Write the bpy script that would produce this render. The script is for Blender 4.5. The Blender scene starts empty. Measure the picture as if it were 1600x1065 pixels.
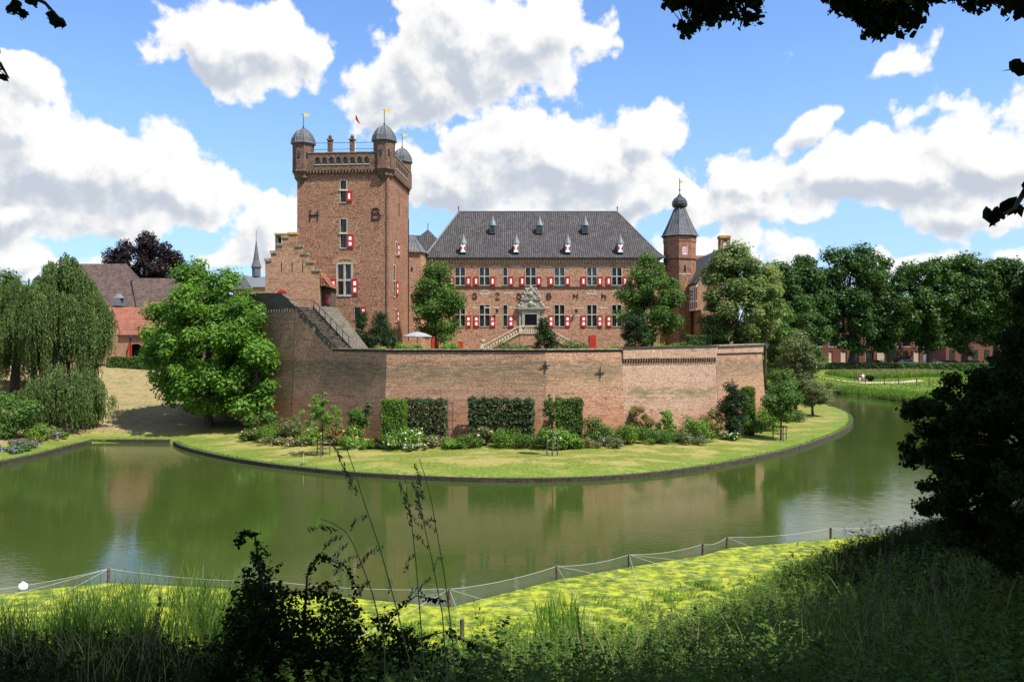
import bpy, math, random
import numpy as np
from mathutils import Vector, Matrix
R = math.radians
scene = bpy.context.scene
COL = scene.collection
# ------------------------------------------------------------------ camera
CAMZ = 9.0
cam_d = bpy.data.cameras.new('camera'); cam = bpy.data.objects.new('camera', cam_d); COL.objects.link(cam)
cam.location = (0, 0, CAMZ); cam.rotation_euler = (R(90), 0, 0)
cam_d.lens = 28; cam_d.sensor_width = 36; cam_d.clip_start = 0.1; cam_d.clip_end = 4000
scene.camera = cam
FPX = 1244.4
def X(px, Y): return (px-800)/FPX*Y
def Z(py, Y): return CAMZ+(532.5-py)/FPX*Y
# ------------------------------------------------------------------ light
SUN = Vector((0.80, -0.60, 0)) * math.cos(R(58)) + Vector((0, 0, math.sin(R(58))))
sd = bpy.data.lights.new('sun', 'SUN'); sd.energy = 5.0; sd.angle = R(0.53); sd.color = (1, 0.955, 0.88)
sun = bpy.data.objects.new('sun', sd); COL.objects.link(sun)
sun.rotation_euler = SUN.to_track_quat('Z', 'Y').to_euler(); sun.location = (40, -30, 60)
scene.view_settings.view_transform = 'Standard'; scene.view_settings.look = 'None'
scene.view_settings.exposure = 0.7; scene.view_settings.gamma = 1
scene.view_settings.use_curve_mapping = False
# ------------------------------------------------------------------ node helper
class NT:
    def __init__(s, tree): s.t = tree; s.n = tree.nodes; s.l = tree.links
    def put(s, sock, v):
        if hasattr(v, 'is_output') or isinstance(v, bpy.types.NodeSocket): s.l.new(v, sock)
        elif v is not None:
            if isinstance(v, (tuple, list)) and len(v) == 3 and sock.type == 'RGBA': v = (*v, 1)
            sock.default_value = v
    def m(s, op, a, b=None, c=None, clamp=False):
        n = s.n.new('ShaderNodeMath'); n.operation = op; n.use_clamp = clamp
        for i, v in enumerate((a, b, c)):
            if v is not None: s.put(n.inputs[i], v)
        return n.outputs[0]
    def v(s, op, a, b=None, sc=None):
        n = s.n.new('ShaderNodeVectorMath'); n.operation = op
        s.put(n.inputs[0], a)
        if b is not None: s.put(n.inputs[1], b)
        if sc is not None: s.put(n.inputs['Scale'], sc)
        return n.outputs['Value'] if op in ('DOT_PRODUCT', 'LENGTH', 'DISTANCE') else n.outputs[0]
    def mix(s, f, a, b, mode='MIX'):
        n = s.n.new('ShaderNodeMix'); n.data_type = 'RGBA'; n.blend_type = mode
        s.put(n.inputs[0], f); s.put(n.inputs[6], a); s.put(n.inputs[7], b); return n.outputs[2]
    def ss(s, x, lo, hi):
        n = s.n.new('ShaderNodeMapRange'); n.interpolation_type = 'SMOOTHSTEP'
        s.put(n.inputs[0], x); n.inputs[1].default_value = lo; n.inputs[2].default_value = hi; return n.outputs[0]
    def lin(s, x, lo, hi, a=0.0, b=1.0):
        n = s.n.new('ShaderNodeMapRange'); s.put(n.inputs[0], x)
        n.inputs[1].default_value = lo; n.inputs[2].default_value = hi
        n.inputs[3].default_value = a; n.inputs[4].default_value = b; return n.outputs[0]
    def noise(s, vec, scale, detail=4, rough=0.5, w=None):
        n = s.n.new('ShaderNodeTexNoise'); s.put(n.inputs['Vector'], vec)
        n.inputs['Scale'].default_value = scale; n.inputs['Detail'].default_value = detail
        n.inputs['Roughness'].default_value = rough; return n.outputs['Fac']
    def vor(s, vec, scale, detail=0, feature='F1'):
        n = s.n.new('ShaderNodeTexVoronoi'); n.feature = feature; s.put(n.inputs['Vector'], vec)
        n.inputs['Scale'].default_value = scale; n.inputs['Detail'].default_value = detail
        if feature == 'SMOOTH_F1': n.inputs['Smoothness'].default_value = 0.6
        return n.outputs['Distance']
    def xyz(s, x=0.0, y=0.0, z=0.0):
        n = s.n.new('ShaderNodeCombineXYZ'); s.put(n.inputs[0], x); s.put(n.inputs[1], y); s.put(n.inputs[2], z); return n.outputs[0]
    def sep(s, v):
        n = s.n.new('ShaderNodeSeparateXYZ'); s.put(n.inputs[0], v); return n.outputs
# ------------------------------------------------------------------ world: sky + cumulus
world = bpy.data.worlds.new('World'); scene.world = world; world.use_nodes = True
wt = NT(world.node_tree); world.node_tree.nodes.clear()
sky = wt.n.new('ShaderNodeTexSky'); sky.sky_type = 'NISHITA'; sky.sun_disc = False
sky.sun_elevation = R(58); sky.sun_rotation = math.atan2(SUN.x, SUN.y)
sky.air_density = 1.0; sky.dust_density = 0.6; sky.ozone_density = 1.6
g = bpy.data.node_groups.new('clouds', 'ShaderNodeTree')
g.interface.new_socket('P', in_out='INPUT', socket_type='NodeSocketVector')
g.interface.new_socket('Field', in_out='OUTPUT', socket_type='NodeSocketFloat')
g.interface.new_socket('Full', in_out='OUTPUT', socket_type='NodeSocketFloat')
gt = NT(g); gi = gt.n.new('NodeGroupInput'); go = gt.n.new('NodeGroupOutput'); gp = gi.outputs[0]
# warp the coordinates so the blobs do not read as ellipses
wn = gt.n.new('ShaderNodeTexNoise'); wn.noise_dimensions = '2D'; gt.put(wn.inputs['Vector'], gp); wn.inputs['Scale'].default_value = 7; wn.inputs['Detail'].default_value = 2
wv = gt.v('MULTIPLY', gt.v('SUBTRACT', wn.outputs['Color'], (0.5, 0.5, 0.5)), (0.13, 0.09, 0))
gw = gt.v('ADD', gp, wv)
CL = [(370, 80, 165, 80, 1), (440, 75, 110, 50, .8), (90, 250, 270, 105, 1.1), (20, 130, 120, 60, .9), (250, 300, 190, 65, 1.0), (340, 300, 75, 60, .9), (60, 330, 300, 60, .9),
      (30, 392, 100, 28, .9), (760, 55, 210, 110, 1.1), (650, 130, 150, 100, 1.0), (850, 40, 110, 80, .9), (860, 250, 270, 110, 1.15), (1020, 215, 105, 80, 1.0),
      (700, 290, 190, 80, 1), (430, 350, 110, 60, .8), (330, 410, 80, 35, .6), (1390, 275, 230, 80, 1.1), (1190, 300, 150, 75, 1.0), (1560, 225, 130, 105, 1.1), (1480, 325, 240, 50, .75),
      (1275, 208, 60, 55, .75), (1425, 78, 85, 45, .5), (1500, 155, 130, 36, .55), (1200, 350, 260, 34, .7), (1570, 392, 120, 40, .8), (950, 330, 260, 60, .85), (1230, 60, 60, 22, .15),
      (1120, 405, 230, 34, .75), (1470, 425, 260, 40, .7), (400, 385, 150, 42, .85), (160, 420, 160, 25, .5), (1750, 200, 200, 140, 1.1), (-180, 260, 200, 100, 1.0)]
field = None
for (px, py, rx, ry, w) in CL:
    h = math.hypot(FPX, px-800); az = math.atan2(px-800, FPX); el = math.atan2(532.5-py, h)
    k = (FPX/h)**2
    d = gt.v('MULTIPLY', gt.v('SUBTRACT', gw, (az, el, 0)), (FPX/rx/k, h/ry, 0))
    f = gt.m('MULTIPLY_ADD', gt.v('LENGTH', d), -w, w)
    field = f if field is None else gt.m('SMOOTH_MAX', field, f, 0.22)
# generic scattered clouds outside the view
gs = gt.sep(gp)
side = gt.ss(gt.m('ABSOLUTE', gs[0]), 0.85, 1.2)
high = gt.ss(gs[1], 0.52, 0.7)
gen = gt.m('SUBTRACT', gt.m('MULTIPLY', gt.noise(gp, 2.2, 2, 0.5), 2.6), 1.15)
field = gt.m('MAXIMUM', field, gt.m('SUBTRACT', gt.m('MULTIPLY', gt.m('MAXIMUM', side, high), gt.m('ADD', gen, 2.0)), 2.0))
fb = gt.noise(gp, 17, 8, 0.58); fb.node.noise_dimensions = '2D'
bil = gt.vor(gt.v('ADD', gp, gt.v('SCALE', wv, sc=0.35)), 26, 3, 'F1'); bil.node.voronoi_dimensions = '2D'
full = gt.m('ADD', gt.m('MULTIPLY_ADD', field, 2.3, -0.16), gt.m('MULTIPLY', gt.m('SUBTRACT', fb, 0.5), 1.8))
full = gt.m('ADD', full, gt.m('MULTIPLY', gt.m('SUBTRACT', 0.33, bil), 0.62))
gt.l.new(field, go.inputs[0]); gt.l.new(full, go.inputs[1])
def cg(vec):
    n = wt.n.new('ShaderNodeGroup'); n.node_tree = g; wt.put(n.inputs[0], vec); return n.outputs
tc = wt.n.new('ShaderNodeTexCoord'); s = wt.sep(wt.v('NORMALIZE', tc.outputs['Generated']))
az = wt.m('ARCTAN2', s[0], s[1]); el = wt.m('ARCSINE', s[2])
P0_ = wt.xyz(az, el, 0.0)
c0 = cg(P0_); c1 = cg(wt.v('ADD', P0_, (0.008, 0.014, 0))); c2 = cg(wt.v('ADD', P0_, (0.02, 0.055, 0)))
alpha = wt.ss(c0[1], -0.08, 0.34)
relief = wt.m('SUBTRACT', c0[1], c1[1])                        # >0 on the sunward side of a puff
depth_ = wt.ss(c2[0], -0.1, 0.6)                              # thickness of the cloud above
thick = wt.ss(c0[1], 0.1, 1.0)
t_ = wt.m('SUBTRACT', wt.m('MULTIPLY_ADD', relief, 0.8, 0.62), wt.m('MULTIPLY', wt.m('MULTIPLY', depth_, thick), 0.62))
lum = wt.m('MULTIPLY_ADD', wt.ss(t_, -0.50, 0.75), 0.33, 0.71)
ccol = wt.mix(wt.ss(lum, 0.70, 0.97), (0.80, 0.88, 1.0), (0.98, 0.98, 0.98))
CLOUD = 6.9
ccol = wt.mix(1.0, ccol, wt.xyz(wt.m('MULTIPLY', lum, CLOUD), wt.m('MULTIPLY', lum, CLOUD), wt.m('MULTIPLY', lum, CLOUD)), 'MULTIPLY')
skyc = wt.mix(1.0, sky.outputs[0], (1.08, 1.34, 1.68), 'MULTIPLY')
hor = wt.m('MULTIPLY', wt.m('SUBTRACT', 1.0, wt.ss(el, 0.0, 0.40)), 0.55)
skyc = wt.mix(hor, skyc, (3.0, 4.3, 6.3))
fin = wt.mix(wt.m('MULTIPLY', alpha, wt.ss(el, -0.01, 0.02)), skyc, ccol)
bg = wt.n.new('ShaderNodeBackground'); wt.put(bg.inputs[0], fin); bg.inputs[1].default_value = 0.09
wo = wt.n.new('ShaderNodeOutputWorld'); wt.l.new(bg.outputs[0], wo.inputs[0])
world.cycles.sampling_method = 'MANUAL'; world.cycles.sample_map_resolution = 512
cy = scene.cycles
cy.max_bounces = 6; cy.diffuse_bounces = 3; cy.glossy_bounces = 3; cy.transmission_bounces = 3; cy.transparent_max_bounces = 10
cy.caustics_reflective = False; cy.caustics_refractive = False
# ------------------------------------------------------------------ tagging
def tag(o, label=None, cat=None, group=None, kind=None):
    if label: o['label'] = label
    if cat: o['category'] = cat
    if group: o['group'] = group
    if kind: o['kind'] = kind
    return o
def thing(name, label, cat, loc=(0, 0, 0), group=None):
    o = bpy.data.objects.new(name, None); COL.objects.link(o); o.location = loc; o.empty_display_size = 0.5
    return tag(o, label, cat, group)
def wloc(o):
    v = Vector((0, 0, 0))
    while o is not None: v = v + Vector(o.location); o = o.parent
    return v
def link(name, me, mat, parent=None):
    o = bpy.data.objects.new(name, me); COL.objects.link(o)
    if mat is not None: me.materials.append(mat)
    if parent is not None: o.parent = parent
    return o
def copy_tree(o, loc=None, rotz=None, scale=None, parent=None):
    c = o.copy(); COL.objects.link(c)
    if parent is not None: c.parent = parent
    if loc is not None: c.location = loc
    if rotz is not None: c.rotation_euler = (0, 0, rotz)
    if scale is not None: c.scale = (scale,)*3 if not isinstance(scale, tuple) else scale
    for ch in list(o.children): copy_tree(ch, parent=c)
    return c
class F:      # a wall frame: a runs along the wall, d stands out of it, z is up
    def __init__(s, ox, oy, deg): s.o = (ox, oy); s.u = (math.cos(R(deg)), math.sin(R(deg))); s.n = (s.u[1], -s.u[0])
    def __call__(s, a, d, z): return (s.o[0]+s.u[0]*a+s.n[0]*d, s.o[1]+s.u[1]*a+s.n[1]*d, z)
class MB:
    def __init__(s): s.v = []; s.f = []
    def add(s, vs, fs):
        b = len(s.v); s.v += [tuple(p) for p in vs]; s.f += [tuple(i+b for i in f) for f in fs]; return s
    def quad(s, *ps): return s.add(ps, [tuple(range(len(ps)))])
    def hexa(s, p):   # 8 points: bottom ring then top ring
        return s.add(p, [(3, 2, 1, 0), (4, 5, 6, 7), (0, 1, 5, 4), (1, 2, 6, 5), (2, 3, 7, 6), (3, 0, 4, 7)])
    def box(s, x0, x1, y0, y1, z0, z1):
        return s.hexa([(x0, y0, z0), (x1, y0, z0), (x1, y1, z0), (x0, y1, z0), (x0, y0, z1), (x1, y0, z1), (x1, y1, z1), (x0, y1, z1)])
    def fbox(s, fr, a0, a1, d0, d1, z0, z1):   # d0 is the outer side
        return s.hexa([fr(a0, d1, z0), fr(a1, d1, z0), fr(a1, d0, z0), fr(a0, d0, z0), fr(a0, d1, z1), fr(a1, d1, z1), fr(a1, d0, z1), fr(a0, d0, z1)])
    def prism(s, poly, z0, z1):
        n = len(poly); vs = [(p[0], p[1], z0) for p in poly]+[(p[0], p[1], z1) for p in poly]
        return s.add(vs, [tuple(range(n-1, -1, -1)), tuple(range(n, 2*n))]+[(i, (i+1) % n, n+(i+1) % n, n+i) for i in range(n)])
    def fpoly(s, fr, pts, d0, d1):             # extrude an (a,z) outline from depth d0 (outer) to d1
        n = len(pts); vs = [fr(a, d0, z) for a, z in pts]+[fr(a, d1, z) for a, z in pts]
        return s.add(vs, [tuple(range(n)), tuple(range(2*n-1, n-1, -1))]+[(i, n+i, n+(i+1) % n, (i+1) % n) for i in range(n)])
    def lathe(s, prof, cx, cy, n=16, rot=0.0):
        b = len(s.v)
        for r, z in prof:
            for i in range(n):
                t = rot+2*math.pi*i/n; s.v.append((cx+r*math.cos(t), cy+r*math.sin(t), z))
        for k in range(len(prof)-1):
            for i in range(n):
                j = (i+1) % n; s.f.append((b+k*n+i, b+k*n+j, b+(k+1)*n+j, b+(k+1)*n+i))
        s.f.append(tuple(b+i for i in range(n-1, -1, -1))); s.f.append(tuple(b+(len(prof)-1)*n+i for i in range(n)))
        return s
    def tube(s, pts, rad, n=6):
        pts = [Vector(p) for p in pts]; b = len(s.v)
        if not isinstance(rad, (list, tuple)): rad = [rad]*len(pts)
        up = Vector((0.13, 0.31, 0.94))
        for k, p in enumerate(pts):
            d = (pts[min(k+1, len(pts)-1)]-pts[max(k-1, 0)]).normalized()
            a = d.cross(up); a = a.normalized() if a.length > 1e-3 else Vector((1, 0, 0)); c = d.cross(a)
            for i in range(n):
                t = 2*math.pi*i/n; s.v.append(tuple(p+(a*math.cos(t)+c*math.sin(t))*rad[k]))
        for k in range(len(pts)-1):
            for i in range(n):
                j = (i+1) % n; s.f.append((b+k*n+i, b+k*n+j, b+(k+1)*n+j, b+(k+1)*n+i))
        s.f.append(tuple(b+i for i in range(n-1, -1, -1))); s.f.append(tuple(b+(len(pts)-1)*n+i for i in range(n)))
        return s
    def wall(s, fr, a0, a1, z0, z1, holes, dep=0.25, d=0.0):
        xs = sorted({a0, a1, *[h[0] for h in holes], *[h[1] for h in holes]}); zs = sorted({z0, z1, *[h[2] for h in holes], *[h[3] for h in holes]})
        xs = [x for x in xs if a0 <= x <= a1]; zs = [z for z in zs if z0 <= z <= z1]
        for i in range(len(xs)-1):
            for j in range(len(zs)-1):
                cx = (xs[i]+xs[i+1])/2; cz = (zs[j]+zs[j+1])/2
                if any(h[0] < cx < h[1] and h[2] < cz < h[3] for h in holes): continue
                s.quad(fr(xs[i], d, zs[j]), fr(xs[i+1], d, zs[j]), fr(xs[i+1], d, zs[j+1]), fr(xs[i], d, zs[j+1]))
        for h in holes:
            e = d-dep; p = [(h[0], h[2]), (h[1], h[2]), (h[1], h[3]), (h[0], h[3])]
            for k in range(4):
                (a, b_), (c, e_) = p[k], p[(k+1) % 4]
                s.quad(fr(a, d, b_), fr(a, e, b_), fr(c, e, e_), fr(c, d, e_))
        return s
    def build(s, name, mat, parent=None, smooth=False):
        o = wloc(parent) if parent is not None else Vector((0, 0, 0))
        me = bpy.data.meshes.new(name)
        me.from_pydata([(p[0]-o.x, p[1]-o.y, p[2]-o.z) for p in s.v], [], s.f); me.update()
        if smooth:
            me.polygons.foreach_set('use_smooth', [True]*len(me.polygons))
        return link(name, me, mat, parent)
# ------------------------------------------------------------------ materials
def mat(name, rough=0.8, spec=0.3):
    m = bpy.data.materials.new(name); m.use_nodes = True; nt = NT(m.node_tree)
    b = m.node_tree.nodes['Principled BSDF']; b.inputs['Roughness'].default_value = rough
    b.inputs['Specular IOR Level'].default_value = spec; return m, nt, b
def plain(name, c, rough=0.7, var=0.25, scale=3.0, metal=0.0, spec=0.3):
    m, nt, b = mat(name, rough, spec); geo = nt.n.new('ShaderNodeNewGeometry')
    n = nt.noise(geo.outputs['Position'], scale, 5, 0.6)
    c2 = tuple(x*(1-var) for x in c); c3 = tuple(min(1, x*(1+var)) for x in c)
    nt.put(b.inputs['Base Color'], nt.mix(nt.ss(n, 0.3, 0.7), c2, c3)); b.inputs['Metallic'].default_value = metal
    return m
def uv_nodes(nt):
    geo = nt.n.new('ShaderNodeNewGeometry'); P = geo.outputs['Position']
    t = nt.v('NORMALIZE', nt.v('CROSS_PRODUCT', geo.outputs['True Normal'], (0.0, 0.0, 1.0)))
    u = nt.v('DOT_PRODUCT', P, t); z = nt.sep(P)[2]
    return P, u, z
def bump(nt, b, h, strength, dist):
    n = nt.n.new('ShaderNodeBump'); n.inputs['Strength'].default_value = strength; n.inputs['Distance'].default_value = dist
    nt.put(n.inputs['Height'], h); nt.l.new(n.outputs[0], b.inputs['Normal'])
def brick(name, c1, c2, cm, dark=(0.05, 0.035, 0.03), patch=(0.30, 0.20, 0.12), bw=0.27, rh=0.085, stain=None, darkamt=0.5, seed=0.0):
    m, nt, b = mat(name, 0.9, 0.15); P, u, z = uv_nodes(nt)
    bt = nt.n.new('ShaderNodeTexBrick'); nt.put(bt.inputs['Vector'], nt.xyz(u, z, 0.0))
    bt.inputs['Scale'].default_value = 1; bt.inputs['Brick Width'].default_value = bw; bt.inputs['Row Height'].default_value = rh
    bt.inputs['Mortar Size'].default_value = 0.011; bt.inputs['Mortar Smooth'].default_value = 0.2
    bt.inputs['Color1'].default_value = (*c1, 1); bt.inputs['Color2'].default_value = (*c2, 1); bt.inputs['Mortar'].default_value = (*cm, 1)
    Ps = nt.v('MULTIPLY', P, (1, 1, 2.4)); Ps = nt.v('ADD', Ps, (seed, 0, 0))
    fine = nt.noise(Ps, 6.5, 2, 0.6); big = nt.noise(Ps, 0.30, 4, 0.6); mid = nt.noise(nt.v('ADD', Ps, (31, 7, 3)), 1.1, 5, 0.65)
    col = nt.mix(nt.ss(big, 0.42, 0.62), bt.outputs['Color'], patch)
    col = nt.mix(0.45, col, bt.outputs['Color'])
    col = nt.mix(nt.m('MULTIPLY', nt.ss(fine, 0.50, 0.58), darkamt), col, dark)
    col = nt.mix(nt.m('MULTIPLY', nt.ss(fine, 0.46, 0.36), 0.5), col, tuple(min(1, x*1.5+0.03) for x in patch))
    col = nt.mix(nt.m('MULTIPLY', nt.ss(mid, 0.52, 0.72), 0.55), col, dark)
    if stain == 'rampart':
        # weather bands: lichen-grey below the coping, warm clean brick low down, soot streaks
        zz = nt.m('ADD', z, nt.m('MULTIPLY', nt.m('SUBTRACT', nt.noise(P, 0.5, 3, 0.6), 0.5), 1.6))
        band = nt.m('MULTIPLY', nt.ss(zz, 5.2, 6.3), nt.ss(zz, 7.6, 7.0))
        col = nt.mix(nt.m('MULTIPLY', nt.m('MULTIPLY', band, 0.7), nt.ss(nt.noise(nt.v('MULTIPLY', P, (1, 1, 5)), 1.2, 5, 0.7), 0.36, 0.58)), col, (0.085, 0.085, 0.06))
        yel = nt.m('MULTIPLY', nt.ss(zz, 4.0, 5.4), nt.ss(zz, 7.4, 6.4))
        col = nt.mix(nt.m('MULTIPLY', yel, 0.26), col, (0.27, 0.21, 0.10))
        low = nt.m('MULTIPLY', nt.ss(zz, 4.4, 2.6), 0.4)
        col = nt.mix(low, col, (0.36, 0.13, 0.07))
        lines = nt.ss(nt.noise(nt.v('MULTIPLY', P, (0.35, 0.35, 9)), 1.3, 3, 0.6), 0.5, 0.66)
        col = nt.mix(nt.m('MULTIPLY', lines, 0.38), col, dark)
    if stain == 'clean':
        zz = nt.m('ADD', z, nt.m('MULTIPLY', nt.m('SUBTRACT', nt.noise(P, 0.45, 4, 0.65), 0.5), 1.8))
        sm = nt.m('MULTIPLY', nt.ss(zz, 3.6, 4.3), nt.ss(zz, 5.2, 4.6)); col = nt.mix(nt.m('MULTIPLY', sm, nt.ss(nt.noise(nt.v('MULTIPLY', P, (1, 1, 4)), 0.9, 5, 0.7), 0.4, 0.6)), col, (0.19, 0.16, 0.08))
        wh = nt.m('MULTIPLY', nt.ss(zz, 6.3, 6.9), nt.ss(nt.noise(nt.v('MULTIPLY', P, (2, 2, 0.7)), 1.4, 4, 0.7), 0.56, 0.68)); col = nt.mix(nt.m('MULTIPLY', wh, 0.6), col, (0.55, 0.48, 0.42))
        col = nt.mix(nt.m('MULTIPLY', nt.ss(zz, 3.6, 2.0), 0.35), col, (0.40, 0.15, 0.08))
        lines = nt.ss(nt.noise(nt.v('MULTIPLY', P, (0.3, 0.3, 9)), 1.2, 3, 0.6), 0.5, 0.66); col = nt.mix(nt.m('MULTIPLY', lines, 0.22), col, dark)
    nt.put(b.inputs['Base Color'], col)
    bump(nt, b, nt.m('ADD', bt.outputs['Fac'], nt.m('MULTIPLY', fine, -1.2)), 0.5, 0.03)
    return m
def tiles(name, c1, c2, cd, pitch=0.22, lines=0.6, rows=0.30, mot=0.5):
    m, nt, b = mat(name, 0.75, 0.3); P, u, z = uv_nodes(nt)
    w = nt.m('SINE', nt.m('MULTIPLY', u, 2*math.pi/pitch)); w = nt.ss(w, -0.6, 0.9)
    r = nt.m('FRACT', nt.m('DIVIDE', z, rows)); r = nt.ss(r, 0.0, 0.25)
    cell = nt.n.new('ShaderNodeTexWhiteNoise'); cell.noise_dimensions = '2D'
    nt.put(cell.inputs['Vector'], nt.xyz(nt.m('FLOOR', nt.m('DIVIDE', u, pitch)), nt.m('FLOOR', nt.m('DIVIDE', z, rows)), 0.0))
    n = nt.noise(P, 0.8, 5, 0.65); n2 = nt.noise(P, 5, 3, 0.7)
    col = nt.mix(nt.ss(n, 0.35, 0.65), c1, c2)
    col = nt.mix(nt.m('MULTIPLY', nt.m('ADD', cell.outputs['Value'], nt.m('MULTIPLY', nt.m('SUBTRACT', n2, 0.5), 1.4)), mot), col, cd)
    col = nt.mix(nt.m('MULTIPLY', nt.m('SUBTRACT', 1.0, w), lines), col, tuple(x*0.25 for x in cd))
    col = nt.mix(nt.m('MULTIPLY', nt.m('SUBTRACT', 1.0, r), 0.45), col, tuple(x*0.3 for x in cd))
    nt.put(b.inputs['Base Color'], col); bump(nt, b, nt.m('ADD', w, r), 0.6, 0.05)
    return m
def leafmat(name, cd, cl, trans=0.35, rough=0.5, spec=0.2):
    m = bpy.data.materials.new(name); m.use_nodes = True; nt = NT(m.node_tree); b = nt.n['Principled BSDF']
    b.inputs['Roughness'].default_value = rough; b.inputs['Specular IOR Level'].default_value = spec
    at = nt.n.new('ShaderNodeAttribute'); at.attribute_name = 'tint'
    col = nt.mix(at.outputs['Fac'], cd, cl); nt.put(b.inputs['Base Color'], col)
    tr = nt.n.new('ShaderNodeBsdfTranslucent'); nt.put(tr.inputs[0], nt.mix(1.0, col, (1.5, 1.7, 0.6), 'MULTIPLY'))
    mx = nt.n.new('ShaderNodeMixShader'); mx.inputs[0].default_value = trans
    nt.l.new(b.outputs[0], mx.inputs[1]); nt.l.new(tr.outputs[0], mx.inputs[2]); nt.l.new(mx.outputs[0], nt.n['Material Output'].inputs[0])
    return m
M = {}
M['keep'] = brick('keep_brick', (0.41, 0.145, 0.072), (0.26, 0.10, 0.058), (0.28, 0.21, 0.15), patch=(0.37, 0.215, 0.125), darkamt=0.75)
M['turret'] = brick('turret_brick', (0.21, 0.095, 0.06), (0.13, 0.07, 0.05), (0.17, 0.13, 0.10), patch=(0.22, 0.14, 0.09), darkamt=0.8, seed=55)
M['house'] = brick('house_brick', (0.46, 0.19, 0.105), (0.34, 0.145, 0.09), (0.42, 0.32, 0.23), patch=(0.44, 0.25, 0.155), darkamt=0.5, seed=9)
M['gable'] = brick('gable_brick', (0.42, 0.185, 0.10), (0.32, 0.145, 0.085), (0.33, 0.26, 0.18), patch=(0.42, 0.26, 0.15), darkamt=0.3, seed=23)
M['rampart'] = brick('rampart_brick', (0.46, 0.215, 0.125), (0.34, 0.155, 0.10), (0.44, 0.34, 0.24), patch=(0.46, 0.29, 0.18), rh=0.12, bw=0.36, stain='rampart', darkamt=0.42, seed=5)
M['clean'] = brick('clean_brick', (0.46, 0.26, 0.165), (0.38, 0.21, 0.14), (0.46, 0.38, 0.29), patch=(0.48, 0.32, 0.22), rh=0.1, stain='clean', darkamt=0.3, seed=41)
M['old'] = brick('old_masonry', (0.11, 0.09, 0.07), (0.08, 0.068, 0.055), (0.13, 0.115, 0.085), patch=(0.13, 0.115, 0.08), dark=(0.03, 0.028, 0.025), darkamt=0.6, seed=77)
M['flat'] = brick('apartment_brick', (0.21, 0.062, 0.045), (0.17, 0.05, 0.04), (0.18, 0.10, 0.08), patch=(0.2, 0.07, 0.05), darkamt=0.25)
M['tile'] = tiles('grey_pantile', (0.115, 0.11, 0.112), (0.078, 0.073, 0.072), (0.045, 0.034, 0.033), pitch=0.25, lines=0.75, mot=0.85)
M['redtile'] = tiles('red_pantile', (0.38, 0.13, 0.07), (0.28, 0.10, 0.06), (0.10, 0.05, 0.04), pitch=0.30, lines=0.4, rows=0.36, mot=0.45)
M['browntile'] = tiles('brown_tile', (0.078, 0.040, 0.031), (0.050, 0.029, 0.025), (0.13, 0.10, 0.078), pitch=0.4, lines=0.2, rows=0.4, mot=0.6)
M['slate'] = tiles('slate', (0.145, 0.148, 0.156), (0.11, 0.112, 0.12), (0.065, 0.067, 0.07), pitch=0.35, lines=0.12, rows=0.25, mot=0.5)
M['lead'] = plain('lead', (0.13, 0.14, 0.15), 0.5, 0.15)
M['stone'] = plain('sandstone', (0.29, 0.27, 0.215), 0.85, 0.35, 6)
M['palestone'] = plain('pale_stone', (0.48, 0.43, 0.32), 0.85, 0.2, 5)
M['frame'] = plain('stone_frame', (0.36, 0.33, 0.27), 0.8, 0.25, 4)
M['red'] = plain('red_paint', (0.40, 0.028, 0.016), 0.55, 0.15, 4)
M['white'] = plain('white_paint', (0.82, 0.82, 0.80), 0.6, 0.05, 2)
M['iron'] = plain('black_iron', (0.018, 0.018, 0.02), 0.6, 0.2)
M['gold'] = plain('gilt', (0.85, 0.62, 0.16), 0.4, 0.1, metal=0.3)
M['glass'] = plain('dark_glass', (0.016, 0.024, 0.022), 0.12, 0.5, 2, spec=0.6)
M['greenglass'] = plain('green_glass', (0.09, 0.14, 0.115), 0.15, 0.25, 2, spec=0.6)
M['wood'] = plain('weathered_wood', (0.10, 0.08, 0.06), 0.85, 0.4, 8)
M['bark'] = plain('bark', (0.075, 0.055, 0.04), 0.9, 0.45, 6)
def each(name, material, parent, mbs):
    for q in mbs: q.build(name, material, parent)
M['coping'] = plain('mossy_coping', (0.24, 0.20, 0.13), 0.9, 0.45, 3)
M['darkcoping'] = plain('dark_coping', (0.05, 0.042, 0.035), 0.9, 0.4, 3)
M['lichen'] = plain('lichened_cap', (0.36, 0.24, 0.075), 0.9, 0.4, 4)
M['blackpaint'] = plain('black_door', (0.008, 0.009, 0.010), 0.35, 0.2)
def mm(d): return M[d]
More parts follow.
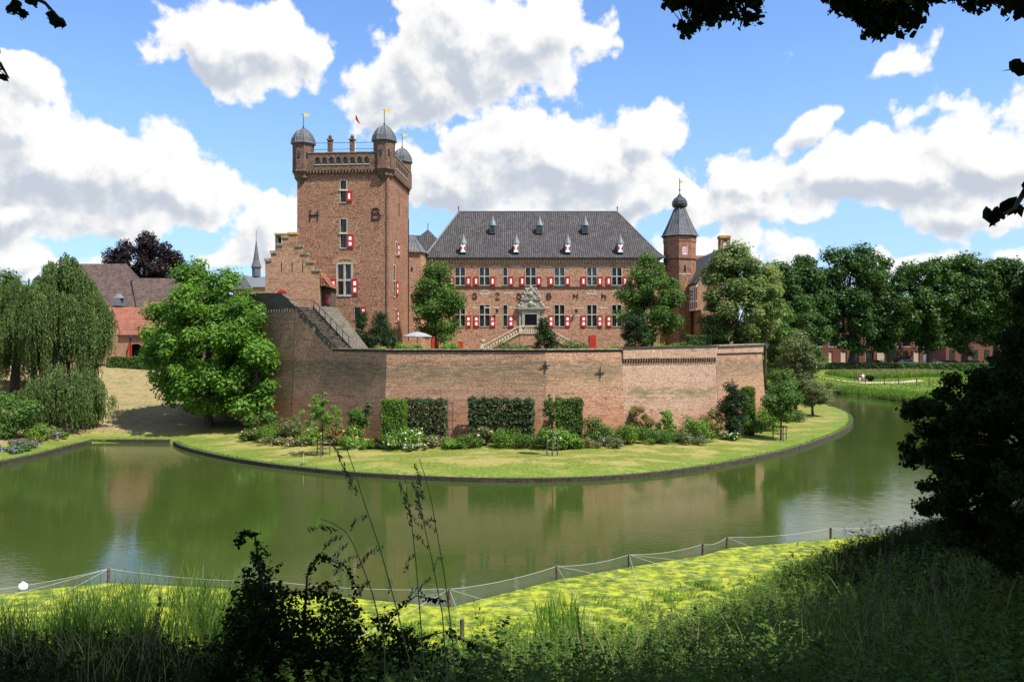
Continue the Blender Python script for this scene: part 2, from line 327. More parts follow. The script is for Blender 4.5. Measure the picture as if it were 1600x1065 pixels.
# ------------------------------------------------------------------ foliage
QUAD = np.array([(-.5, 0, 0), (-.02, .5, .08), (.5, 0, 0), (-.02, -.5, .08)])
LEAF = np.array([(-.5, 0, 0), (-.3, .30, .03), (.02, .46, .06), (.3, .2, .02), (.55, 0, -.06), (.3, -.2, .02), (.02, -.46, .06), (-.3, -.30, .03)])
BLADE = np.array([(-.5, .12, 0), (-.5, -.12, 0), (.1, -.5, 0), (.5, 0, 0), (.1, .5, 0)])
def nrm(a): return a/np.maximum(np.linalg.norm(a, axis=1, keepdims=True), 1e-6)
def leaves(name, C, N, A, L, W, tint, material, parent=None, tmpl=QUAD):
    n = len(C); k = len(tmpl); B = nrm(np.cross(N, A)); A = nrm(np.cross(B, N)); N = nrm(N)
    V = C[:, None, :]+A[:, None, :]*(tmpl[None, :, 0:1]*L[:, None, None])+B[:, None, :]*(tmpl[None, :, 1:2]*W[:, None, None])+N[:, None, :]*(tmpl[None, :, 2:3]*L[:, None, None])
    o = wloc(parent) if parent is not None else Vector((0, 0, 0))
    V = (V.reshape(-1, 3)-np.array(o)).astype(np.float32)
    me = bpy.data.meshes.new(name); me.vertices.add(n*k); me.vertices.foreach_set('co', V.ravel())
    me.loops.add(n*k); me.loops.foreach_set('vertex_index', np.arange(n*k, dtype=np.int32))
    me.polygons.add(n); me.polygons.foreach_set('loop_start', np.arange(0, n*k, k, dtype=np.int32))
    me.update(calc_edges=True)
    at = me.attributes.new('tint', 'FLOAT', 'POINT'); at.data.foreach_set('value', np.repeat(np.clip(tint, 0, 1), k).astype(np.float32))
    return link(name, me, material, parent)
def sphere_dirs(rng, n):
    d = rng.normal(size=(n, 3)); return nrm(d)
def crown_clumps(rng, c, r, nc, cr, shape=None, inner=0.35):
    out = []
    while len(out) < nc:
        d = sphere_dirs(rng, 1)[0]; q = inner+(1-inner)*rng.random()**0.55
        p = d*q
        if shape is not None:
            s_ = shape(p[2]); p = np.array([p[0]*s_, p[1]*s_, p[2]])
        out.append((np.array(c)+p*np.array(r), cr*(0.6+0.8*rng.random())))
    return out
def clump_leaves(rng, clumps, n, size, asp=0.6, up=0.5, flat=0.75, droop=0.0, fill=0.33):
    w = np.array([k[1]**2 for k in clumps]); w = w/w.sum(); idx = rng.choice(len(clumps), n, p=w)
    cc = np.array([k[0] for k in clumps])[idx]; rr = np.array([k[1] for k in clumps])[idx]
    d = sphere_dirs(rng, n); q = rng.random(n)**fill*(1+0.16*rng.normal(size=n))
    off = d*(q*rr)[:, None]; off[:, 2] *= flat
    C = cc+off; N = nrm(d*0.8+np.array([0, 0, up])+rng.normal(size=(n, 3))*0.45)
    A = rng.normal(size=(n, 3)); A[:, 2] -= droop; A = nrm(A)
    L = size*(0.45+1.15*rng.random(n)**1.4); ct = rng.random(len(clumps))[idx]
    tint = 0.5*ct+0.5*rng.random(n)
    return C, N, A, L, L*asp, tint
def trunk_mesh(rng, base, top, r0, clumps, nl=14, r1=None):
    mb = MB(); b = Vector(base); t = Vector(top); r1 = r0*0.45 if r1 is None else r1
    pts = [b+(t-b)*k/5+Vector((rng.normal()*r0*0.4, rng.normal()*r0*0.4, 0))*(k > 0) for k in range(6)]
    mb.tube([pts[0]-Vector((0, 0, 0.4))]+pts, [r0*1.5]+[r0*1.2]+[r0+(r1-r0)*k/5 for k in range(1, 6)], 9)
    order = list(range(len(clumps))); rng.shuffle(order)
    for i in order[:nl]:
        c = Vector(clumps[i][0]); k = 0.35+0.6*rng.random(); s_ = b+(t-b)*k; m_ = s_.lerp(c, 0.5)+Vector((0, 0, (c-s_).length*0.10))
        mb.tube([s_, m_, c], [r0*(0.42-0.2*k), r0*0.2, r0*0.07], 5)
    return mb
def tree(name, label, cat, loc, H, r, n, size, lm, seed, nc=40, cr=None, cz=None, shape=None, trunk_r=0.25, group=None, asp=0.65, up=0.5, flat=0.75, inner=0.35, crown='crown', tmpl=QUAD, droop=0.0, nl=14, barkm=None, fill=0.33, topz=None):
    """loc: base; H: total height; r: (rx,ry) crown radii; cz: crown bottom height above the base"""
    rng = np.random.default_rng(seed); root = thing(name, label, cat, loc, group)
    cz = H*0.2 if cz is None else cz; cr = (r[0]*0.30) if cr is None else cr
    rz = max((H-cz)/2-cr*0.35, 0.05); c = (loc[0], loc[1], loc[2]+cz+(H-cz)/2)
    cl = crown_clumps(rng, c, (max(r[0]-cr*0.6, 0.05), max(r[1]-cr*0.6, 0.05), rz), nc, cr, shape, inner)
    trunk_mesh(rng, loc, (c[0], c[1], c[2]+rz*(0.4 if topz is None else topz)), trunk_r, cl, nl).build('trunk', barkm or M['bark'], root)
    leaves(crown, *clump_leaves(rng, cl, n, size, asp, up, flat, droop, fill), lm, root, tmpl)
    return root
def shrub(name, label, loc, r, h, n, size, lm, seed, group=None, nc=14, flowers=None, cat='shrub', asp=0.6, tmpl=QUAD, up=0.6, dome=True, fmat=None):
    rng = np.random.default_rng(seed); root = thing(name, label, cat, loc, group); cr = min(r, h)*0.38
    cl = []
    for _ in range(nc):
        a = rng.random()*6.283; q = math.sqrt(rng.random())*(r-cr*0.6); zz = cr*0.6+rng.random()*(max(h-cr*1.2, 0.05))*(math.sqrt(max(0.05, 1-(q/r)**2)) if dome else 1)
        cl.append((np.array([loc[0]+q*math.cos(a), loc[1]+q*math.sin(a)*0.8, loc[2]+zz]), cr*(0.6+0.7*rng.random())))
    leaves('foliage', *clump_leaves(rng, cl, n, size, asp, up, 0.8), lm, root, tmpl)
    mb = MB()
    for k in cl[:7]: mb.tube([(loc[0], loc[1], loc[2]-0.1), tuple(k[0])], [0.04, 0.015], 5)
    mb.build('stem', M['bark'], root)
    if flowers:
        C, N, A, L, W, t = clump_leaves(rng, cl, flowers[0], flowers[1], 0.9, 0.8, 0.8, 0, 0.12)
        leaves('blossom', C+N*0.05, N, A, L, W, t, fmat, root)
    return root
def boxhedge(name, label, fr, a0, a1, d0, d1, z0, z1, dens, size, lm, seed, cat='hedge', group=None, core=None, rough=0.05):
    rng = np.random.default_rng(seed); ca, cd = (a0+a1)/2, (d0+d1)/2; root = thing(name, label, cat, fr(ca, cd, z0), group)
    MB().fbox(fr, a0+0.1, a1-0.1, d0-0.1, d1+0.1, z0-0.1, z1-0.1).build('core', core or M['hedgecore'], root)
    Cs = []; Ns = []; la, ld, lz = a1-a0, d0-d1, z1-z0
    for (cnt, fn, nn) in ((la*lz, lambda u, v: (a0+u*la, d0, z0+v*lz), (0, 1, 0)), (la*lz, lambda u, v: (a0+u*la, d1, z0+v*lz), (0, -1, 0)), (la*ld, lambda u, v: (a0+u*la, d1+v*ld, z1), (0, 0, 1)),
                        (ld*lz, lambda u, v: (a0, d1+u*ld, z0+v*lz), (-1, 0, 0)), (ld*lz, lambda u, v: (a1, d1+u*ld, z0+v*lz), (1, 0, 0))):
        k = int(cnt*dens); U = rng.random(k); V = rng.random(k)
        A_, D_, Z_ = fn(U, V); A_ = A_+np.zeros(k); D_ = D_+np.zeros(k); Z_ = Z_+np.zeros(k)
        j = rng.normal(size=k)*rough-0.02; wob = 0.05*np.sin(A_*3+Z_*4)
        A_ = A_+nn[0]*(j+wob); D_ = D_+nn[1]*(j+wob); Z_ = Z_+nn[2]*(j+wob)
        Cs.append(np.stack([fr.o[0]+fr.u[0]*A_+fr.n[0]*D_, fr.o[1]+fr.u[1]*A_+fr.n[1]*D_, Z_], 1))
        w = np.array([fr.u[0]*nn[0]+fr.n[0]*nn[1], fr.u[1]*nn[0]+fr.n[1]*nn[1], nn[2]]); Ns.append(np.tile(w, (k, 1)))
    C = np.concatenate(Cs); N = nrm(np.concatenate(Ns)+rng.normal(size=C.shape)*0.45); n = len(C)
    L = size*(0.6+0.8*rng.random(n))
    leaves('foliage', C, N, nrm(rng.normal(size=C.shape)), L, L*0.6, rng.random(n), lm, root)
    return root
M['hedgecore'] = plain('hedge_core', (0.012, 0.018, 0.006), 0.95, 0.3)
LM = {}
LM['chestnut'] = leafmat('chestnut_leaf', (0.04, 0.105, 0.012), (0.16, 0.29, 0.04), 0.35)
LM['green'] = leafmat('mid_leaf', (0.045, 0.09, 0.014), (0.10, 0.18, 0.035), 0.3)
LM['linden'] = leafmat('linden_leaf', (0.04, 0.075, 0.014), (0.20, 0.26, 0.085), 0.28)
LM['pale'] = leafmat('pale_leaf', (0.10, 0.14, 0.03), (0.26, 0.30, 0.10), 0.3)
LM['oak'] = leafmat('oak_leaf', (0.018, 0.045, 0.010), (0.07, 0.14, 0.024), 0.25)
LM['yew'] = leafmat('yew_leaf', (0.010, 0.026, 0.007), (0.032, 0.065, 0.014), 0.1)
LM['beech'] = leafmat('copper_leaf', (0.010, 0.006, 0.007), (0.030, 0.016, 0.018), 0.15)
LM['willow'] = leafmat('willow_leaf', (0.045, 0.08, 0.02), (0.15, 0.215, 0.065), 0.3)
LM['hedge'] = leafmat('hedge_leaf', (0.03, 0.06, 0.012), (0.10, 0.17, 0.03), 0.2)
LM['brighthedge'] = leafmat('bright_hedge_leaf', (0.05, 0.10, 0.012), (0.15, 0.25, 0.03), 0.25)
LM['espalier'] = leafmat('espalier_leaf', (0.018, 0.036, 0.011), (0.06, 0.10, 0.03), 0.2)
LM['olive'] = leafmat('olive_leaf', (0.055, 0.075, 0.025), (0.16, 0.185, 0.07), 0.25)
LM['fresh'] = leafmat('fresh_leaf', (0.08, 0.16, 0.02), (0.20, 0.32, 0.06), 0.35)
LM['shade'] = leafmat('shade_darkened_leaf', (0.007, 0.017, 0.003), (0.024, 0.048, 0.008), 0.25, 0.7, 0.06)  # leaf colour darkened to put the foreground shade into it
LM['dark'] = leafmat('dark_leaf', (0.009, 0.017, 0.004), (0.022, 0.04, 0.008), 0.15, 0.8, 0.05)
LM['reddish'] = leafmat('reddish_leaf', (0.10, 0.11, 0.03), (0.28, 0.20, 0.07), 0.3)
LM['white'] = leafmat('white_blossom', (0.6, 0.6, 0.5), (0.85, 0.85, 0.78), 0.2)
LM['pink'] = leafmat('pink_blossom', (0.38, 0.22, 0.16), (0.55, 0.36, 0.25), 0.2)
LM['blue'] = leafmat('blue_blossom', (0.16, 0.15, 0.40), (0.30, 0.28, 0.55), 0.2)
LM['grass'] = leafmat('grass_blade', (0.06, 0.12, 0.015), (0.20, 0.32, 0.05), 0.35)
LM['reed'] = leafmat('reed_blade', (0.06, 0.12, 0.018), (0.19, 0.30, 0.055), 0.35)
LM['bank'] = leafmat('shade_darkened_grass', (0.014, 0.03, 0.005), (0.07, 0.12, 0.02), 0.3, 0.7, 0.08)  # darker copy of the grass, with the near bank's shade in its colour
LM['nearreed'] = leafmat('near_reed', (0.028, 0.06, 0.010), (0.14, 0.24, 0.04), 0.3)
LM['straw'] = leafmat('straw_blade', (0.20, 0.17, 0.08), (0.36, 0.30, 0.16), 0.3)
LM['nettle'] = leafmat('nettle_leaf', (0.024, 0.05, 0.008), (0.13, 0.22, 0.038), 0.3, 0.6, 0.12)  # colour lowered to deepen the shade on the nettle strip
# ------------------------------------------------------------------ the moat outline (metres, water at z = 0)
ISLE = [(30, 146), (38, 132), (43.4, 114), (42.6, 103), (40.2, 94.5), (36.8, 86), (33.0, 79), (28.7, 72.5), (23.3, 65.4), (17.6, 59.4), (13.2, 55.5), (9.3, 52.9), (5.7, 51.4), (2, 50.8), (-1.6, 50.8),
        (-5.6, 51.5), (-10.2, 52.9), (-14.1, 54.9), (-18.5, 57.6), (-23.3, 61.8), (-27.4, 66.2), (-29.4, 69.4)]
LEFT = [(-30.2, 70.3), (-37.2, 70.6), (-36.7, 61.7), (-37.0, 57.7), (-38, 50), (-40, 40), (-43, 30)]
NEAR = [(-30, 25.5), (-22, 25.2), (-16, 23.0), (-11, 22.2), (-6, 21.6), (-2, 21.2), (1.5, 21.8), (5.4, 24.0), (9, 27.8), (12.4, 31.2), (16.5, 34.6), (21, 37.2), (28, 43), (36, 49)]
FAR = [(46, 58), (55, 70), (61, 82), (64, 91), (61.5, 97), (59.5, 106), (58, 117), (57, 128), (55, 138), (46, 146), (38, 152)]
def chaikin(p, it=2):
    for _ in range(it):
        q = [p[0]]
        for a, b in zip(p[:-1], p[1:]):
            q += [(a[0]*.75+b[0]*.25, a[1]*.75+b[1]*.25), (a[0]*.25+b[0]*.75, a[1]*.25+b[1]*.75)]
        q.append(p[-1]); p = q
    return p
ISLE_S = chaikin(ISLE)
MOAT = np.array(ISLE_S+LEFT+NEAR+FAR)
def moat_sd(x, y):
    """signed distance to the moat outline, negative on the water; also which stretch is nearest"""
    p = MOAT; q = np.roll(p, -1, 0); best = np.full(x.shape, 1e9); ins = np.zeros(x.shape, bool)
    for (ax, ay), (bx, by) in zip(p, q):
        dx, dy = bx-ax, by-ay; L = dx*dx+dy*dy+1e-9
        t = np.clip(((x-ax)*dx+(y-ay)*dy)/L, 0, 1); best = np.minimum(best, np.hypot(x-ax-t*dx, y-ay-t*dy))
        c = ((ay > y) != (by > y)) & (x < (bx-ax)*(y-ay)/(by-ay+1e-12)+ax); ins ^= c
    return np.where(ins, -best, best)
def sst(x, a, b):
    t = np.clip((x-a)/(b-a), 0, 1); return t*t*(3-2*t)
def vnoise(x, y, s=1.0, seed=0):
    return (np.sin(x*s*1.3+seed)*np.cos(y*s*1.1+seed*2.1)+np.sin(x*s*2.9+y*s*1.7+seed)*0.5+np.cos(y*s*3.3-x*s*2.3+seed*.7)*0.4)/1.9
def Hgt(x, y):
    x = np.asarray(x, float); y = np.asarray(y, float); sd_ = moat_sd(x, y)
    near = 0.04+0.35*np.maximum(sd_, 0); near = np.minimum(near, 7.4)+0.12*vnoise(x, y, .8)*sst(sd_, 0.5, 3)
    isle = 0.26+0.05*np.maximum(sd_, 0)
    left = 0.28+0.17*np.maximum(sd_-2.0, 0); left = np.minimum(left, 5.6)+0.06*vnoise(x, y, .6)*sst(sd_, 2, 6)
    east = 0.12+0.055*np.maximum(sd_, 0); east = np.minimum(east, 1.9)+1.1*sst(y, 180, 189)+0.04*vnoise(x, y, .5)*sst(sd_, 1, 4)
    wl = sst(-x, 24, 31)*sst(y, 55, 60)+sst(-x, 34, 38)*sst(y, 26, 40)*(1-sst(y, 55, 60)); wl = np.clip(wl, 0, 1)
    wn = (1-sst(y, 46, 60)); wn = wn*(1-sst(-x, 34, 38)*sst(y, 26, 40))
    wi = (1-wl)*sst(y, 48, 50)*(x < 46); we = (x >= 44)*1.0*sst(y, 46, 60)
    # islet vs east is separated by water, so nearest stretch decides
    land_e = sst(x-(30+0*y), 10, 14)*sst(y, 60, 75); isle_w = 1-land_e
    dE = np.full(x.shape, 1e9); dI = np.full(x.shape, 1e9)
    for P_, which in ((FAR, 0), (ISLE, 1)):
        for (ax, ay), (bx, by) in zip(P_[:-1], P_[1:]):
            dx, dy = bx-ax, by-ay; t = np.clip(((x-ax)*dx+(y-ay)*dy)/(dx*dx+dy*dy), 0, 1); d = np.hypot(x-ax-t*dx, y-ay-t*dy)
            if which == 0: dE = np.minimum(dE, d)
            else: dI = np.minimum(dI, d)
    land_e = (dE < dI)*1.0
    base = isle*(1-land_e)+east*land_e
    h = base*(1-wl)+left*wl
    h = h*(1-wn)+near*wn
    return np.where(sd_ > 0, h, np.where(sd_ > -0.7, h+(-1.1-h)*np.clip(-sd_/0.55, 0, 1), -1.1)), sd_
def hz(x, y): return float(Hgt(np.array([x]), np.array([y]))[0][0])
def grid_mesh(name, xs, ys, material, dry=None):
    Xg, Yg = np.meshgrid(xs, ys); Zg, sdg = Hgt(Xg, Yg); nx, ny = len(xs), len(ys)
    me = bpy.data.meshes.new(name); me.vertices.add(nx*ny)
    me.vertices.foreach_set('co', np.stack([Xg, Yg, Zg], 2).astype(np.float32).ravel())
    i = np.arange(nx*ny).reshape(ny, nx); q = np.stack([i[:-1, :-1], i[:-1, 1:], i[1:, 1:], i[1:, :-1]], 2).reshape(-1, 4)
    me.loops.add(q.size); me.loops.foreach_set('vertex_index', q.ravel().astype(np.int32)); me.polygons.add(len(q))
    me.polygons.foreach_set('loop_start', np.arange(0, q.size, 4, dtype=np.int32)); me.polygons.foreach_set('use_smooth', np.ones(len(q), bool)); me.update(calc_edges=True)
    dryv = sst(-Xg, 27, 31)*sst(sdg, 2.2, 5.5)*sst(Yg, 60, 66)        # straw slope on the left
    wet = np.maximum(1-sst(sdg, 0.8, 3.2), (Xg > 50)*sst(Yg, 80, 90))
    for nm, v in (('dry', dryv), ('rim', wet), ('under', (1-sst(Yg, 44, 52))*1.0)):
        at = me.attributes.new(nm, 'FLOAT', 'POINT'); at.data.foreach_set('value', v.astype(np.float32).ravel())
    return tag(link(name, me, material), kind='structure')
def spaced(bps):
    out = []
    for a, b, s_ in bps: out += list(np.arange(a, b, s_))
    return np.array(out+[bps[-1][1]])
m, nt, b = mat('grass_ground', 0.9, 0.15); geo = nt.n.new('ShaderNodeNewGeometry'); P = geo.outputs['Position']
def attr(nt, nme):
    a = nt.n.new('ShaderNodeAttribute'); a.attribute_name = nme; return a.outputs['Fac']
fine = nt.noise(nt.v('MULTIPLY', P, (1, 1.6, 1)), 4.5, 4, 0.8); midn = nt.noise(P, 1.6, 4, 0.65); bign = nt.noise(nt.v('MULTIPLY', P, (1, 1.8, 1)), 0.32, 4, 0.6)
g1 = nt.mix(nt.ss(fine, 0.36, 0.64), (0.065, 0.095, 0.013), (0.18, 0.205, 0.035))
lush = nt.mix(nt.ss(fine, 0.3, 0.7), (0.06, 0.115, 0.012), (0.135, 0.20, 0.026))
g1 = nt.mix(nt.m('MULTIPLY', nt.ss(nt.m('ADD', bign, nt.m('MULTIPLY', midn, 0.45)), 0.66, 0.84), 0.62), g1, nt.mix(fine, (0.24, 0.19, 0.06), (0.40, 0.31, 0.12)))
g1 = nt.mix(nt.m('MULTIPLY', attr(nt, 'rim'), nt.ss(midn, 0.35, 0.62)), g1, lush)
straw = nt.mix(nt.ss(fine, 0.3, 0.75), (0.16, 0.12, 0.055), (0.37, 0.28, 0.14))
straw = nt.mix(nt.m('MULTIPLY', nt.ss(nt.m('ADD', midn, nt.m('MULTIPLY', bign, 0.5)), 0.72, 0.92), 0.75), straw, (0.12, 0.13, 0.04))
g1 = nt.mix(nt.ss(nt.m('ADD', attr(nt, 'dry'), nt.m('MULTIPLY', nt.m('SUBTRACT', midn, 0.5), 0.7)), 0.25, 0.6), g1, straw)
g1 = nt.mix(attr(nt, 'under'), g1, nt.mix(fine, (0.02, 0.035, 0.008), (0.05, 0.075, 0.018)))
nt.put(b.inputs['Base Color'], g1); bump(nt, b, fine, 0.6, 0.06); M['ground'] = m
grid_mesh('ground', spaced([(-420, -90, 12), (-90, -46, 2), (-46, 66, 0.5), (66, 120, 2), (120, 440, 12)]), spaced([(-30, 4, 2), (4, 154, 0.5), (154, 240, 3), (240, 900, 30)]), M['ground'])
# ------------------------------------------------------------------ water
m, nt, b = mat('moat_water', 0.0, 0.5); b.inputs['IOR'].default_value = 1.40
geo = nt.n.new('ShaderNodeNewGeometry'); P = geo.outputs['Position']
nt.put(b.inputs['Base Color'], nt.mix(nt.ss(nt.noise(P, 0.12, 3, 0.5), 0.35, 0.65), (0.034, 0.056, 0.010), (0.042, 0.060, 0.014)))
r1 = nt.noise(nt.v('MULTIPLY', P, (1, 1.9, 1)), 2.6, 3, 0.6); r2 = nt.noise(nt.v('MULTIPLY', P, (0.7, 1.6, 1)), 0.7, 2, 0.5)
# wind only ruffles patches
calm = nt.ss(nt.noise(nt.v('ADD', P, (13, 40, 0)), 0.055, 2, 0.5), 0.38, 0.6)
wx = nt.sep(P); fary = nt.ss(wx[1], 28, 52)
ring = nt.m('SINE', nt.m('MULTIPLY', nt.v('LENGTH', nt.v('SUBTRACT', P, (31, 47, 0))), 5.2)); ringm = nt.ss(nt.v('LENGTH', nt.v('SUBTRACT', P, (31, 47, 0))), 20.0, 5.0)
h = nt.m('ADD', nt.m('MULTIPLY', r1, nt.m('ADD', nt.m('MULTIPLY', calm, 0.75), 0.30)), nt.m('MULTIPLY', r2, 0.7))
h = nt.m('ADD', h, nt.m('MULTIPLY', nt.m('MULTIPLY', ring, ringm), 0.10))
bump(nt, b, h, 0.075, 0.09)
M['water'] = m
o = MB().quad((-60, 12, 0), (80, 12, 0), (80, 175, 0), (-60, 175, 0)).build('water', m); tag(o, kind='structure')
# timber edging along the lawn
def strip(name, pts, w, z0, z1, material, label, cat):
    mb = MB(); n = len(pts); nv = []
    for i in range(n):
        a = Vector(pts[max(i-1, 0)]); c = Vector(pts[min(i+1, n-1)]); d = (c-a).normalized(); nv.append(Vector((-d.y, d.x)))
    for i in range(n-1):
        for (p, q, m0, m1) in ((pts[i], pts[i+1], nv[i], nv[i+1]),):
            a0 = Vector(p)-m0*w[0]; a1 = Vector(p)+m0*w[1]; b0 = Vector(q)-m1*w[0]; b1 = Vector(q)+m1*w[1]
            mb.hexa([(a0.x, a0.y, z0), (b0.x, b0.y, z0), (b1.x, b1.y, z0), (a1.x, a1.y, z0), (a0.x, a0.y, z1), (b0.x, b0.y, z1), (b1.x, b1.y, z1), (a1.x, a1.y, z1)])
    o = mb.build(name, material); tag(o, label, cat); return o
M['edging'] = plain('edging_timber', (0.05, 0.04, 0.03), 0.9, 0.5, 5)
strip('bank_edging', [tuple(p) for p in ISLE_S], (0.10, 0.14), -0.6, 0.275, M['edging'], 'low brown timber edging curving round the lawn below the rampart', 'edging')
strip('bank_edging', LEFT, (0.10, 0.14), -0.6, 0.31, M['edging'], 'dark timber edging along the left bank and the end of the moat', 'edging')
# algae between the net and the near shore
NETL = [(-29, 29.0), (-20, 27.7), (-15.05, 29.75), (-8.57, 28.8), (-2.13, 27.0), (1.7, 30.1), (4.68, 31.8), (8.0, 33.5), (9.4, 34.7), (14.5, 36.3), (18.6, 37.6), (24, 40)]
ag = MB(); inner = [(-30, 24), (-21, 23), (-15, 22.2), (-8, 21.2), (-2, 20.4), (2.2, 21.0), (6, 23.4), (9.6, 27.1), (13, 30.4), (17, 33.6), (20.5, 35.6), (26, 40)]
for i in range(len(NETL)-1):
    ag.quad((*inner[i], 0.008), (*inner[i+1], 0.008), (NETL[i+1][0], NETL[i+1][1]-0.1, 0.008), (NETL[i][0], NETL[i][1]-0.1, 0.008))
m, nt, b = mat('algae', 0.7, 0.3); geo = nt.n.new('ShaderNodeNewGeometry'); P = geo.outputs['Position']
n1 = nt.noise(nt.v('MULTIPLY', P, (0.9, 1.15, 1)), 2.0, 8, 0.76); n2 = nt.noise(P, 0.5, 4, 0.6); n3 = nt.noise(P, 9, 4, 0.7)
c = nt.mix(nt.ss(n1, 0.42, 0.62), (0.10, 0.14, 0.012), (0.34, 0.36, 0.020)); c = nt.mix(nt.m('MULTIPLY', nt.ss(n3, 0.55, 0.75), 0.5), c, (0.06, 0.09, 0.01))
c = nt.mix(nt.m('MULTIPLY', nt.ss(nt.m('ADD', n1, nt.m('MULTIPLY', nt.m('SUBTRACT', n2, 0.5), 0.6)), 0.52, 0.42), 0.55), c, (0.06, 0.10, 0.012)); nt.put(b.inputs['Base Color'], c)
al = nt.ss(nt.m('ADD', n1, nt.m('MULTIPLY', nt.m('SUBTRACT', n2, 0.5), 0.8)), 0.30, 0.36); nt.put(b.inputs['Alpha'], al); bump(nt, b, n1, 0.5, 0.05)
tag(ag.build('algae', m), 'yellow green algae floating on the water behind the net', 'algae', kind='stuff')
# path on the far meadow and court ground
pm = plain('sand_path', (0.50, 0.42, 0.28), 0.95, 0.15, 2)
pp = [(X(1278, 165), 165), (X(1310, 157), 157), (X(1345, 151), 151), (X(1400, 149), 149), (X(1440, 150), 150)]
mb = MB()
for (a, b_) in zip(pp[:-1], pp[1:]):
    mb.quad((a[0], a[1]-1.7, hz(a[0], a[1]-1.7)+0.05), (b_[0], b_[1]-1.7, hz(b_[0], b_[1]-1.7)+0.05), (b_[0], b_[1]+1.7, hz(b_[0], b_[1]+1.7)+0.05), (a[0], a[1]+1.7, hz(a[0], a[1]+1.7)+0.05))
tag(mb.build('path', pm), kind='structure')
rd = plain('asphalt', (0.05, 0.05, 0.05), 0.9, 0.2)
tag(MB().quad((60, 188, 3.03), (200, 188, 3.03), (200, 202, 3.03), (60, 202, 3.03)).build('road', rd), kind='structure')
# ================================================================== rampart
P1 = (-10.35, 66.0); P2 = (2.75, 64.5); P3 = (18.4, 72.0); P4 = (25.1, 80.0); P5 = (27.5, 112)
def PA(t): return (P1[0]-12.25*t, P1[1]+10*t)
CORN = [PA(1.6), P1, P2, P3, P4, P5]
def cmit(p, n):
    for i in range(1, 5):
        if (Vector(CORN[i])-Vector(p)).length < .05:
            n0 = (Vector(CORN[i])-Vector(CORN[i-1])).normalized(); n1 = (Vector(CORN[i+1])-Vector(CORN[i])).normalized()
            m_ = Vector((n0.y, -n0.x))+Vector((n1.y, -n1.x)); m_.normalize(); return m_/m_.dot(n)
    return n
def bwall(mb, a, b, zt0, zt1, zb, bat, th=0.6, zb2=None):
    """battered wall from a to b (outer face to the right of travel)"""
    d = Vector(b)-Vector(a); d.normalize(); n = Vector((d.y, -d.x))
    A = Vector(a); B = Vector(b); bo = cmit(a, n)*bat; bp = cmit(b, n)*bat; i = -n*th; zc = zb if zb2 is None else zb2
    mb.hexa([(A.x+bo.x, A.y+bo.y, zb), (B.x+bp.x, B.y+bp.y, zc), (B.x+i.x, B.y+i.y, zc), (A.x+i.x, A.y+i.y, zb), (A.x, A.y, zt0), (B.x, B.y, zt1), (B.x+i.x, B.y+i.y, zt1), (A.x+i.x, A.y+i.y, zt0)])
    return n
root = thing('rampart_wall', 'long angular brick rampart wall standing behind the garden border above the moat lawn', 'rampart', (P2[0], P2[1], 0.6))
mb = MB(); ZB = 0.3
bwall(mb, PA(.795), PA(.45), 12.15, 8.26, ZB, .5); bwall(mb, PA(.45), P1, 8.26, 8.24, ZB, .5)
bwall(mb, P1, P2, 8.24, 8.26, ZB, .45); bwall(mb, P2, (9.35, 67.68), 8.26, 8.26, ZB, .45)
bwall(mb, (18.4, 72), P4, 8.02, 8.05, ZB, .45); bwall(mb, P4, P5, 8.0, 8.0, ZB, .45)
mb.build('wall', M['rampart'], root)
mb = MB(); bwall(mb, (9.35, 67.68), P3, 7.42, 7.42, ZB, .43); mb.build('wall', M['clean'], root)
# dark bastion stretch under the stepped gable house
mb = MB(); bwall(mb, PA(1.6), PA(.80), 11.9, 11.9, ZB, .5, .9); mb.build('bastion_wall', M['rampart'], root); mb = MB()
bwall(mb, PA(1.6), PA(1.1), 13.65, 13.65, 11.9, -.12, .5); bwall(mb, PA(1.1), PA(.93), 13.65, 13.5, 11.9, -.12, .5); bwall(mb, PA(.93), PA(.86), 13.4, 12.9, 11.9, -.12, .5); bwall(mb, PA(.86), PA(.797), 12.8, 12.2, 11.9, -.12, .5)
mb.build('bastion_parapet', M['old'], root)
mb = MB(); d = (Vector(PA(0))-Vector(PA(1))).normalized(); n = Vector((d.y, -d.x))
L = 12.5
for k in range(30):
    q = Vector(PA(1.6))+d*(k*0.42); a = q+n*0.16; b_ = q+d*0.2+n*0.16; c = q+d*0.2; e = q
    mb.hexa([(a.x, a.y, 11.72), (b_.x, b_.y, 11.72), (c.x, c.y, 11.72), (e.x, e.y, 11.72), (a.x, a.y, 12.02), (b_.x, b_.y, 12.02), (c.x, c.y, 12.02), (e.x, e.y, 12.02)])
mb.build('corbel_row', M['old'], root)
# coping
def coping(mb, a, b, z0, z1, h, o, th=0.75):
    d = (Vector(b)-Vector(a)).normalized(); n = Vector((d.y, -d.x)); A = Vector(a); B = Vector(b)
    p = [A+n*o, B+n*o, B-n*th, A-n*th]; zs = [z0, z1, z1, z0]
    mb.hexa([(q.x, q.y, z) for q, z in zip(p, zs)]+[(q.x, q.y, z+h) for q, z in zip(p, zs)])
mb = MB(); coping(mb, PA(.45), P1, 8.27, 8.25, .10, .14); coping(mb, P1, P2, 8.25, 8.27, .10, .14); coping(mb, P2, (9.3, 67.66), 8.27, 8.27, .10, .14)
coping(mb, P3, P4, 8.53, 8.65, .09, .36)
mb.build('coping', M['coping'], root)
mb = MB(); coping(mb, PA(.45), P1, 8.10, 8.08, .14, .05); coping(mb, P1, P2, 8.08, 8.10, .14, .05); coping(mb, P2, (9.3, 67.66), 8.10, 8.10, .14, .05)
mb.build('coping_shadow_course', M['darkcoping'], root)
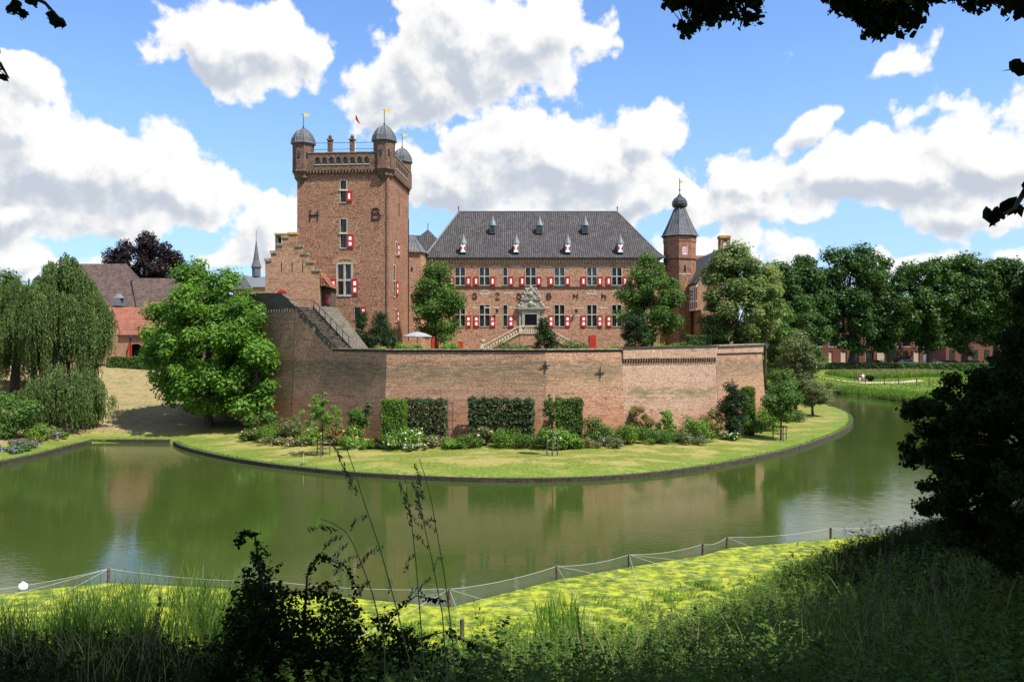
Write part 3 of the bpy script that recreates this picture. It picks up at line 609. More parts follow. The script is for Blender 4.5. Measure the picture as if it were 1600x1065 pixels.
# raised parapet with its row of corbels
mb = MB(); bwall(mb, (9.35, 67.68), P3, 8.36, 8.52, 7.5, -.0, .7); bwall(mb, P3, P4, 8.52, 8.64, 7.9, .0, .5)
for v in range(len(mb.v)): pass
o = mb.build('parapet', M['clean'], root); dd = (Vector(P3)-Vector((9.35, 67.68))).normalized(); nn = Vector((dd.y, -dd.x)); o.location = (nn.x*0.2, nn.y*0.2, 0)
mb = MB(); coping(mb, (9.35, 67.68), P3, 8.38, 8.53, .08, .30); coping(mb, P3, P4, 7.98, 8.0, .10, .16, .3); mb.build('coping', M['darkcoping'], root)
mb = MB(); nk = 38; LL = (Vector(P3)-Vector((9.35, 67.68))).length
for k in range(nk):
    a = Vector((9.35, 67.68))+dd*(k*LL/nk+.05); b_ = a+dd*(LL/nk*.5); p = [a+nn*.19, b_+nn*.19, b_-nn*.1, a-nn*.1]
    mb.hexa([(q.x, q.y, 7.18) for q in p]+[(q.x, q.y, 7.49) for q in p])
mb.build('corbel_row', M['turret'], root)
mb = MB(); coping(mb, (9.35, 67.68), P3, 7.15, 7.15, .34, .03, .2); mb.build('corbel_shade_strip', M['darkcoping'], root)  # dark strip standing in for the shade between the corbels
for (px, py, Y, s_, sl) in ((938, 582, 66.50, .5, .48), (853, 571, 64.36, .42, .05)):
    x, z = X(px, Y), Z(py, Y); mb = MB()
    mb.tube([(x-s_*.8, Y-s_*.8*sl, z), (x+s_*.8, Y+s_*.8*sl, z)], .045, 5); mb.tube([(x, Y-.04, z-s_), (x, Y, z+s_)], .045, 5); mb.build('wall_anchor', M['iron'], root)
# ------------------------------------------------------------------ court and bastion ground
tag(MB().prism([PA(.78), P1, P2, P3, P4, P5, (20, 125), (-30, 125), (-31, 92), PA(1.55)][::1], 6.6, 7.3).build('court_ground', M['ground']), kind='structure')
plat = [PA(1.5), (PA(.80)[0]+.35, PA(.80)[1]+.4), (-18.0, 76.6), (-18.2, 82.4), (-22.6, 83), (-23, 90), (-30, 91)]
tag(MB().prism(plat, 7.3, 12.1).build('bastion_platform', M['old'], ), 'old grey masonry terrace carrying the stepped gable house', 'terrace')
# ------------------------------------------------------------------ the long stairs
st = thing('stone_stairs', 'worn brick stairs climbing along the rampart wall to the stepped gable house', 'stairs', (*PA(.45), 8.2))
du = (Vector(PA(.795))-Vector(PA(.42))).normalized(); inn = Vector((0.63, 0.776)); S0 = Vector(PA(.42)); LS = (Vector(PA(.795))-S0).length; NS = 24
rs = random.Random(4)
mb = MB(); core_ = MB()
for k in range(NS):
    a = S0+du*(LS*k/NS); b_ = S0+du*LS; zt = 8.25+(12.2-8.25)*(k+1)/NS; zb_ = 8.25+(12.2-8.25)*k/NS-0.05 if k else 7.3
    o_ = rs.uniform(-.05, .1); p = [a+inn*(.02), b_+inn*.02, b_+inn*1.5, a+inn*1.5]
    a2 = a-du*rs.uniform(0, .1); p = [a2-inn*o_, S0+du*(LS*(k+1)/NS+.2), S0+du*(LS*(k+1)/NS+.2)+inn*rs.uniform(1.4,1.6), a2+inn*rs.uniform(1.35,1.6)]; p[1] = p[1]-inn*o_
    mb.hexa([(q.x, q.y, zt-0.05) for q in p]+[(q.x, q.y, zt) for q in p])
    w_ = du*.09; core_.hexa([((q+w_).x, (q+w_).y, zt-.4) for q in p]+[((q+w_).x, (q+w_).y, zt-.052) for q in p])
core_.build('riser', M['old'], st)
mb.build('step', plain('stair_tread', (0.15, 0.13, 0.09), .95, .65, 2.5), st)
mb = MB(); A = S0; B = S0+du*LS
for (o0, o1, zo, m_) in ((0.1, 1.5, -.25, 0),):
    p = [A+inn*o0, B+inn*o0, B+inn*o1, A+inn*o1]; mb.hexa([(q.x, q.y, 7.0) for q in p]+[(p[0].x, p[0].y, 8.2+zo), (p[1].x, p[1].y, 12.1+zo), (p[2].x, p[2].y, 12.1+zo), (p[3].x, p[3].y, 8.2+zo)])
mb.build('stair_core', M['old'], st)
mb = MB(); A = S0-du*.6+inn*1.6; B = S0+du*(LS*.93)+inn*1.6; C_ = B+inn*2.9; D_ = A+inn*1.9
mb.hexa([(A.x, A.y, 7.0), (B.x, B.y, 7.0), (C_.x, C_.y, 7.0), (D_.x, D_.y, 7.0), (A.x, A.y, 8.1), (B.x, B.y, 12.3), (C_.x, C_.y, 12.25), (D_.x, D_.y, 8.0)])
mb.build('ramp', M['old'], st)
mb = MB(); hp = []
for k in range(7):
    q = S0+du*(LS*(k+.3)/7)+inn*1.6; z = 8.25+3.95*(k+.3)/7; mb.tube([(q.x, q.y, z-.1), (q.x, q.y, z+1.0)], .035, 5); hp.append((q.x, q.y, z+.98))
mb.tube(hp, .035, 5); q = Vector(hp[-1]); mb.tube([q, q+Vector((-1.6, .6, .15)), q+Vector((-2.6, 2.2, .15))], .03, 5)
for k in range(7):
    e = q+Vector((-.25*k, .1*k, 0)); mb.tube([e-Vector((0, 0, 1)), e], .02, 4)
mb.build('handrail', M['iron'], st)
# ================================================================== shared building bits
def shutter(parent, fr, a0, a1, z0, z1, d, slots):
    s_ = MB().fbox(fr, a0, a1, d+.10, d+.03, z0, z1)
    for zz in ((z0+.06*(z1-z0)), (z1-.10*(z1-z0))): s_.fbox(fr, a0+.03, a1-.03, d+.125, d+.09, zz, zz+.05)
    o = s_.build('shutter', M['red'], parent); w = a1-a0; h = z1-z0; mb = MB()
    if slots == 1: mb.fbox(fr, a0+w*.33, a1-w*.33, d+.112, d+.09, z0+h*.24, z1-h*.24)
    else:
        mb.fbox(fr, a0+w*.28, a1-w*.28, d+.112, d+.09, z0+h*.17, z0+h*.42); MB().fbox(fr, a0+w*.28, a1-w*.28, d+.112, d+.09, z0+h*.57, z0+h*.82).build('panel', M['white'], o)
    mb.build('panel', M['white'], o); return o
def window(parent, fr, a0, a1, z0, z1, cols=2, split=.5, glass='glass', fw=.13, mull=.11, d=0.0, dep=.22, louver=True, name='window'):
    mb = MB(); e = d-dep+.12
    mb.fbox(fr, a0-fw, a0, d+.03, e, z0-fw, z1+fw); mb.fbox(fr, a1, a1+fw, d+.03, e, z0-fw, z1+fw)
    mb.fbox(fr, a0, a1, d+.03, e, z1, z1+fw); mb.fbox(fr, a0, a1, d+.07, e, z0-fw, z0)
    zm = z0+(z1-z0)*split
    if cols == 2: mb.fbox(fr, (a0+a1)/2-mull/2, (a0+a1)/2+mull/2, d+.01, e, z0, z1)
    if split: 
        segs = [(a0, a1)] if cols == 1 else [(a0, (a0+a1)/2-mull/2), ((a0+a1)/2+mull/2, a1)]
        for (p, q) in segs: mb.fbox(fr, p, q, d+.01, e, zm-mull/2, zm+mull/2)
    w = mb.build(name, M['frame'], parent)
    g_ = MB(); f0 = d-dep+.06; g_.fbox(fr, a0-.02, a1+.02, f0, f0-.05, z0-.02, z1+.02); g_.build('pane', M[glass], w)
    if louver:
        lv = MB(); k = int((z1-z0)/.26)
        for i in range(1, k): lv.fbox(fr, a0, a1, f0+.03, f0+.002, z0+(z1-z0)*i/k-.012, z0+(z1-z0)*i/k+.012)
        for i in ((1, 3) if cols == 2 else (1,)):
            aa = a0+(a1-a0)*i/(4 if cols == 2 else 2); lv.fbox(fr, aa-.012, aa+.012, f0+.035, f0+.003, z0, z1)
        lv.build('glazing_bars', M['ledbar'], w)
    return w
M['ledbar'] = plain('glazing_lead', (0.045, 0.055, 0.05), .6, .2)
def anchor(parent, fr, strokes, a, z, s_, d=.06, r=.035):
    for st_ in strokes: pass
    mb = MB()
    for st_ in strokes: mb.tube([fr(a+p[0]*s_, d, z+p[1]*s_) for p in st_], r, 5)
    return mb.build('wall_letter', M['iron'], parent)
GLY = {'H': [[(-.5, -.7), (-.5, .7)], [(.5, -.7), (.5, .7)], [(-.7, .02), (.7, .02)]], 'B': [[(-.5, -.7), (-.5, .7)], [(-.5, .7), (.25, .7), (.38, .5), (.3, .12), (-.5, .08)], [(.3, .12), (.6, -.2), (.5, -.62), (-.6, -.7)]],
       'G': [[(.5, .55), (.1, .75), (-.35, .6), (-.5, 0), (-.3, -.6), (.15, -.75), (.5, -.5), (.5, .05), (.1, .05)]], 'Z': [[(-.5, .7), (.5, .7), (-.5, -.7), (.55, -.7)]],
       'D': [[(-.5, -.7), (-.5, .7), (.1, .6), (.5, .1), (.4, -.5), (-.5, -.7)]], 'N': [[(-.5, -.7), (-.5, .7), (.4, -.6), (.5, .7)]], 'M': [[(-.5, -.7), (-.45, .6), (0, -.1), (.45, .6), (.5, -.7)]],
       'h': [[(-.5, -.7), (-.5, .7)], [(-.5, .0), (.3, .2), (.5, -.1), (.5, -.8)]]}
# ================================================================== the keep
keep = thing('castle_keep', 'tall square brick keep with domed corner turrets and the letters H and B', 'castle tower', (-17.5, 87, 7.3))
KF = F(-22.30, 82.67, -4); KW = 9.67; KR = F(*KF(KW, 0, 0)[:2], 86); KD = 10.2
bl = KF(0, -KD, 0)[:2]; KB = F(*KF(KW, -KD, 0)[:2], 176); KL = F(*bl, 266)
def ka(px): return (px-462.5)/(608-462.5)*KW
def kz(py): return CAMZ+(532.5-py)/FPX*82.35
fh = [(ka(531.5), ka(540.5), kz(296), kz(282.5)), (ka(531.5), ka(540.5), kz(316), kz(298.5)), (ka(531.5), ka(541), kz(363), kz(342.5)), (ka(531.5), ka(541), kz(387), kz(366)),
      (ka(527.5), ka(548), kz(460), kz(413)), (ka(553.5), ka(563), kz(500), kz(479.5))]
mb = MB(); mb.wall(KF, 0, KW, 7.0, 26.6, fh, .3)
def kr(px, a0=0):   # px -> distance along the right face
    k = (px-800)/FPX; ox, oy = KR.o; return (k*oy-ox)/(KR.u[0]-k*KR.u[1])
rh = [(kr(614.5), kr(617.3), kz(461)+.0, kz(412)), (kr(618), kr(620), kz(392), kz(373)), (kr(617.2), kr(619.5), kz(500), kz(482)), (kr(624), kr(625), 24.3, 25.2), (kr(624), kr(625.2), 17.6, 18.3)]
mb.wall(KR, 0, KD, 7.0, 26.6, rh, .3); mb.wall(KB, 0, KW, 7.0, 26.6, []); mb.wall(KL, 0, KD, 7.0, 26.6, [])
mb.build('wall', M['keep'], keep)
for h_ in fh[:4]: window(keep, KF, *h_, cols=1, split=0, fw=.10, dep=.3, glass='glass')
for z_ in (kz(297.2), kz(364.5)): MB().fbox(KF, ka(529), ka(543), .10, -.05, z_-.09, z_+.09).build('window_sill', M['palestone'], keep)
window(keep, KF, *fh[4], cols=2, split=.48, fw=.22, mull=.2, dep=.3); window(keep, KF, *fh[5], cols=1, split=0, fw=.03, dep=.3)
shutter(keep, KF, ka(540.8), ka(550), kz(315.5), kz(298.5), 0, 1); shutter(keep, KF, ka(542), ka(552), kz(387.5), kz(366), 0, 2)
shutter(keep, KF, ka(516), ka(524.8), kz(460.5), kz(435), 0, 2); shutter(keep, KF, ka(549.6), ka(559), kz(460.5), kz(435), 0, 2); shutter(keep, KF, ka(563.5), ka(572), kz(499), kz(479.5), 0, 2)
mb = MB(); n_ = 13; c_ = ka(538)
for k in range(n_):
    t = math.pi*(.18+.64*k/(n_-1)); r0, r1 = 1.15, 1.55; zc = kz(413)-.62
    q = [(c_+math.cos(t-.08)*r0, zc+math.sin(t-.08)*r0), (c_+math.cos(t+.08)*r0, zc+math.sin(t+.08)*r0), (c_+math.cos(t+.08)*r1, zc+math.sin(t+.08)*r1), (c_+math.cos(t-.08)*r1, zc+math.sin(t-.08)*r1)]
    mb.fpoly(KF, [q[0], q[3], q[2], q[1]], .03, -.05)
mb.build('relieving_arch', M['gable'], keep)
for h_ in rh[:3]: window(keep, KR, *h_, cols=1, split=.5 if h_ is rh[0] else 0, fw=.14, dep=.3, louver=False)
shutter(keep, KR, kr(618.4), kr(621.3), kz(460)+.1, kz(436), 0, 2); shutter(keep, KR, kr(620.4), kr(623), kz(395), kz(373), 0, 2); shutter(keep, KR, kr(619.6), kr(622), kz(502), kz(482), 0, 2)
mb = MB()
for h_ in rh[3:]: MB().fbox(KR, h_[0]-.05, h_[1]+.05, -.2, -.25, h_[2]-.05, h_[3]+.05).build('slit', M['glass'], keep)
anchor(keep, KF, GLY['H'], ka(489.5), kz(336), .78, r=.05); anchor(keep, KF, GLY['B'], ka(588), kz(335), .78, r=.055)
mb = MB(); mb.tube([KR(kr(623), .05, 24.0), KR(kr(623), .05, 22.6)], .04, 5); mb.tube([KF(KW-.25, .08, 26), KF(KW-.25, .08, 8)], .03, 4); mb.tube([KR(KD-.5, .08, 23), KR(KD-.5, .08, 9)], .05, 5); mb.build('down_pipe', M['iron'], keep)
# overhanging parapet
ZP0, ZP1 = 26.6, 28.35; mb = MB(); cbs = []; ops = []
for fr, w in ((KF, KW), (KR, KD), (KB, KW), (KL, KD)):
    hs = []
    n_ = 8
    for k in range(n_):
        a = 1.9+(w-3.8)*(k+.5)/n_-.27; hs.append((a, a+.52, 27.2, 27.95))
    mb.wall(fr, -.3, w+.3, ZP0, ZP1, hs, .3, .3)
    mb.quad(fr(-.3, .3, ZP0), fr(-.3, -.1, ZP0), fr(w+.3, -.1, ZP0), fr(w+.3, .3, ZP0)); mb.quad(fr(-.3, .3, ZP1), fr(w+.3, .3, ZP1), fr(w-.15, -.15, ZP1), fr(.15, -.15, ZP1))
    mb.quad(fr(0, -.15, 26.2), fr(w, -.15, 26.2), fr(w, -.15, ZP1), fr(0, -.15, ZP1))
    for h_ in hs:
        ops.append(MB().fbox(fr, h_[0]-.02, h_[1]+.02, .12, .04, h_[2], h_[3])); cbs.append(MB().fbox(fr, h_[0]-.04, h_[1]+.04, .36, .24, h_[2]-.08, h_[2]))
        # arched head
        a0, a1, zt = h_[0], h_[1], h_[3]; mb.fpoly(fr, [(a0, zt-.22), (a0+.14, zt-.05), (a0+.26, zt+.004), (a0, zt+.004)], .3, .05); mb.fpoly(fr, [(a1, zt-.22), (a1, zt+.004), (a1-.26, zt+.004), (a1-.14, zt-.05)], .3, .05)
    for k in range(int(w/.34)):
        a = .05+k*.34; mb.fbox(fr, a, a+.18, .30, .0, ZP0-.28, ZP0-.003)
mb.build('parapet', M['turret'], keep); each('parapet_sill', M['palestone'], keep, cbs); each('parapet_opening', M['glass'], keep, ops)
mb = MB()
for fr, w in ((KF, KW), (KR, KD), (KB, KW), (KL, KD)): mb.fbox(fr, .2, w-.2, .36, -.18, ZP1+.004, ZP1+.10)
mb.build('coping', M['coping'], keep)
tag(MB().prism([KF(.1, -.1, 0)[:2], KF(KW-.1, -.1, 0)[:2], KF(KW-.1, -KD+.1, 0)[:2], KF(.1, -KD+.1, 0)[:2]], 26.3, 26.7).build('roof', M['lead'], keep))
def turret(cx, cy, zt, r, vane, flag):
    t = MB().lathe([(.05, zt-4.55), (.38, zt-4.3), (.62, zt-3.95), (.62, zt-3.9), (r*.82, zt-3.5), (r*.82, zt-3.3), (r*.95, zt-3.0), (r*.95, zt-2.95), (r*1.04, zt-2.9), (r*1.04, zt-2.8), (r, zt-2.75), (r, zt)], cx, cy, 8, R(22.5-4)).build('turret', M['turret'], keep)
    MB().lathe([(r*1.0, zt-.01), (r*1.19, zt+.05), (r*1.19, zt+.15), (r*1.13, zt+.18)], cx, cy, 8, R(22.5-4)).build('eave', M['lead'], t)
    pr = [(r*1.12, zt+.18), (r*1.04, zt+.62), (r*.87, zt+1.0), (r*.60, zt+1.38), (r*.30, zt+1.62), (r*.06, zt+1.75)]
    MB().lathe(pr, cx, cy, 8, R(22.5-4)).build('dome', M['slate'], t)
    mb = MB()
    for i in range(8):
        a = R(22.5-4)+i*math.pi/4; mb.tube([(cx+math.cos(a)*(q+.01), cy+math.sin(a)*(q+.01), z+.01) for q, z in pr], .05, 4)
    mb.build('rib', M['lead'], t)
    mb = MB().tube([(cx, cy, zt+1.7), (cx, cy, zt+vane)], .035, 5); mb.lathe([(.01, zt+1.75), (.11, zt+1.9), (.01, zt+2.05)], cx, cy, 6); mb.tube([(cx-.28, cy, zt+vane-.1), (cx, cy, zt+vane-.1)], .02, 4); v = mb.build('weather_vane', M['iron'], t)
    if flag: MB().add([(cx+.02, cy-.012, zt+vane-.28), (cx+.55, cy-.012, zt+vane-.36), (cx+.62, cy-.012, zt+vane-.02), (cx+.02, cy-.012, zt+vane+.04), (cx+.02, cy+.012, zt+vane-.28), (cx+.55, cy+.012, zt+vane-.36), (cx+.62, cy+.012, zt+vane-.02), (cx+.02, cy+.012, zt+vane+.04)],
                   [(0, 1, 2, 3), (7, 6, 5, 4), (0, 4, 5, 1), (1, 5, 6, 2), (2, 6, 7, 3), (3, 7, 4, 0)]).build('vane_flag', M['gold'], t)
    mb = MB()
    for dg in (-100, -55, -145, -10): 
        a = R(dg); c2 = Vector((cx+math.cos(a)*r*.95, cy+math.sin(a)*r*.95, zt-1.2)); tx = Vector((-math.sin(a), math.cos(a), 0))*.09; on = Vector((math.cos(a), math.sin(a), 0))*.06
        p = [c2-tx+on, c2+tx+on, c2+tx-on, c2-tx-on]; mb.hexa([(q.x, q.y, q.z-.3) for q in p]+[(q.x, q.y, q.z+.3) for q in p])
    mb.build('slit', M['glass'], t)
    return t
turret(X(600.5, 82.5), 82.5, 29.55, 1.13, 3.45, True); turret(X(474, 83.1), 83.1, 29.4, 1.10, 3.3, True)
turret(X(628, 91.8), 92.0, 29.5, 1.05, 3.4, True); turret(X(508, 92.5), 92.5, 28.6, 1.0, 2.2, False)
mb0 = None
for px in (515, 550):
    a = ka(px); mb = MB().fbox(KF, a-.22, a+.22, .2, -.2, ZP1+.1, ZP1+1.35); mb.fbox(KF, a-.3, a+.3, .28, -.28, ZP1+1.35, ZP1+1.5); c2 = KF(a, 0, 0); mb.lathe([(.02, ZP1+1.5), (.17, ZP1+1.62), (.2, ZP1+1.75), (.14, ZP1+1.9), (.02, ZP1+1.96)], c2[0], c2[1], 10)
    mb.build('chimney', M['turret'], keep)
mb = MB().tube([KF(.8, 0, ZP1+1.12), KF(KW-.8, 0, ZP1+1.12)], .03, 4).tube([KF(.8, 0, ZP1+.45), KF(KW-.8, 0, ZP1+.45)], .03, 4); mb.build('railing', M['iron'], keep)
fc = KF(ka(555), -3, 0); x = X(554.5, fc[1]); zt = Z(175, fc[1])
fl = thing('flagpole', 'white flagpole with a drooping red and white pennant on the keep roof', 'flagpole', (x, fc[1], 26.7))
MB().tube([(x, fc[1], 26.7), (x, fc[1], zt)], .05, 6).build('pole', M['white'], fl)
fmb = MB(); y = fc[1]; fmb.add([(x+.05, y-.01, zt-.25), (x+.22, y-.05, zt-.5), (x+.42, y-.01, zt-.95), (x+.62, y+.03, zt-1.35), (x+.45, y-.02, zt-1.25), (x+.22, y+.02, zt-1.0), (x+.05, y+.01, zt-.8)], [(0, 6, 5, 1), (1, 5, 4, 2), (2, 4, 3)])
M['flagred'] = plain('flag_red', (0.55, 0.03, 0.03), .7, .1)
o = fmb.build('flag', M['flagred'], fl); md = o.modifiers.new('thick', 'SOLIDIFY'); md.thickness = .02
# ================================================================== stepped gable house
gh = thing('stepped_gable_house', 'small brick house with a stepped gable beside the left side of the keep', 'house', (-21.5, 80, 12.1))
GY = 79.0; GF = F(0, GY, 0)
def gx(px): return X(px, GY)
def gz(py): return Z(py, GY)
steps = [(414.5, 407), (423, 407), (423, 394.5), (431.6, 394.5), (431.6, 397-14), (440.7, 383), (440.7, 384-12.5), (449.5, 371.5), (449.5, 366), (463, 366), (463, 371.5+1), (463, 384), (471.5, 384), (471.5, 397), (480.6, 397), (480.6, 411), (489.5, 411), (489.5, 424.5), (499, 424.5)]
steps = [(414.5, 408), (423, 408), (423, 396), (431.6, 396), (431.6, 384), (440.7, 384), (440.7, 372), (450, 372), (450, 366), (463, 366), (463, 386), (471.5, 386), (471.5, 398), (480.6, 398), (480.6, 411), (489.5, 411), (489.5, 424), (499, 424)]
pts = [(gx(414.5), 12.0)]+[(gx(499), 12.0)]+[(gx(a), gz(b)) for a, b in steps[::-1]]
MB().fpoly(GF, pts, 0, -.5).build('gable_wall', M['gable'], gh)
mb = MB()
for (a0, a1, py) in ((414.5, 423, 408), (423, 431.6, 396), (431.6, 440.7, 384), (440.7, 450, 372), (463, 471.5, 386), (471.5, 480.6, 398), (480.6, 489.5, 411), (489.5, 499, 424)):
    MB().fbox(GF, gx(a0)-.08, gx(a1)+.08, .10, -.6, gz(py)+.004, gz(py)+.28).build('step_cap', M['coping'], gh)
MB().fbox(GF, gx(450)-.08, gx(463)+.08, .1, -.6, gz(366)+.004, gz(366)+.2).build('step_cap', M['lichen'], gh)
mb = MB()
for px in (440, 456.5, 473): MB().fbox(GF, gx(px)-.04, gx(px)+.04, .012, -.02, gz(425), gz(409)).build('wall_slit', M['iron'], gh)
apx = gx(457); hw = gx(499)-apx; GD = 3.3
mb = MB(); mb.box(gx(415.5), gx(498), GY+.5, GY+GD, 12.0, gz(424)); mb.build('wall', M['gable'], gh)
mb = MB(); ze = gz(430); zr = gz(398)
mb.hexa([(apx, GY+.5, zr-.15), (gx(516), GY+.5, gz(448)-.12), (gx(516), GY+GD, gz(448)-.12), (apx, GY+GD, zr-.15), (apx, GY+.5, zr), (gx(503), GY+.5, gz(440)+.05), (gx(503), GY+GD, gz(440)+.05), (apx, GY+GD, zr)])
mb.hexa([(gx(414), GY+.5, gz(420)), (apx, GY+.5, zr-.15), (apx, GY+GD, zr-.15), (gx(414), GY+GD, gz(420)), (gx(414), GY+.5, gz(420)+.15), (apx, GY+.5, zr), (apx, GY+GD, zr), (gx(414), GY+GD, gz(420)+.15)])
mb.add([(gx(499.2), GY+.1, gz(427)), (gx(503), GY+.1, gz(432)), (gx(508), GY+.1, gz(441)), (gx(516.5), GY+.1, gz(448.5)), (gx(516.5), GY+3.2, gz(448.5)), (gx(499.2), GY+3.2, gz(427)), (gx(499.2), GY+.1, gz(446))], [(0, 1, 2, 3, 6), (0, 5, 4, 3)])
mb.build('roof', M['redtile'], gh)
AF = F(gx(499), GY+1.4, 0); MB().fbox(AF, 0, gx(513)-gx(499), .0, -3, 12.0, gz(447)).build('annexe', M['old'], gh)
AFx = gx(499); 
for (p0, p1, q0, q1) in ((502.5, 505.5, 472, 457), (508.5, 510.5, 474, 459)): MB().box(gx(p0), gx(p1), GY+1.3, GY+1.38, gz(q0), gz(q1)).build('shutter', M['red'], gh)
MB().box(gx(505.7), gx(508.3), GY+1.33, GY+1.39, gz(474), gz(458)).build('door', M['glass'], gh)
MB().fpoly(GF, [(gx(434.5)+.0, gz(457)), (gx(447), gz(457)), (gx(446), gz(454)), (gx(443), gz(452.5)), (gx(438), gz(452.5)), (gx(435.3), gz(454))], .08, 0).build('shutter', M['red'], gh)
# ruined chimney piece behind the left steps
CF = F(0, GY+4.5, 0); cx0, cx1 = X(430, GY+4.5), X(446.5, GY+4.5); cz = lambda p: Z(p, GY+4.5); mb = MB()
mb.fbox(CF, cx0, cx0+.32, 0, -1.2, cz(410), cz(371)); mb.fbox(CF, cx1-.4, cx1, 0, -1.2, cz(410), cz(371)); mb.fbox(CF, cx0, cx1, 0.02, -1.22, cz(371)+.003, cz(367)); mb.build('chimney', M['old'], gh)
MB().fbox(CF, cx0-.08, cx1+.05, .08, -1.3, cz(367)+.003, cz(367)+.18).build('chimney_cap', M['lichen'], gh)
# ================================================================== stair turret between keep and house
tt = thing('square_stair_tower', 'narrow brick stair tower with a grey slate roof between the keep and the great house', 'tower', (-11.9, 93.5, 7.3))
x0, x1 = -14.2, X(658, 92.2); TF = F(0, 92.2, 0); zt = Z(394, 92.2)
hs = [(X(642, 92.2), X(645, 92.2), Z(424, 92.2), Z(417, 92.2)), (X(642, 92.2), X(645, 92.2), Z(467, 92.2), Z(459, 92.2)), (X(633, 92.2), X(635.5, 92.2), Z(505, 92.2), Z(498, 92.2))]
mb = MB(); mb.wall(TF, x0, x1, 7.0, zt, hs, .3)
x2 = X(663.5, 93.2); mb.quad((x1, 92.2, 7), (x2, 93.2, 7), (x2, 93.2, zt), (x1, 92.2, zt)); mb.quad((x2, 93.2, 7), (x2, 97, 7), (x2, 97, zt), (x2, 93.2, zt)); mb.quad((x0, 92.2, 7), (x0, 92.2, zt), (x0, 97, zt), (x0, 97, 7))
mb.build('wall', M['house'], tt)
mb = MB()
for h_ in hs: MB().fbox(TF, h_[0]-.02, h_[1]+.02, -.2, -.26, h_[2]-.02, h_[3]+.02).build('slit', M['glass'], tt)
zr = Z(367.5, 94.5); mb = MB(); e = .25
base = [(x0, 92.2-e, zt), (x1+.1, 92.2-e, zt), (x2+e, 93.2-.1, zt), (x2+e, 97, zt), (x0, 97, zt)]; rA = (X(646, 94.5), 94.6, zr); rB = (x0, 94.6, zr)
mb.add(base+[rA, rB], [(0, 1, 5, 6), (1, 2, 5), (2, 3, 5), (3, 4, 6, 5), (4, 0, 6), (4, 3, 2, 1, 0)]); mb.build('roof', M['slate'], tt)
mb = MB(); mb.tube([base[1], rA], .07, 5); mb.tube([rA, rB], .07, 5); mb.tube([base[2], rA], .05, 5); mb.build('ridge_lead', M['lead'], tt)
mb = MB().tube([(X(632.6, 92), 92.0, 9), (X(632.6, 92), 92.0, 20)], .05, 5); mb.build('down_pipe', M['iron'], tt)
# ================================================================== great house
HY = 95.0; HF = F(0, HY, 0)
def hx(px): return X(px, HY)
def hzz(py): return Z(py, HY)
ho = thing('great_house', 'broad brick castle hall with a hipped grey tile roof and rows of red shutters', 'castle hall', (3, 102, 7.3))
up = [(711.5, 726.5, 2, 'glass'), (749.5, 764.5, 2, 'glass'), (786.5, 792.5, 1, 'glass'), (821.5, 836.8, 2, 'glass'), (866.5, 881.7, 2, 'greenglass'), (917.5, 932, 2, 'greenglass'), (956.5, 971, 2, 'glass'), (994, 1008, 2, 'glass'), (672, 687, 2, 'glass')]
lo = [(711.5, 726.5, 2, 'glass'), (749.7, 764.7, 2, 'glass'), (786.5, 792.5, 1, 'glass'), (866.5, 881.7, 2, 'glass'), (917.5, 932, 2, 'glass'), (956.5, 971, 2, 'glass'), (994, 1008, 2, 'glass'), (672, 687, 2, 'glass')]
hu = [(hx(a), hx(b), hzz(445), hzz(418.3)) for a, b, _, _ in up]; hl = [(hx(a), hx(b), hzz(509.5), hzz(476.5)) for a, b, _, _ in lo]
door = (hx(820), hx(838.7), hzz(511), hzz(491))
xL, xR = hx(664), 17.6; zE = hzz(404.5)
holes = hu+hl+[door]
mb = MB(); mb.wall(HF, xL, xR, 7.0, zE, holes, .25); mb.quad((xR, HY, 7), (xR, HY+14, 7), (xR, HY+14, zE), (xR, HY, zE)); mb.quad((xL, HY, 7), (xL, HY, zE), (xL, HY+14, zE), (xL, HY+14, 7)); mb.quad((xR, HY+14, 7), (xL, HY+14, 7), (xL, HY+14, zE), (xR, HY+14, zE))
mb.build('wall', M['house'], ho)
for (a, b, c, gl), h_ in zip(up, hu): window(ho, HF, *h_, cols=c, split=.5, glass=gl, fw=.09, mull=.13, louver=True)
for (a, b, c, gl), h_ in zip(lo, hl): window(ho, HF, *h_, cols=c, split=.55, glass=gl, fw=.09, mull=.13)
for (p0, p1) in ((702, 710), (728, 736), (740, 748), (765.7, 774), (794.3, 802.3), (812, 820), (838, 846), (856.7, 865), (882.7, 890.7), (907.5, 915.7), (933.3, 941.3), (947, 955), (972.5, 980.5), (984.5, 992.5), (1010, 1018)):
    shutter(ho, HF, hx(p0), hx(p1), hzz(446.5), hzz(432), 0, 1)
for (p0, p1) in ((702, 710), (728, 736), (740.2, 748.4), (765.7, 774), (794.3, 802.5), (857, 865), (882.7, 890.7), (907.8, 916), (933.3, 941.3), (947.2, 955.5), (972.5, 980.5), (984.5, 992.5), (1010, 1018)):
    shutter(ho, HF, hx(p0), hx(p1), hzz(511), hzz(492.5), 0, 2)
mb = MB(); mb.fbox(HF, xL, xR, .10, -.02, hzz(449.6), hzz(447.8)); mb.build('string_course', M['darkcoping'], ho)
mb = MB()
for (p0, p1, py) in ((729, 735, 417), (739, 745, 417), (767, 783, 417), (798, 816, 417), (843, 864, 417), (884, 912, 418), (935, 953, 418), (979, 992, 418), (739, 748, 481), (770, 780, 480.5), (795, 801, 480.5), (802.5, 808, 480.5), (853, 859, 480.5), (888, 890, 481.3), (894, 912, 481.3), (937, 950, 481), (766, 779, 492.5), (850, 856, 493), (884, 907, 493), (787, 802, 457.8), (757, 768, 480.2)):
    MB().fbox(HF, hx(p0), hx(p1), .018, -.02, hzz(py+.9), hzz(py-.9)).build('pale_band', M['palestone'], ho)
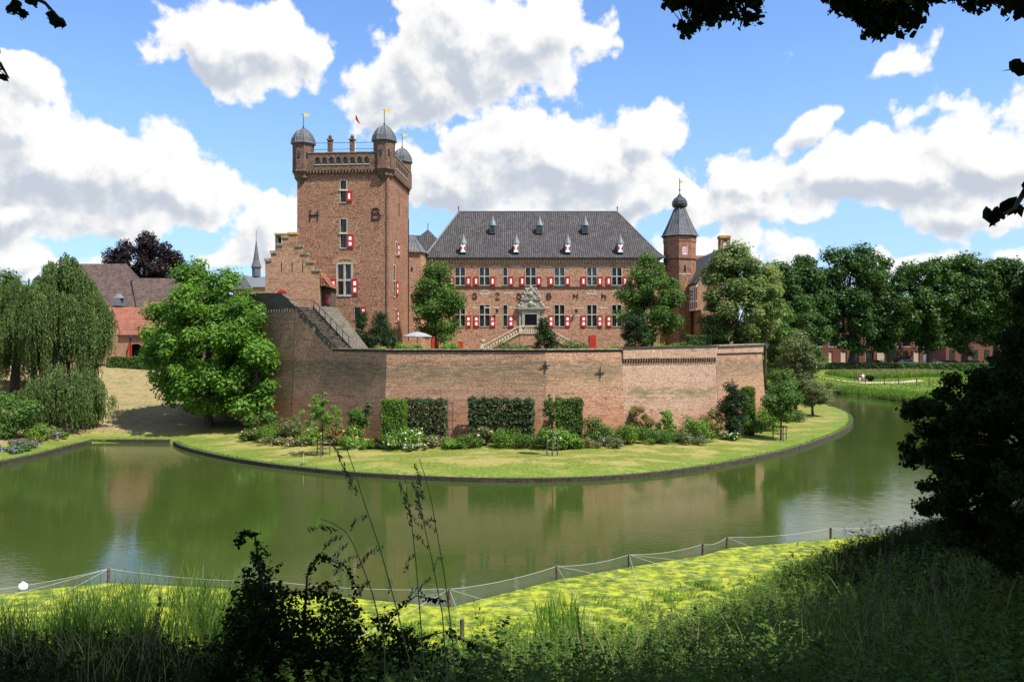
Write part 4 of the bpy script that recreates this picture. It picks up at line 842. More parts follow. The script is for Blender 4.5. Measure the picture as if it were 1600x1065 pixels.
for cx_ in (757.5, 924.5, 965.5):
    for k in range(5):
        t = math.pi*(.14+.18*k); c0 = hx(cx_); zc = hzz(458.6); q = [(c0+math.cos(t-.07)*.28, zc+math.sin(t-.07)*.28), (c0+math.cos(t-.12)*.66, zc+math.sin(t-.12)*.52), (c0+math.cos(t+.12)*.66, zc+math.sin(t+.12)*.52), (c0+math.cos(t+.07)*.28, zc+math.sin(t+.07)*.28)]
        mb.fpoly(HF, q[::-1], .018, -.02)
    mb.fbox(HF, c0-.62, c0+.62, .018, -.02, zc-.10, zc+.05)
mb.build('fan_block', M['palestone'], ho)
for ch, px, s_ in (('G', 742, .46), ('Z', 777.5, .48), ('D', 811.5, .46), ('B', 858, .46), ('M', 899.5, .46), ('h', 943.8, .42)):
    anchor(ho, HF, GLY[ch], hx(px), hzz(462.3), s_, r=.05)
for (px, py) in ((776.5, 488), (900, 488)):
    mb = MB(); mb.tube([HF(hx(px), 0, hzz(py)), HF(hx(px), .35, hzz(py+1)), HF(hx(px), .35, hzz(py-1))], .03, 4); c2 = HF(hx(px), .35, 0); mb.lathe([(.05, hzz(py)-.05), (.12, hzz(py)-.02), (.16, hzz(py)+.3), (.02, hzz(py)+.5)], c2[0], c2[1], 6); mb.build('wall_lamp', M['iron'], ho)
# dentils, gutter
mb = MB(); k = 0; a = xL+.1
while a < xR-.1: mb.fbox(HF, a, a+.16, .16, -.0, zE-.42, zE-.16); a += .36
mb.build('dentil_row', M['palestone'], ho)
mb = MB(); mb.fbox(HF, xL-.1, xR+.1, .24, 0, zE-.15, zE-.02); mb.build('cornice', M['house'], ho)
mb = MB(); mb.fbox(HF, xL-.2, xR+.3, .42, 0.0, zE-.018, zE+.16); mb.build('gutter', M['iron'], ho)
# hipped roof with a slight flare at the eave
rz = Z(331, HY+7.6); rl = (X(716.5, HY+7.6), HY+7.6, rz); rr = (X(964.5, HY+7.6), HY+7.6, rz); z0 = zE+.14
E = [(xL-.25, HY-.4, z0), (xR+.55, HY-.4, z0), (xR+.55, HY+15.4, z0), (xL-.25, HY+15.4, z0)]
def lerp3(p, q, t): return tuple(p[i]+(q[i]-p[i])*t for i in range(3))
m0 = [lerp3(E[0], rl, .16), lerp3(E[1], rr, .16), lerp3(E[2], rr, .16), lerp3(E[3], rl, .16)]; m0 = [(p[0], p[1], p[2]-.18) for p in m0]
mb = MB(); mb.add(E+m0+[rl, rr], [(0, 1, 5, 4), (1, 2, 6, 5), (2, 3, 7, 6), (3, 0, 4, 7), (4, 5, 9, 8), (5, 6, 9), (6, 7, 8, 9), (7, 4, 8), (3, 2, 1, 0)])
rf = mb.build('roof', M['tile'], ho)
mb = MB(); mb.tube([rl, rr], .13, 6); [mb.tube([p, q, r_], .10, 5) for p, q, r_ in ((E[0], m0[0], rl), (E[1], m0[1], rr))]; mb.build('ridge', M['lead'], rf)
for p in (rl, rr): mb = MB().tube([p, (p[0], p[1], p[2]+.75)], .05, 5); mb.lathe([(.02, p[2]+.4), (.12, p[2]+.5), (.02, p[2]+.62)], p[0], p[1], 6); mb.build('finial', M['iron'], rf)
def roofY(z): return HY-.4+(z-z0)/(rz-z0)*8.0
def dormer(px, pt, pb, low):
    # front bottom edge sits on the slope
    zb = Z(pb, HY+1.5); 
    for _ in range(4): y = roofY(zb); zb = Z(pb, y-.25)
    x = X(px, y); w = .36; h = (1.0 if low else .85); y0 = y-.35; dd_ = h*.95+.6
    d = MB().box(x-w, x+w, y0, y0+dd_, zb-.1, zb+h).build('dormer', M['slate'] if not low else M['lead'], ho)
    MB().box(x-w*.72, x+w*.72, y0-.03, y0+.02, zb+.05, zb+h-.12).build('dormer_window', M['glass'], d)
    if low:
        MB().box(x-w*.8, x+w*.8, y0-.06, y0-.035, zb, zb+h-.08).build('dormer_front', M['white'], d)
        for s_ in (-1, 1): MB().fpoly(F(x, y0-.062, 0), [(s_*w*.78, zb+.12), (s_*w*.78, zb+h-.2), (s_*w*.18, zb+h*.48)][::s_], .02, 0).build('dormer_shutter', M['red'], d)
    zt_ = Z(pt, y); n_ = 8; mb = MB().lathe([(w*1.45, zb+h), (w*1.25, zb+h+.18), (w*.7, zb+h+.62), (w*.3, zb+h+1.0), (.03, zb+h+1.25)], x, y0+w, n_); mb.tube([(x, y0+w, zb+h+1.2), (x, y0+w, zb+h+1.6)], .03, 4); mb.build('dormer_roof', M['lead'], d)
    mb = MB(); mb.hexa([(x-w*.9, y0+w, zb+h-.1), (x+w*.9, y0+w, zb+h-.1), (x+w*.9, y0+dd_+.5, zb+h-.1), (x-w*.9, y0+dd_+.5, zb+h-.1), (x-.05, y0+w, zb+h+.55), (x+.05, y0+w, zb+h+.55), (x+.05, y0+dd_+.7, zb+h+.55), (x-.05, y0+dd_+.7, zb+h+.55)]); mb.build('dormer_back', M['slate'], d)
for px in (770, 843, 914.5): dormer(px, 343, 363, False)
for px in (724, 806.5, 887, 969): dormer(px, 373, 394, True)
# portal
SO = M['stone']; pt_ = thing('portal', 'carved pale sandstone doorway with a scrolled pediment in the middle of the great house', 'portal', (hx(829), HY-.4, 10.6))
mb = MB()
for s_ in (-1, 1):
    c0 = hx(829.4)+s_*.0
    for (p0, p1, d_) in ((820, 815.5, .32), (814.5, 811.0, .22)):
        a, b_ = (hx(p1), hx(p0)) if s_ < 0 else (2*hx(829.4)-hx(p0), 2*hx(829.4)-hx(p1)); mb.fbox(HF, a, b_, d_, 0, hzz(512), hzz(489)); mb.fbox(HF, a-.05, b_+.05, d_+.05, 0, hzz(489)+.003, hzz(487))
mb.fbox(HF, hx(819.8), hx(839), .34, -.1, hzz(490.8), hzz(486.9)); mb.fbox(HF, hx(809.5), hx(849.5), .38, 0, hzz(486.8), hzz(483)); mb.fbox(HF, hx(807), hx(852), .52, 0, hzz(482.9), hzz(480.6))
mb.build('door_surround', SO, pt_)
mb = MB(); c0 = hx(829.4)
def hp_(l): return [(c0+a*HY/FPX, hzz(z)) for a, z in l]
mb.fpoly(HF, hp_([(-21.5, 480.4), (21.5, 480.4), (20, 475), (16, 472), (13.5, 468.5), (-13.5, 468.5), (-16, 472), (-20, 475)]), .28, 0)
mb.fbox(HF, c0-16*HY/FPX, c0+16*HY/FPX, .42, 0, hzz(468.4), hzz(466.6))
mb.fpoly(HF, hp_([(-14.5, 466.4), (14.5, 466.4), (13, 461), (10.5, 456), (8.5, 451), (4, 449), (-4, 449), (-8.5, 451), (-10.5, 456), (-13, 461)]), .24, 0); mb.build('pediment', SO, pt_)
mb = MB(); rs = random.Random(3)
def boss(px, py, r, d=.28, mbx=mb):
    c = HF(hx(px), d, hzz(py)); pr = [(r*math.cos(t), r*.6*math.sin(t)) for t in (0, .5, 1.0, 1.45)]
    b0 = len(mbx.v)
    for rr_, q in pr:
        for i in range(10): t = i*math.pi/5; mbx.v.append((c[0]+rr_*math.cos(t), c[1]-q, c[2]+rr_*math.sin(t)*1.1))
    for k in range(3):
        for i in range(10): j = (i+1) % 10; mbx.f.append((b0+k*10+i, b0+k*10+j, b0+(k+1)*10+j, b0+(k+1)*10+i))
    mbx.f.append(tuple(b0+30+i for i in range(10)))
boss(829.4, 474.5, .36); boss(829.4, 459.5, .32, .24)
for k in range(46):
    py = rs.uniform(451, 479.5)
    hwp = 17 if py > 469 else 4+(py-449)*.55
    if 466 < py < 469.5: continue
    boss(829.4+rs.uniform(-hwp, hwp), py, rs.uniform(.07, .18), .26)
for s_ in (-1, 1):
    for (q, w_) in (((19, 478), .22), ((15, 473), .18), ((13, 464), .2), ((10.5, 457), .16), ((8, 451.5), .15)): boss(829.4+s_*q[0], q[1], w_, .26)
boss(829.4, 449.5, .2, .24)
mb.build('carving', SO, pt_)
MB().fbox(HF, hx(820.5), hx(829.2), -.12, -.2, hzz(512), hzz(491)).build('door', M['blackpaint'], pt_); MB().fbox(HF, hx(829.3), hx(838.5), -.12, -.2, hzz(512), hzz(491)).build('door', M['blackpaint'], pt_)
MB().fbox(HF, hx(819.9), hx(838.8), -.2, -.24, hzz(512), hzz(490)).build('door_backing', M['blackpaint'], pt_)
# double stair with balustrade
zl = hzz(521.5); bs = thing('double_staircase', 'pale stone double staircase with balustrades below the carved doorway', 'staircase', (hx(829), HY-2, 7.3))
mb = MB(); mb.fbox(HF, hx(812), hx(847), 2.6, 0, 7.2, zl)
for s_ in (-1, 1):
    a0 = c0+s_*(hx(847)-c0-.01); a1 = c0+s_*(5.6)
    pts = [(a0, 7.2), (a0, zl), (a1, 7.5), (a1, 7.2)]; pts = pts if s_ < 0 else pts[::-1]; mb.fpoly(HF, pts[::-1], 2.55, 0.9)
mb.build('stair_body', M['house'], bs)
MB().fpoly(HF, [(c0+math.cos(t)*.75-.3, 7.3+math.sin(t)*1.0+.2) for t in [math.pi*k/8 for k in range(9)]], 2.63, 2.58).build('arch_opening', M['blackpaint'], bs)
mb = MB(); mb.fbox(HF, hx(811), hx(848), 2.7, 2.35, zl+.003, zl+.12); mb.fbox(HF, hx(811), hx(848), 2.72, 2.3, zl+.82, zl+.96)
for p_ in (812.5, 846.5): mb.fbox(HF, hx(p_)-.16, hx(p_)+.16, 2.71, 2.34, zl+.12, zl+.817)
def balus(a, z, d=2.52, h=.7): c = HF(a, d, 0); mb.lathe([(.05, z), (.06, z+.06), (.12, z+.22), (.10, z+.34), (.05, z+.48), (.055, z+.6), (.08, z+.64), (.08, z+h)], c[0], c[1], 8)
for k in range(9): balus(hx(815.5+28*k/8), zl+.12)
for s_ in (-1, 1):
    a0 = c0+s_*(hx(848)-c0); a1 = c0+s_*5.7; zz1 = 7.5
    for (lo_, hi_, dd0, dd1) in ((.0, .14, 2.7, 2.35), (.82, .96, 2.72, 2.3)):
        q = [(a0, zl+lo_), (a1, zz1+lo_), (a1, zz1+hi_), (a0, zl+hi_)]; q = q if s_ > 0 else q[::-1]; mb.fpoly(HF, q, dd0, dd1)
    for k in range(1, 13): t = k/13; balus(a0+(a1-a0)*t, zl+.13+(zz1-zl)*t)
    mb.fbox(HF, a1-.2, a1+.2, 2.75, 2.3, 7.2, zz1+1.0)
mb.build('balustrade', M['palestone'], bs)
mb = MB(); c = HF(c0-5.7, 2.5, 0); mb.lathe([(.16, 8.5), (.08, 8.62), (.1, 8.7), (.3, 8.95), (.34, 9.15), (.26, 9.18)], c[0], c[1], 10); mb.build('urn', M['palestone'], bs)
# low red doors
MB().fbox(HF, hx(921), hx(931), .1, 0, 7.3, hzz(523.5)).build('door', M['red'], ho); MB().fbox(HF, hx(675), hx(686), .1, 0, 7.3, hzz(527)).build('door', M['red'], ho)
MB().fpoly(HF, [(hx(716), 7.3), (hx(724), 7.3), (hx(724), hzz(536)), (hx(722.5), hzz(533.5)), (hx(720), hzz(532.7)), (hx(717.5), hzz(533.5)), (hx(716), hzz(536))], .1, 0).build('door', M['red'], ho)
# pyramid roof wing behind the stair tower
wg = thing('rear_wing', 'low brick wing with grey pyramid tile roofs behind the square stair tower', 'wing', (-13, 100, 7.3))
MB().box(-19, -8.2, 97.2, 105, 7.0, 19.0).build('wall', M['house'], wg)
ap = (X(668.5, 100.5), 100.6, Z(358, 100.5)); mb = MB(); b4 = [(-14.6, 96.9, 19.0), (-6.6, 96.9, 19.0), (-6.6, 105.2, 19.0), (-14.6, 105.2, 19.0)]; mb.add(b4+[ap], [(0, 1, 4), (1, 2, 4), (2, 3, 4), (3, 0, 4), (3, 2, 1, 0)])
zq = Z(367, 100.5); mb.add([(-19, 96.9, 19), (-10.6, 96.9, 19), (-10.6, 105, 19), (-19, 105, 19), (-19, 100.9, zq), (-10.6, 100.9, zq)], [(0, 1, 5, 4), (2, 3, 4, 5), (1, 2, 5), (3, 0, 4)])
mb.build('roof', M['tile'], wg); MB().tube([ap, (ap[0], ap[1], ap[2]+.8)], .05, 4).build('finial', M['iron'], wg)
# ================================================================== octagonal tower
OY = 98.0; ox_ = X(1062, OY); oz = lambda p: Z(p, OY)
ot = thing('octagonal_tower', 'slender octagonal brick tower with a slate spire and dark onion top', 'tower', (ox_, OY, 7.3))
r_ = 24.3/FPX*OY/math.cos(R(11)); rot = R(22.5+8)
MB().lathe([(r_, 7), (r_, oz(407)), (r_*1.03, oz(407)+.02), (r_*1.03, oz(405)), (r_, oz(404.9)), (r_, oz(380)), (r_*1.03, oz(379)), (r_*1.03, oz(370))], ox_, OY, 8, rot).build('wall', M['keep'], ot)
MB().lathe([(r_*1.045, oz(407)+.04), (r_*1.045, oz(405.4))], ox_, OY, 8, rot).build('string_course', M['darkcoping'], ot)
mb = MB(); cb = MB()
for i in range(8):
    a0 = rot+i*math.pi/4; a1 = a0+math.pi/4
    p = Vector((ox_+math.cos(a0)*r_, OY+math.sin(a0)*r_)); q = Vector((ox_+math.cos(a1)*r_, OY+math.sin(a1)*r_))
    fr = F(q.x, q.y, math.degrees(math.atan2(p.y-q.y, p.x-q.x)))
    fr = F(p.x, p.y, math.degrees(math.atan2(q.y-p.y, q.x-p.x))); L_ = (q-p).length
    for k in range(3):
        c = L_*(k+.5)/3; w = L_*.10
        mb.fpoly(fr, [(c-w, oz(379)), (c+w, oz(379)), (c+w, oz(375)), (c, oz(373.4)), (c-w, oz(375))], .035, 0)
    for k in range(7): c = L_*(k+.5)/7; cb.fbox(fr, c-.05, c+.05, .16, 0, oz(371.5), oz(369.8))
mb.build('blind_arch', M['iron'], ot); cb.build('dentil_row', M['darkcoping'], ot)
pr = [(r_*1.16, oz(370)), (r_*1.08, oz(367)), (r_*.80, oz(353)), (r_*.53, oz(338)), (r_*.34, oz(326))]
MB().lathe(pr, ox_, OY, 8, rot).build('spire', M['slate'], ot)
mb = MB(); [mb.tube([(ox_+math.cos(rot+i*math.pi/4)*(a+.01), OY+math.sin(rot+i*math.pi/4)*(a+.01), z+.01) for a, z in pr], .05, 4) for i in range(8)]; mb.build('rib', M['lead'], ot)
M['onion'] = plain('onion_slate', (0.05, 0.05, 0.055), .35, .3, 2)
on = [(r_*.34, oz(326)), (r_*.30, oz(325.3)), (r_*.44, oz(323.5)), (r_*.49, oz(320)), (r_*.47, oz(315)), (r_*.36, oz(310.5)), (r_*.16, oz(307)), (r_*.06, oz(303))]
MB().lathe(on, ox_, OY, 10, rot).build('onion_top', M['onion'], ot)
mb = MB().tube([(ox_, OY, oz(304)), (ox_, OY, oz(279))], .05, 5); mb.lathe([(.02, oz(299)), (.13, oz(297)), (.02, oz(295))], ox_, OY, 6); mb.build('weather_vane', M['iron'], ot); MB().box(ox_+.05, ox_+.4, OY-.02, OY+.02, oz(286), oz(282)).build('vane_flag', M['gold'], ot)
# front-facing facet details
fa = None
for i in range(8):
    a = rot+i*math.pi/4+math.pi/8
    if abs(((a-R(-82)+math.pi) % (2*math.pi))-math.pi) < .4: fa = a
pA = fa-math.pi/8; pB = fa+math.pi/8; p = Vector((ox_+math.cos(pA)*r_, OY+math.sin(pA)*r_)); q = Vector((ox_+math.cos(pB)*r_, OY+math.sin(pB)*r_))
OF = F(p.x, p.y, math.degrees(math.atan2(q.y-p.y, q.x-p.x))); L_ = (q-p).length; c = L_*.5
sh = MB(); wh = MB()
wh.fbox(OF, c-.35, c+.35, .02, -.02, oz(400), oz(388)+.0)
for k in range(4):
    z = oz(399.5)+k*.24; sh.fpoly(OF, [(c-.35, z), (c, z+.25), (c+.35, z), (c+.35, z+.11), (c, z+.36), (c-.35, z+.11)], .035, .0)
wh.build('painted_shield', M['white'], ot); sh.build('chevron', M['red'], ot)
MB().fbox(OF, c-.13, c+.13, .02, -.02, oz(426), oz(416.5)).build('slit', M['glass'], ot); MB().fbox(OF, 0.02, L_-.02, .012, -.02, oz(430.5), oz(429)).build('pale_band', M['palestone'], ot)
lk = thing('link_wing', 'narrow brick link between the great house and the octagonal tower', 'wing', (19, 99, 7.3)); MB().box(17.62, 21, 97.5, 106, 7, 18.3).build('wall', M['house'], lk); MB().box(17.62, 21.1, 97.2, 106, 18.303, 18.6).build('gutter', M['iron'], lk)
# ================================================================== half-timbered wing at the right
rw = thing('half_timbered_wing', 'side wing with white framed windows and a slate roof right of the octagonal tower', 'wing', (24, 100, 7.3))
WX = 21.5; y0, y1 = 92.5, 112.0; WF = F(WX, y1, 270)     # a runs towards the camera, d towards -x
ze = 15.7; zj = 12.6; Lw = y1-y0
mb = MB(); mb.box(WX+.5, WX+4.8, y0, y1, 7.0, zj); mb.box(WX, WX+4.9, y0, y1, zj+.002, ze); mb.add([(WX, y0, ze), (WX+4.9, y0, ze), (WX+2.5, y0, 19.3)], [(0, 1, 2)]); mb.build('wall', M['house'], rw)
MB().hexa([(WX-.3, y0-.2, ze-.1), (WX+2.5, y0-.2, 19.4), (WX+2.5, y1, 19.4), (WX-.3, y1, ze-.1), (WX-.3, y0-.2, ze+.05), (WX+2.5, y0-.2, 19.6), (WX+2.5, y1, 19.6), (WX-.3, y1, ze+.05)]).hexa([(WX+2.5, y0-.2, 19.4), (WX+5.1, y0-.2, ze-.1), (WX+5.1, y1, ze-.1), (WX+2.5, y1, 19.4), (WX+2.5, y0-.2, 19.6), (WX+5.1, y0-.2, ze+.05), (WX+5.1, y1, ze+.05), (WX+2.5, y1, 19.6)]).build('roof', M['slate'], rw)
mb = MB(); mb.fbox(WF, 0, Lw, .07, -.02, ze-.45, ze-.15); mb.fbox(WF, 0, Lw, .07, -.02, zj, zj+.14); mb.fbox(WF, 0, Lw, .08, -.02, zj+1.0, zj+1.12)
k = 0
while k*1.05 < Lw: mb.fbox(WF, k*1.05, k*1.05+.12, .06, -.02, zj+.143, ze-.453); k += 1
mb.build('timber_frame', M['white'], rw)
for k in range(int(Lw/1.05)):
    if k % 3 == 2: continue
    a = k*1.05+.17; w_ = MB(); w_.fbox(WF, a, a+.8, .09, -.02, zj+1.13, ze-.5); o = w_.build('window', M['white'], rw)
    g_ = MB()
    for i in range(2):
        for j in range(3): g_.fbox(WF, a+.08+i*.36, a+.08+i*.36+.28, .10, .08, zj+1.22+j*.44, zj+1.22+j*.44+.36)
    g_.build('pane', M['glass'], o)
MB().box(WX-.35, WX-.12, y0, y1, ze-.12, ze).build('gutter', M['iron'], rw)
chy = 91.5; c0_, c1_ = X(1125.5, chy), X(1141, chy); ch = MB(); CH = F(0, chy, 0); zc = lambda p: Z(p, chy)
ch.fbox(CH, c0_, c0_+.35, 0, -1, zc(430), zc(375)); ch.fbox(CH, c1_-.3, c1_, 0, -1, zc(430), zc(375)); ch.fbox(CH, c0_+.35, c1_-.3, -.3, -.98, zc(430), zc(375)); ch.fbox(CH, c0_, c1_, 0, -1, zc(375)+.002, zc(372)); cho = ch.build('chimney', M['keep'], rw)
MB().fbox(CH, c0_-.08, c1_+.08, .08, -1.1, zc(372)+.004, zc(368)).build('chimney_cap', plain('ochre_cap', (0.42, 0.21, 0.04), .9, .3, 4), cho)
MB().fbox(CH, c0_+.40, c1_-.35, -.15, -.28, zc(388), zc(377)).build('niche', M['white'], cho)
mb = MB().box(23.2, 24.0, 104, 105, 17, 21.0); mb.box(23.9, 26.2, 105.5, 107.5, 18, 20.3); mb.build('chimney', M['house'], rw)
# ================================================================== far left buildings
bn = thing('great_barn', 'long barn with a steep weathered brown tile roof behind the red roofed gatehouse', 'barn', (-62, 128, 5.6))
by = 130.0; mb = MB(); zr1 = Z(412, by); a = X(126, by); b_ = X(198, by); e0 = Z(480, 121)
mb.add([(X(150, 121)-9, 121, e0), (X(222, 121), 121, e0), (b_, by, zr1), (a-1, by, zr1), (a-1-3, 139, e0), (b_+3, 139, e0)], [(0, 1, 2, 3), (5, 4, 3, 2), (1, 5, 2), (4, 0, 3), (0, 4, 5, 1)])
zr2 = Z(434.5, 126); mb.add([(X(214, 120), 120, e0-.5), (X(330, 120), 120, e0-.5), (X(330, 126), 126, zr2), (X(205, 126), 126, zr2), (X(205, 132), 132, e0-.5), (X(330, 132), 132, e0-.5)], [(0, 1, 2, 3), (5, 4, 3, 2), (1, 5, 2), (4, 0, 3)])
mb.build('roof', M['browntile'], bn); MB().box(X(150, 121)-8, X(330, 120), 121.6, 131, 5.0, e0-.3).build('wall', M['gable'], bn)
mb = MB().box(X(184, 121)-.0, X(193, 121), 119.2, 121.6, Z(478, 121), Z(466, 121)); mb.lathe([(.9, Z(466, 121)), (.6, Z(463, 121)), (.25, Z(459, 121))], X(188.5, 121), 120.4, 6); mb.build('dormer', M['lead'], bn)
rg = thing('red_roofed_gatehouse', 'low brick gatehouse with an orange red tile roof and an arched doorway', 'gatehouse', (X(230, 106), 108, 5.5))
ze = Z(523, 106); zr = Z(480, 111); mb = MB()
mb.add([(X(181, 105.6), 105.6, ze), (X(330, 105.6), 105.6, ze), (X(330, 111), 111, zr), (X(157, 111), 111, zr), (X(150, 116.5), 116.5, ze), (X(330, 116.5), 116.5, ze)], [(0, 1, 2, 3), (5, 4, 3, 2), (4, 0, 3), (1, 5, 2)])
mb.add([(X(222, 108.5), 108.4, Z(500, 108.5)), (X(330, 108.5), 108.4, Z(500, 108.5)), (X(330, 112), 112, Z(470.5, 112)), (X(226, 112), 112, Z(470.5, 112)), (X(226, 112.6), 116, ze), (X(330, 112.6), 116, ze)], [(0, 1, 2, 3), (5, 4, 3, 2), (4, 0, 3)])
mb.build('roof', M['redtile'], rg)
RF_ = F(0, 106, 0); ar = (X(196, 106), X(228, 106), 5.2, Z(537, 106))
mb = MB(); mb.wall(RF_, X(184, 106), X(330, 106), 5.0, ze, [ar], .6); mb.quad((X(184, 106), 106, 5), (X(184, 106), 106, ze), (X(166, 111), 116, ze), (X(166, 111), 116, 5))
a0, a1, zt = ar[0], ar[1], ar[3]; mb.fpoly(RF_, [(a0, zt-1.1), (a0+.4, zt-.45), (a0+1.0, zt+.01), (a0, zt+.01)], 0, -.5); mb.fpoly(RF_, [(a1, zt-1.1), (a1, zt+.01), (a1-1.0, zt+.01), (a1-.4, zt-.45)], 0, -.5)
mb.build('wall', M['gable'], rg); MB().fbox(RF_, a0-.2, a1+.2, -1.4, -1.5, 5, zt+.1).build('arch_shade_door', M['blackpaint'], rg)
MB().fbox(RF_, X(202.5, 106)-.12, X(205.5, 106), .12, -.1, 5.2, Z(536, 106)).build('post', M['red'], rg)
lx = X(204, 104.5); lt = thing('street_lamp', 'black lantern lamp standing in front of the gatehouse arch', 'street lamp', (lx, 104.5, 5.5)); MB().tube([(lx, 104.5, 5.2), (lx, 104.5, Z(534, 104.5))], .06, 6).build('pole', M['iron'], lt); MB().lathe([(.1, Z(534, 104.5)), (.22, Z(527, 104.5)), (.26, Z(527, 104.5)), (.04, Z(523, 104.5))], lx, 104.5, 6).build('lantern', M['iron'], lt)
MB().add([(X(158, 111)-.1, 110.9, zr+.05), (X(181, 105.6)-.1, 105.5, ze+.05), (X(184, 106), 106, ze-.3), (X(160, 111), 110.9, zr-2)], [(0, 1, 2, 3)]).build('verge_board', M['white'], rg)
wb = thing('white_farmhouse', 'white walled farmhouse half hidden behind the weeping willows', 'farmhouse', (-74, 104, 4.6)); MB().box(-90, -62.5, 102, 111, 4.5, 10.5).build('wall', M['white'], wb)
mb = MB(); mb.add([(-91, 101.4, 10.4), (-62, 101.4, 10.4), (-62, 106.5, 15), (-91, 106.5, 15), (-91, 111.6, 10.4), (-62, 111.6, 10.4)], [(0, 1, 2, 3), (5, 4, 3, 2), (1, 5, 2), (4, 0, 3)]); mb.build('roof', M['slate'], wb)
[MB().box(-88+k*5, -86.7+k*5, 101.9, 102.05, 6.2, 8.2).build('window', M['glass'], wb) for k in range(5)]
gw_ = thing('brick_garden_wall', 'low reddish brick garden wall at the left edge behind the flowering border', 'wall', (-55, 86, 2)); MB().box(-64, -51.5, 86, 86.5, 1.5, 4.6).build('wall', M['rampart'], gw_); MB().box(-64.1, -51.4, 85.9, 86.6, 4.603, 4.75).build('coping', M['coping'], gw_)
# church
cyy = 230.0; ch = thing('church', 'distant church with a slim grey spire and pale slate roofs', 'church', (X(400, cyy), cyy, 6)); cz = lambda p: Z(p, cyy); cx = X(400.5, cyy)
MB().lathe([(1.25, cz(432)), (1.25, cz(420)), (1.5, cz(418)), (1.5, cz(416.5)), (.95, cz(408)), (.5, cz(392)), (.05, cz(374))], cx, cyy, 8).build('spire', M['slate'], ch)
[MB().tube([(cx+1.1*math.cos(k*math.pi/4), cyy+1.1*math.sin(k*math.pi/4), cz(432)), (cx+1.1*math.cos(k*math.pi/4), cyy+1.1*math.sin(k*math.pi/4), cz(419))], .13, 4).build('belfry_post', M['iron'], ch) for k in range(8)]; MB().tube([(cx, cyy, cz(375)), (cx, cyy, cz(360))], .07, 4).build('finial', M['iron'], ch)
mb = MB(); mb.add([(X(384, cyy), cyy-10, cz(452)), (X(450, cyy), cyy-10, cz(452)), (X(450, cyy), cyy, cz(432)), (X(384, cyy), cyy, cz(432)), (X(384, cyy), cyy+10, cz(452)), (X(450, cyy), cyy+10, cz(452))], [(0, 1, 2, 3), (5, 4, 3, 2), (4, 0, 3), (1, 5, 2)]); mb.add([(X(388, cyy), cyy-11, cz(455)), (X(414, cyy), cyy-11, cz(455)), (cx, cyy-11, cz(434)), (cx, cyy, cz(434))], [(0, 1, 2), (1, 3, 2), (0, 2, 3)]); mb.build('roof', M['lead'], ch)
MB().box(X(385, cyy), X(450, cyy), cyy-9.5, cyy+9, 5, cz(452)).build('wall', M['gable'], ch)
# ================================================================== apartments across the meadow
ab = thing('apartment_building', 'red brick apartment block behind the oak row across the meadow', 'apartment building', (X(1350, 212), 216, 3))
AY = 204.5; AB = F(0, AY, 0); ax = lambda p: X(p, AY); az_ = lambda p: Z(p, AY)
rs = random.Random(8); hs = []; kinds = []
px = 1238
while px < 1440:
    for (q0, q1) in ((567, 548), (541, 522), (516, 498)):
        w = rs.choice((6, 9, 13)); hs.append((ax(px), ax(px+w), az_(q0), az_(q1))); kinds.append(rs.random())
    px += 19
mb = MB(); mb.wall(AB, ax(1225), ax(1443), 2.6, az_(491), hs, .3); mb.box(ax(1225), ax(1443), AY+.5, AY+12, 2.6, az_(491)); mb.build('wall', M['flat'], ab)
for h_, k in zip(hs, kinds):
    w_ = MB(); w_.fbox(AB, h_[0]-.05, h_[1]+.05, .05, -.2, h_[2]-.12, h_[2]); w_.fbox(AB, h_[0], h_[0]+.1, -.1, -.2, h_[2], h_[3]); o = w_.build('window', M['white'], ab)
    MB().fbox(AB, h_[0], h_[1], -.2, -.25, h_[2], h_[3]).build('pane', M['glass'] if k < .62 else M['blind'] if 'blind' in M else M.setdefault('blind', plain('cream_blind', (0.55, 0.44, 0.30), .8, .1)), o)
MB().fbox(AB, ax(1224), ax(1444), .3, -12.3, az_(491)+.003, az_(489)).build('roof', M['iron'], ab)
tw = thing('terraced_house', 'pale house with an orange roof glimpsed between oak trunks', 'house', (X(1455, 235), 240, 3)); MB().box(X(1446, 235), X(1475, 235), 235, 245, 3, Z(528, 235)).build('wall', M['white'], tw)
mb = MB(); a, b_ = X(1445, 235), X(1476, 235); mb.add([(a, 234.5, Z(528, 235)), (b_, 234.5, Z(528, 235)), (b_, 240, Z(511, 240)), (a, 240, Z(511, 240)), (a, 245.5, Z(528, 235)), (b_, 245.5, Z(528, 235))], [(0, 1, 2, 3), (5, 4, 3, 2), (4, 0, 3), (1, 5, 2)]); mb.build('roof', M['redtile'], tw); MB().box(X(1448, 235), X(1454, 235), 234.9, 235.02, 5, 8).build('window', M['glass'], tw)
lb = thing('long_brick_building', 'long low dark brick building behind the parked cars at the far right', 'building', (X(1530, 225), 230, 3)); MB().box(X(1478, 225), X(1680, 225), 225, 238, 3, Z(515, 225)).build('wall', M['flat'], lb)
[MB().box(X(p, 225), X(p+8, 225), 224.9, 225.03, Z(q+14, 225), Z(q, 225)).build('window', M['glass'], lb) for p in range(1484, 1610, 18) for q in (522, 546)]; MB().box(X(1477, 225), X(1681, 225), 224.6, 238.4, Z(515, 225)+.002, Z(513, 225)).build('roof', M['iron'], lb)
# ================================================================== trees
def egg(t): return 1.0 if t < 0 else 1.0-0.45*t*t
def cone(t): return max(0.12, 0.62-0.55*t)
def at(px, Y, z=None): x = X(px, Y); return (x, Y, hz(x, Y) if z is None else z)
def wof(px, Y): return px/FPX*Y
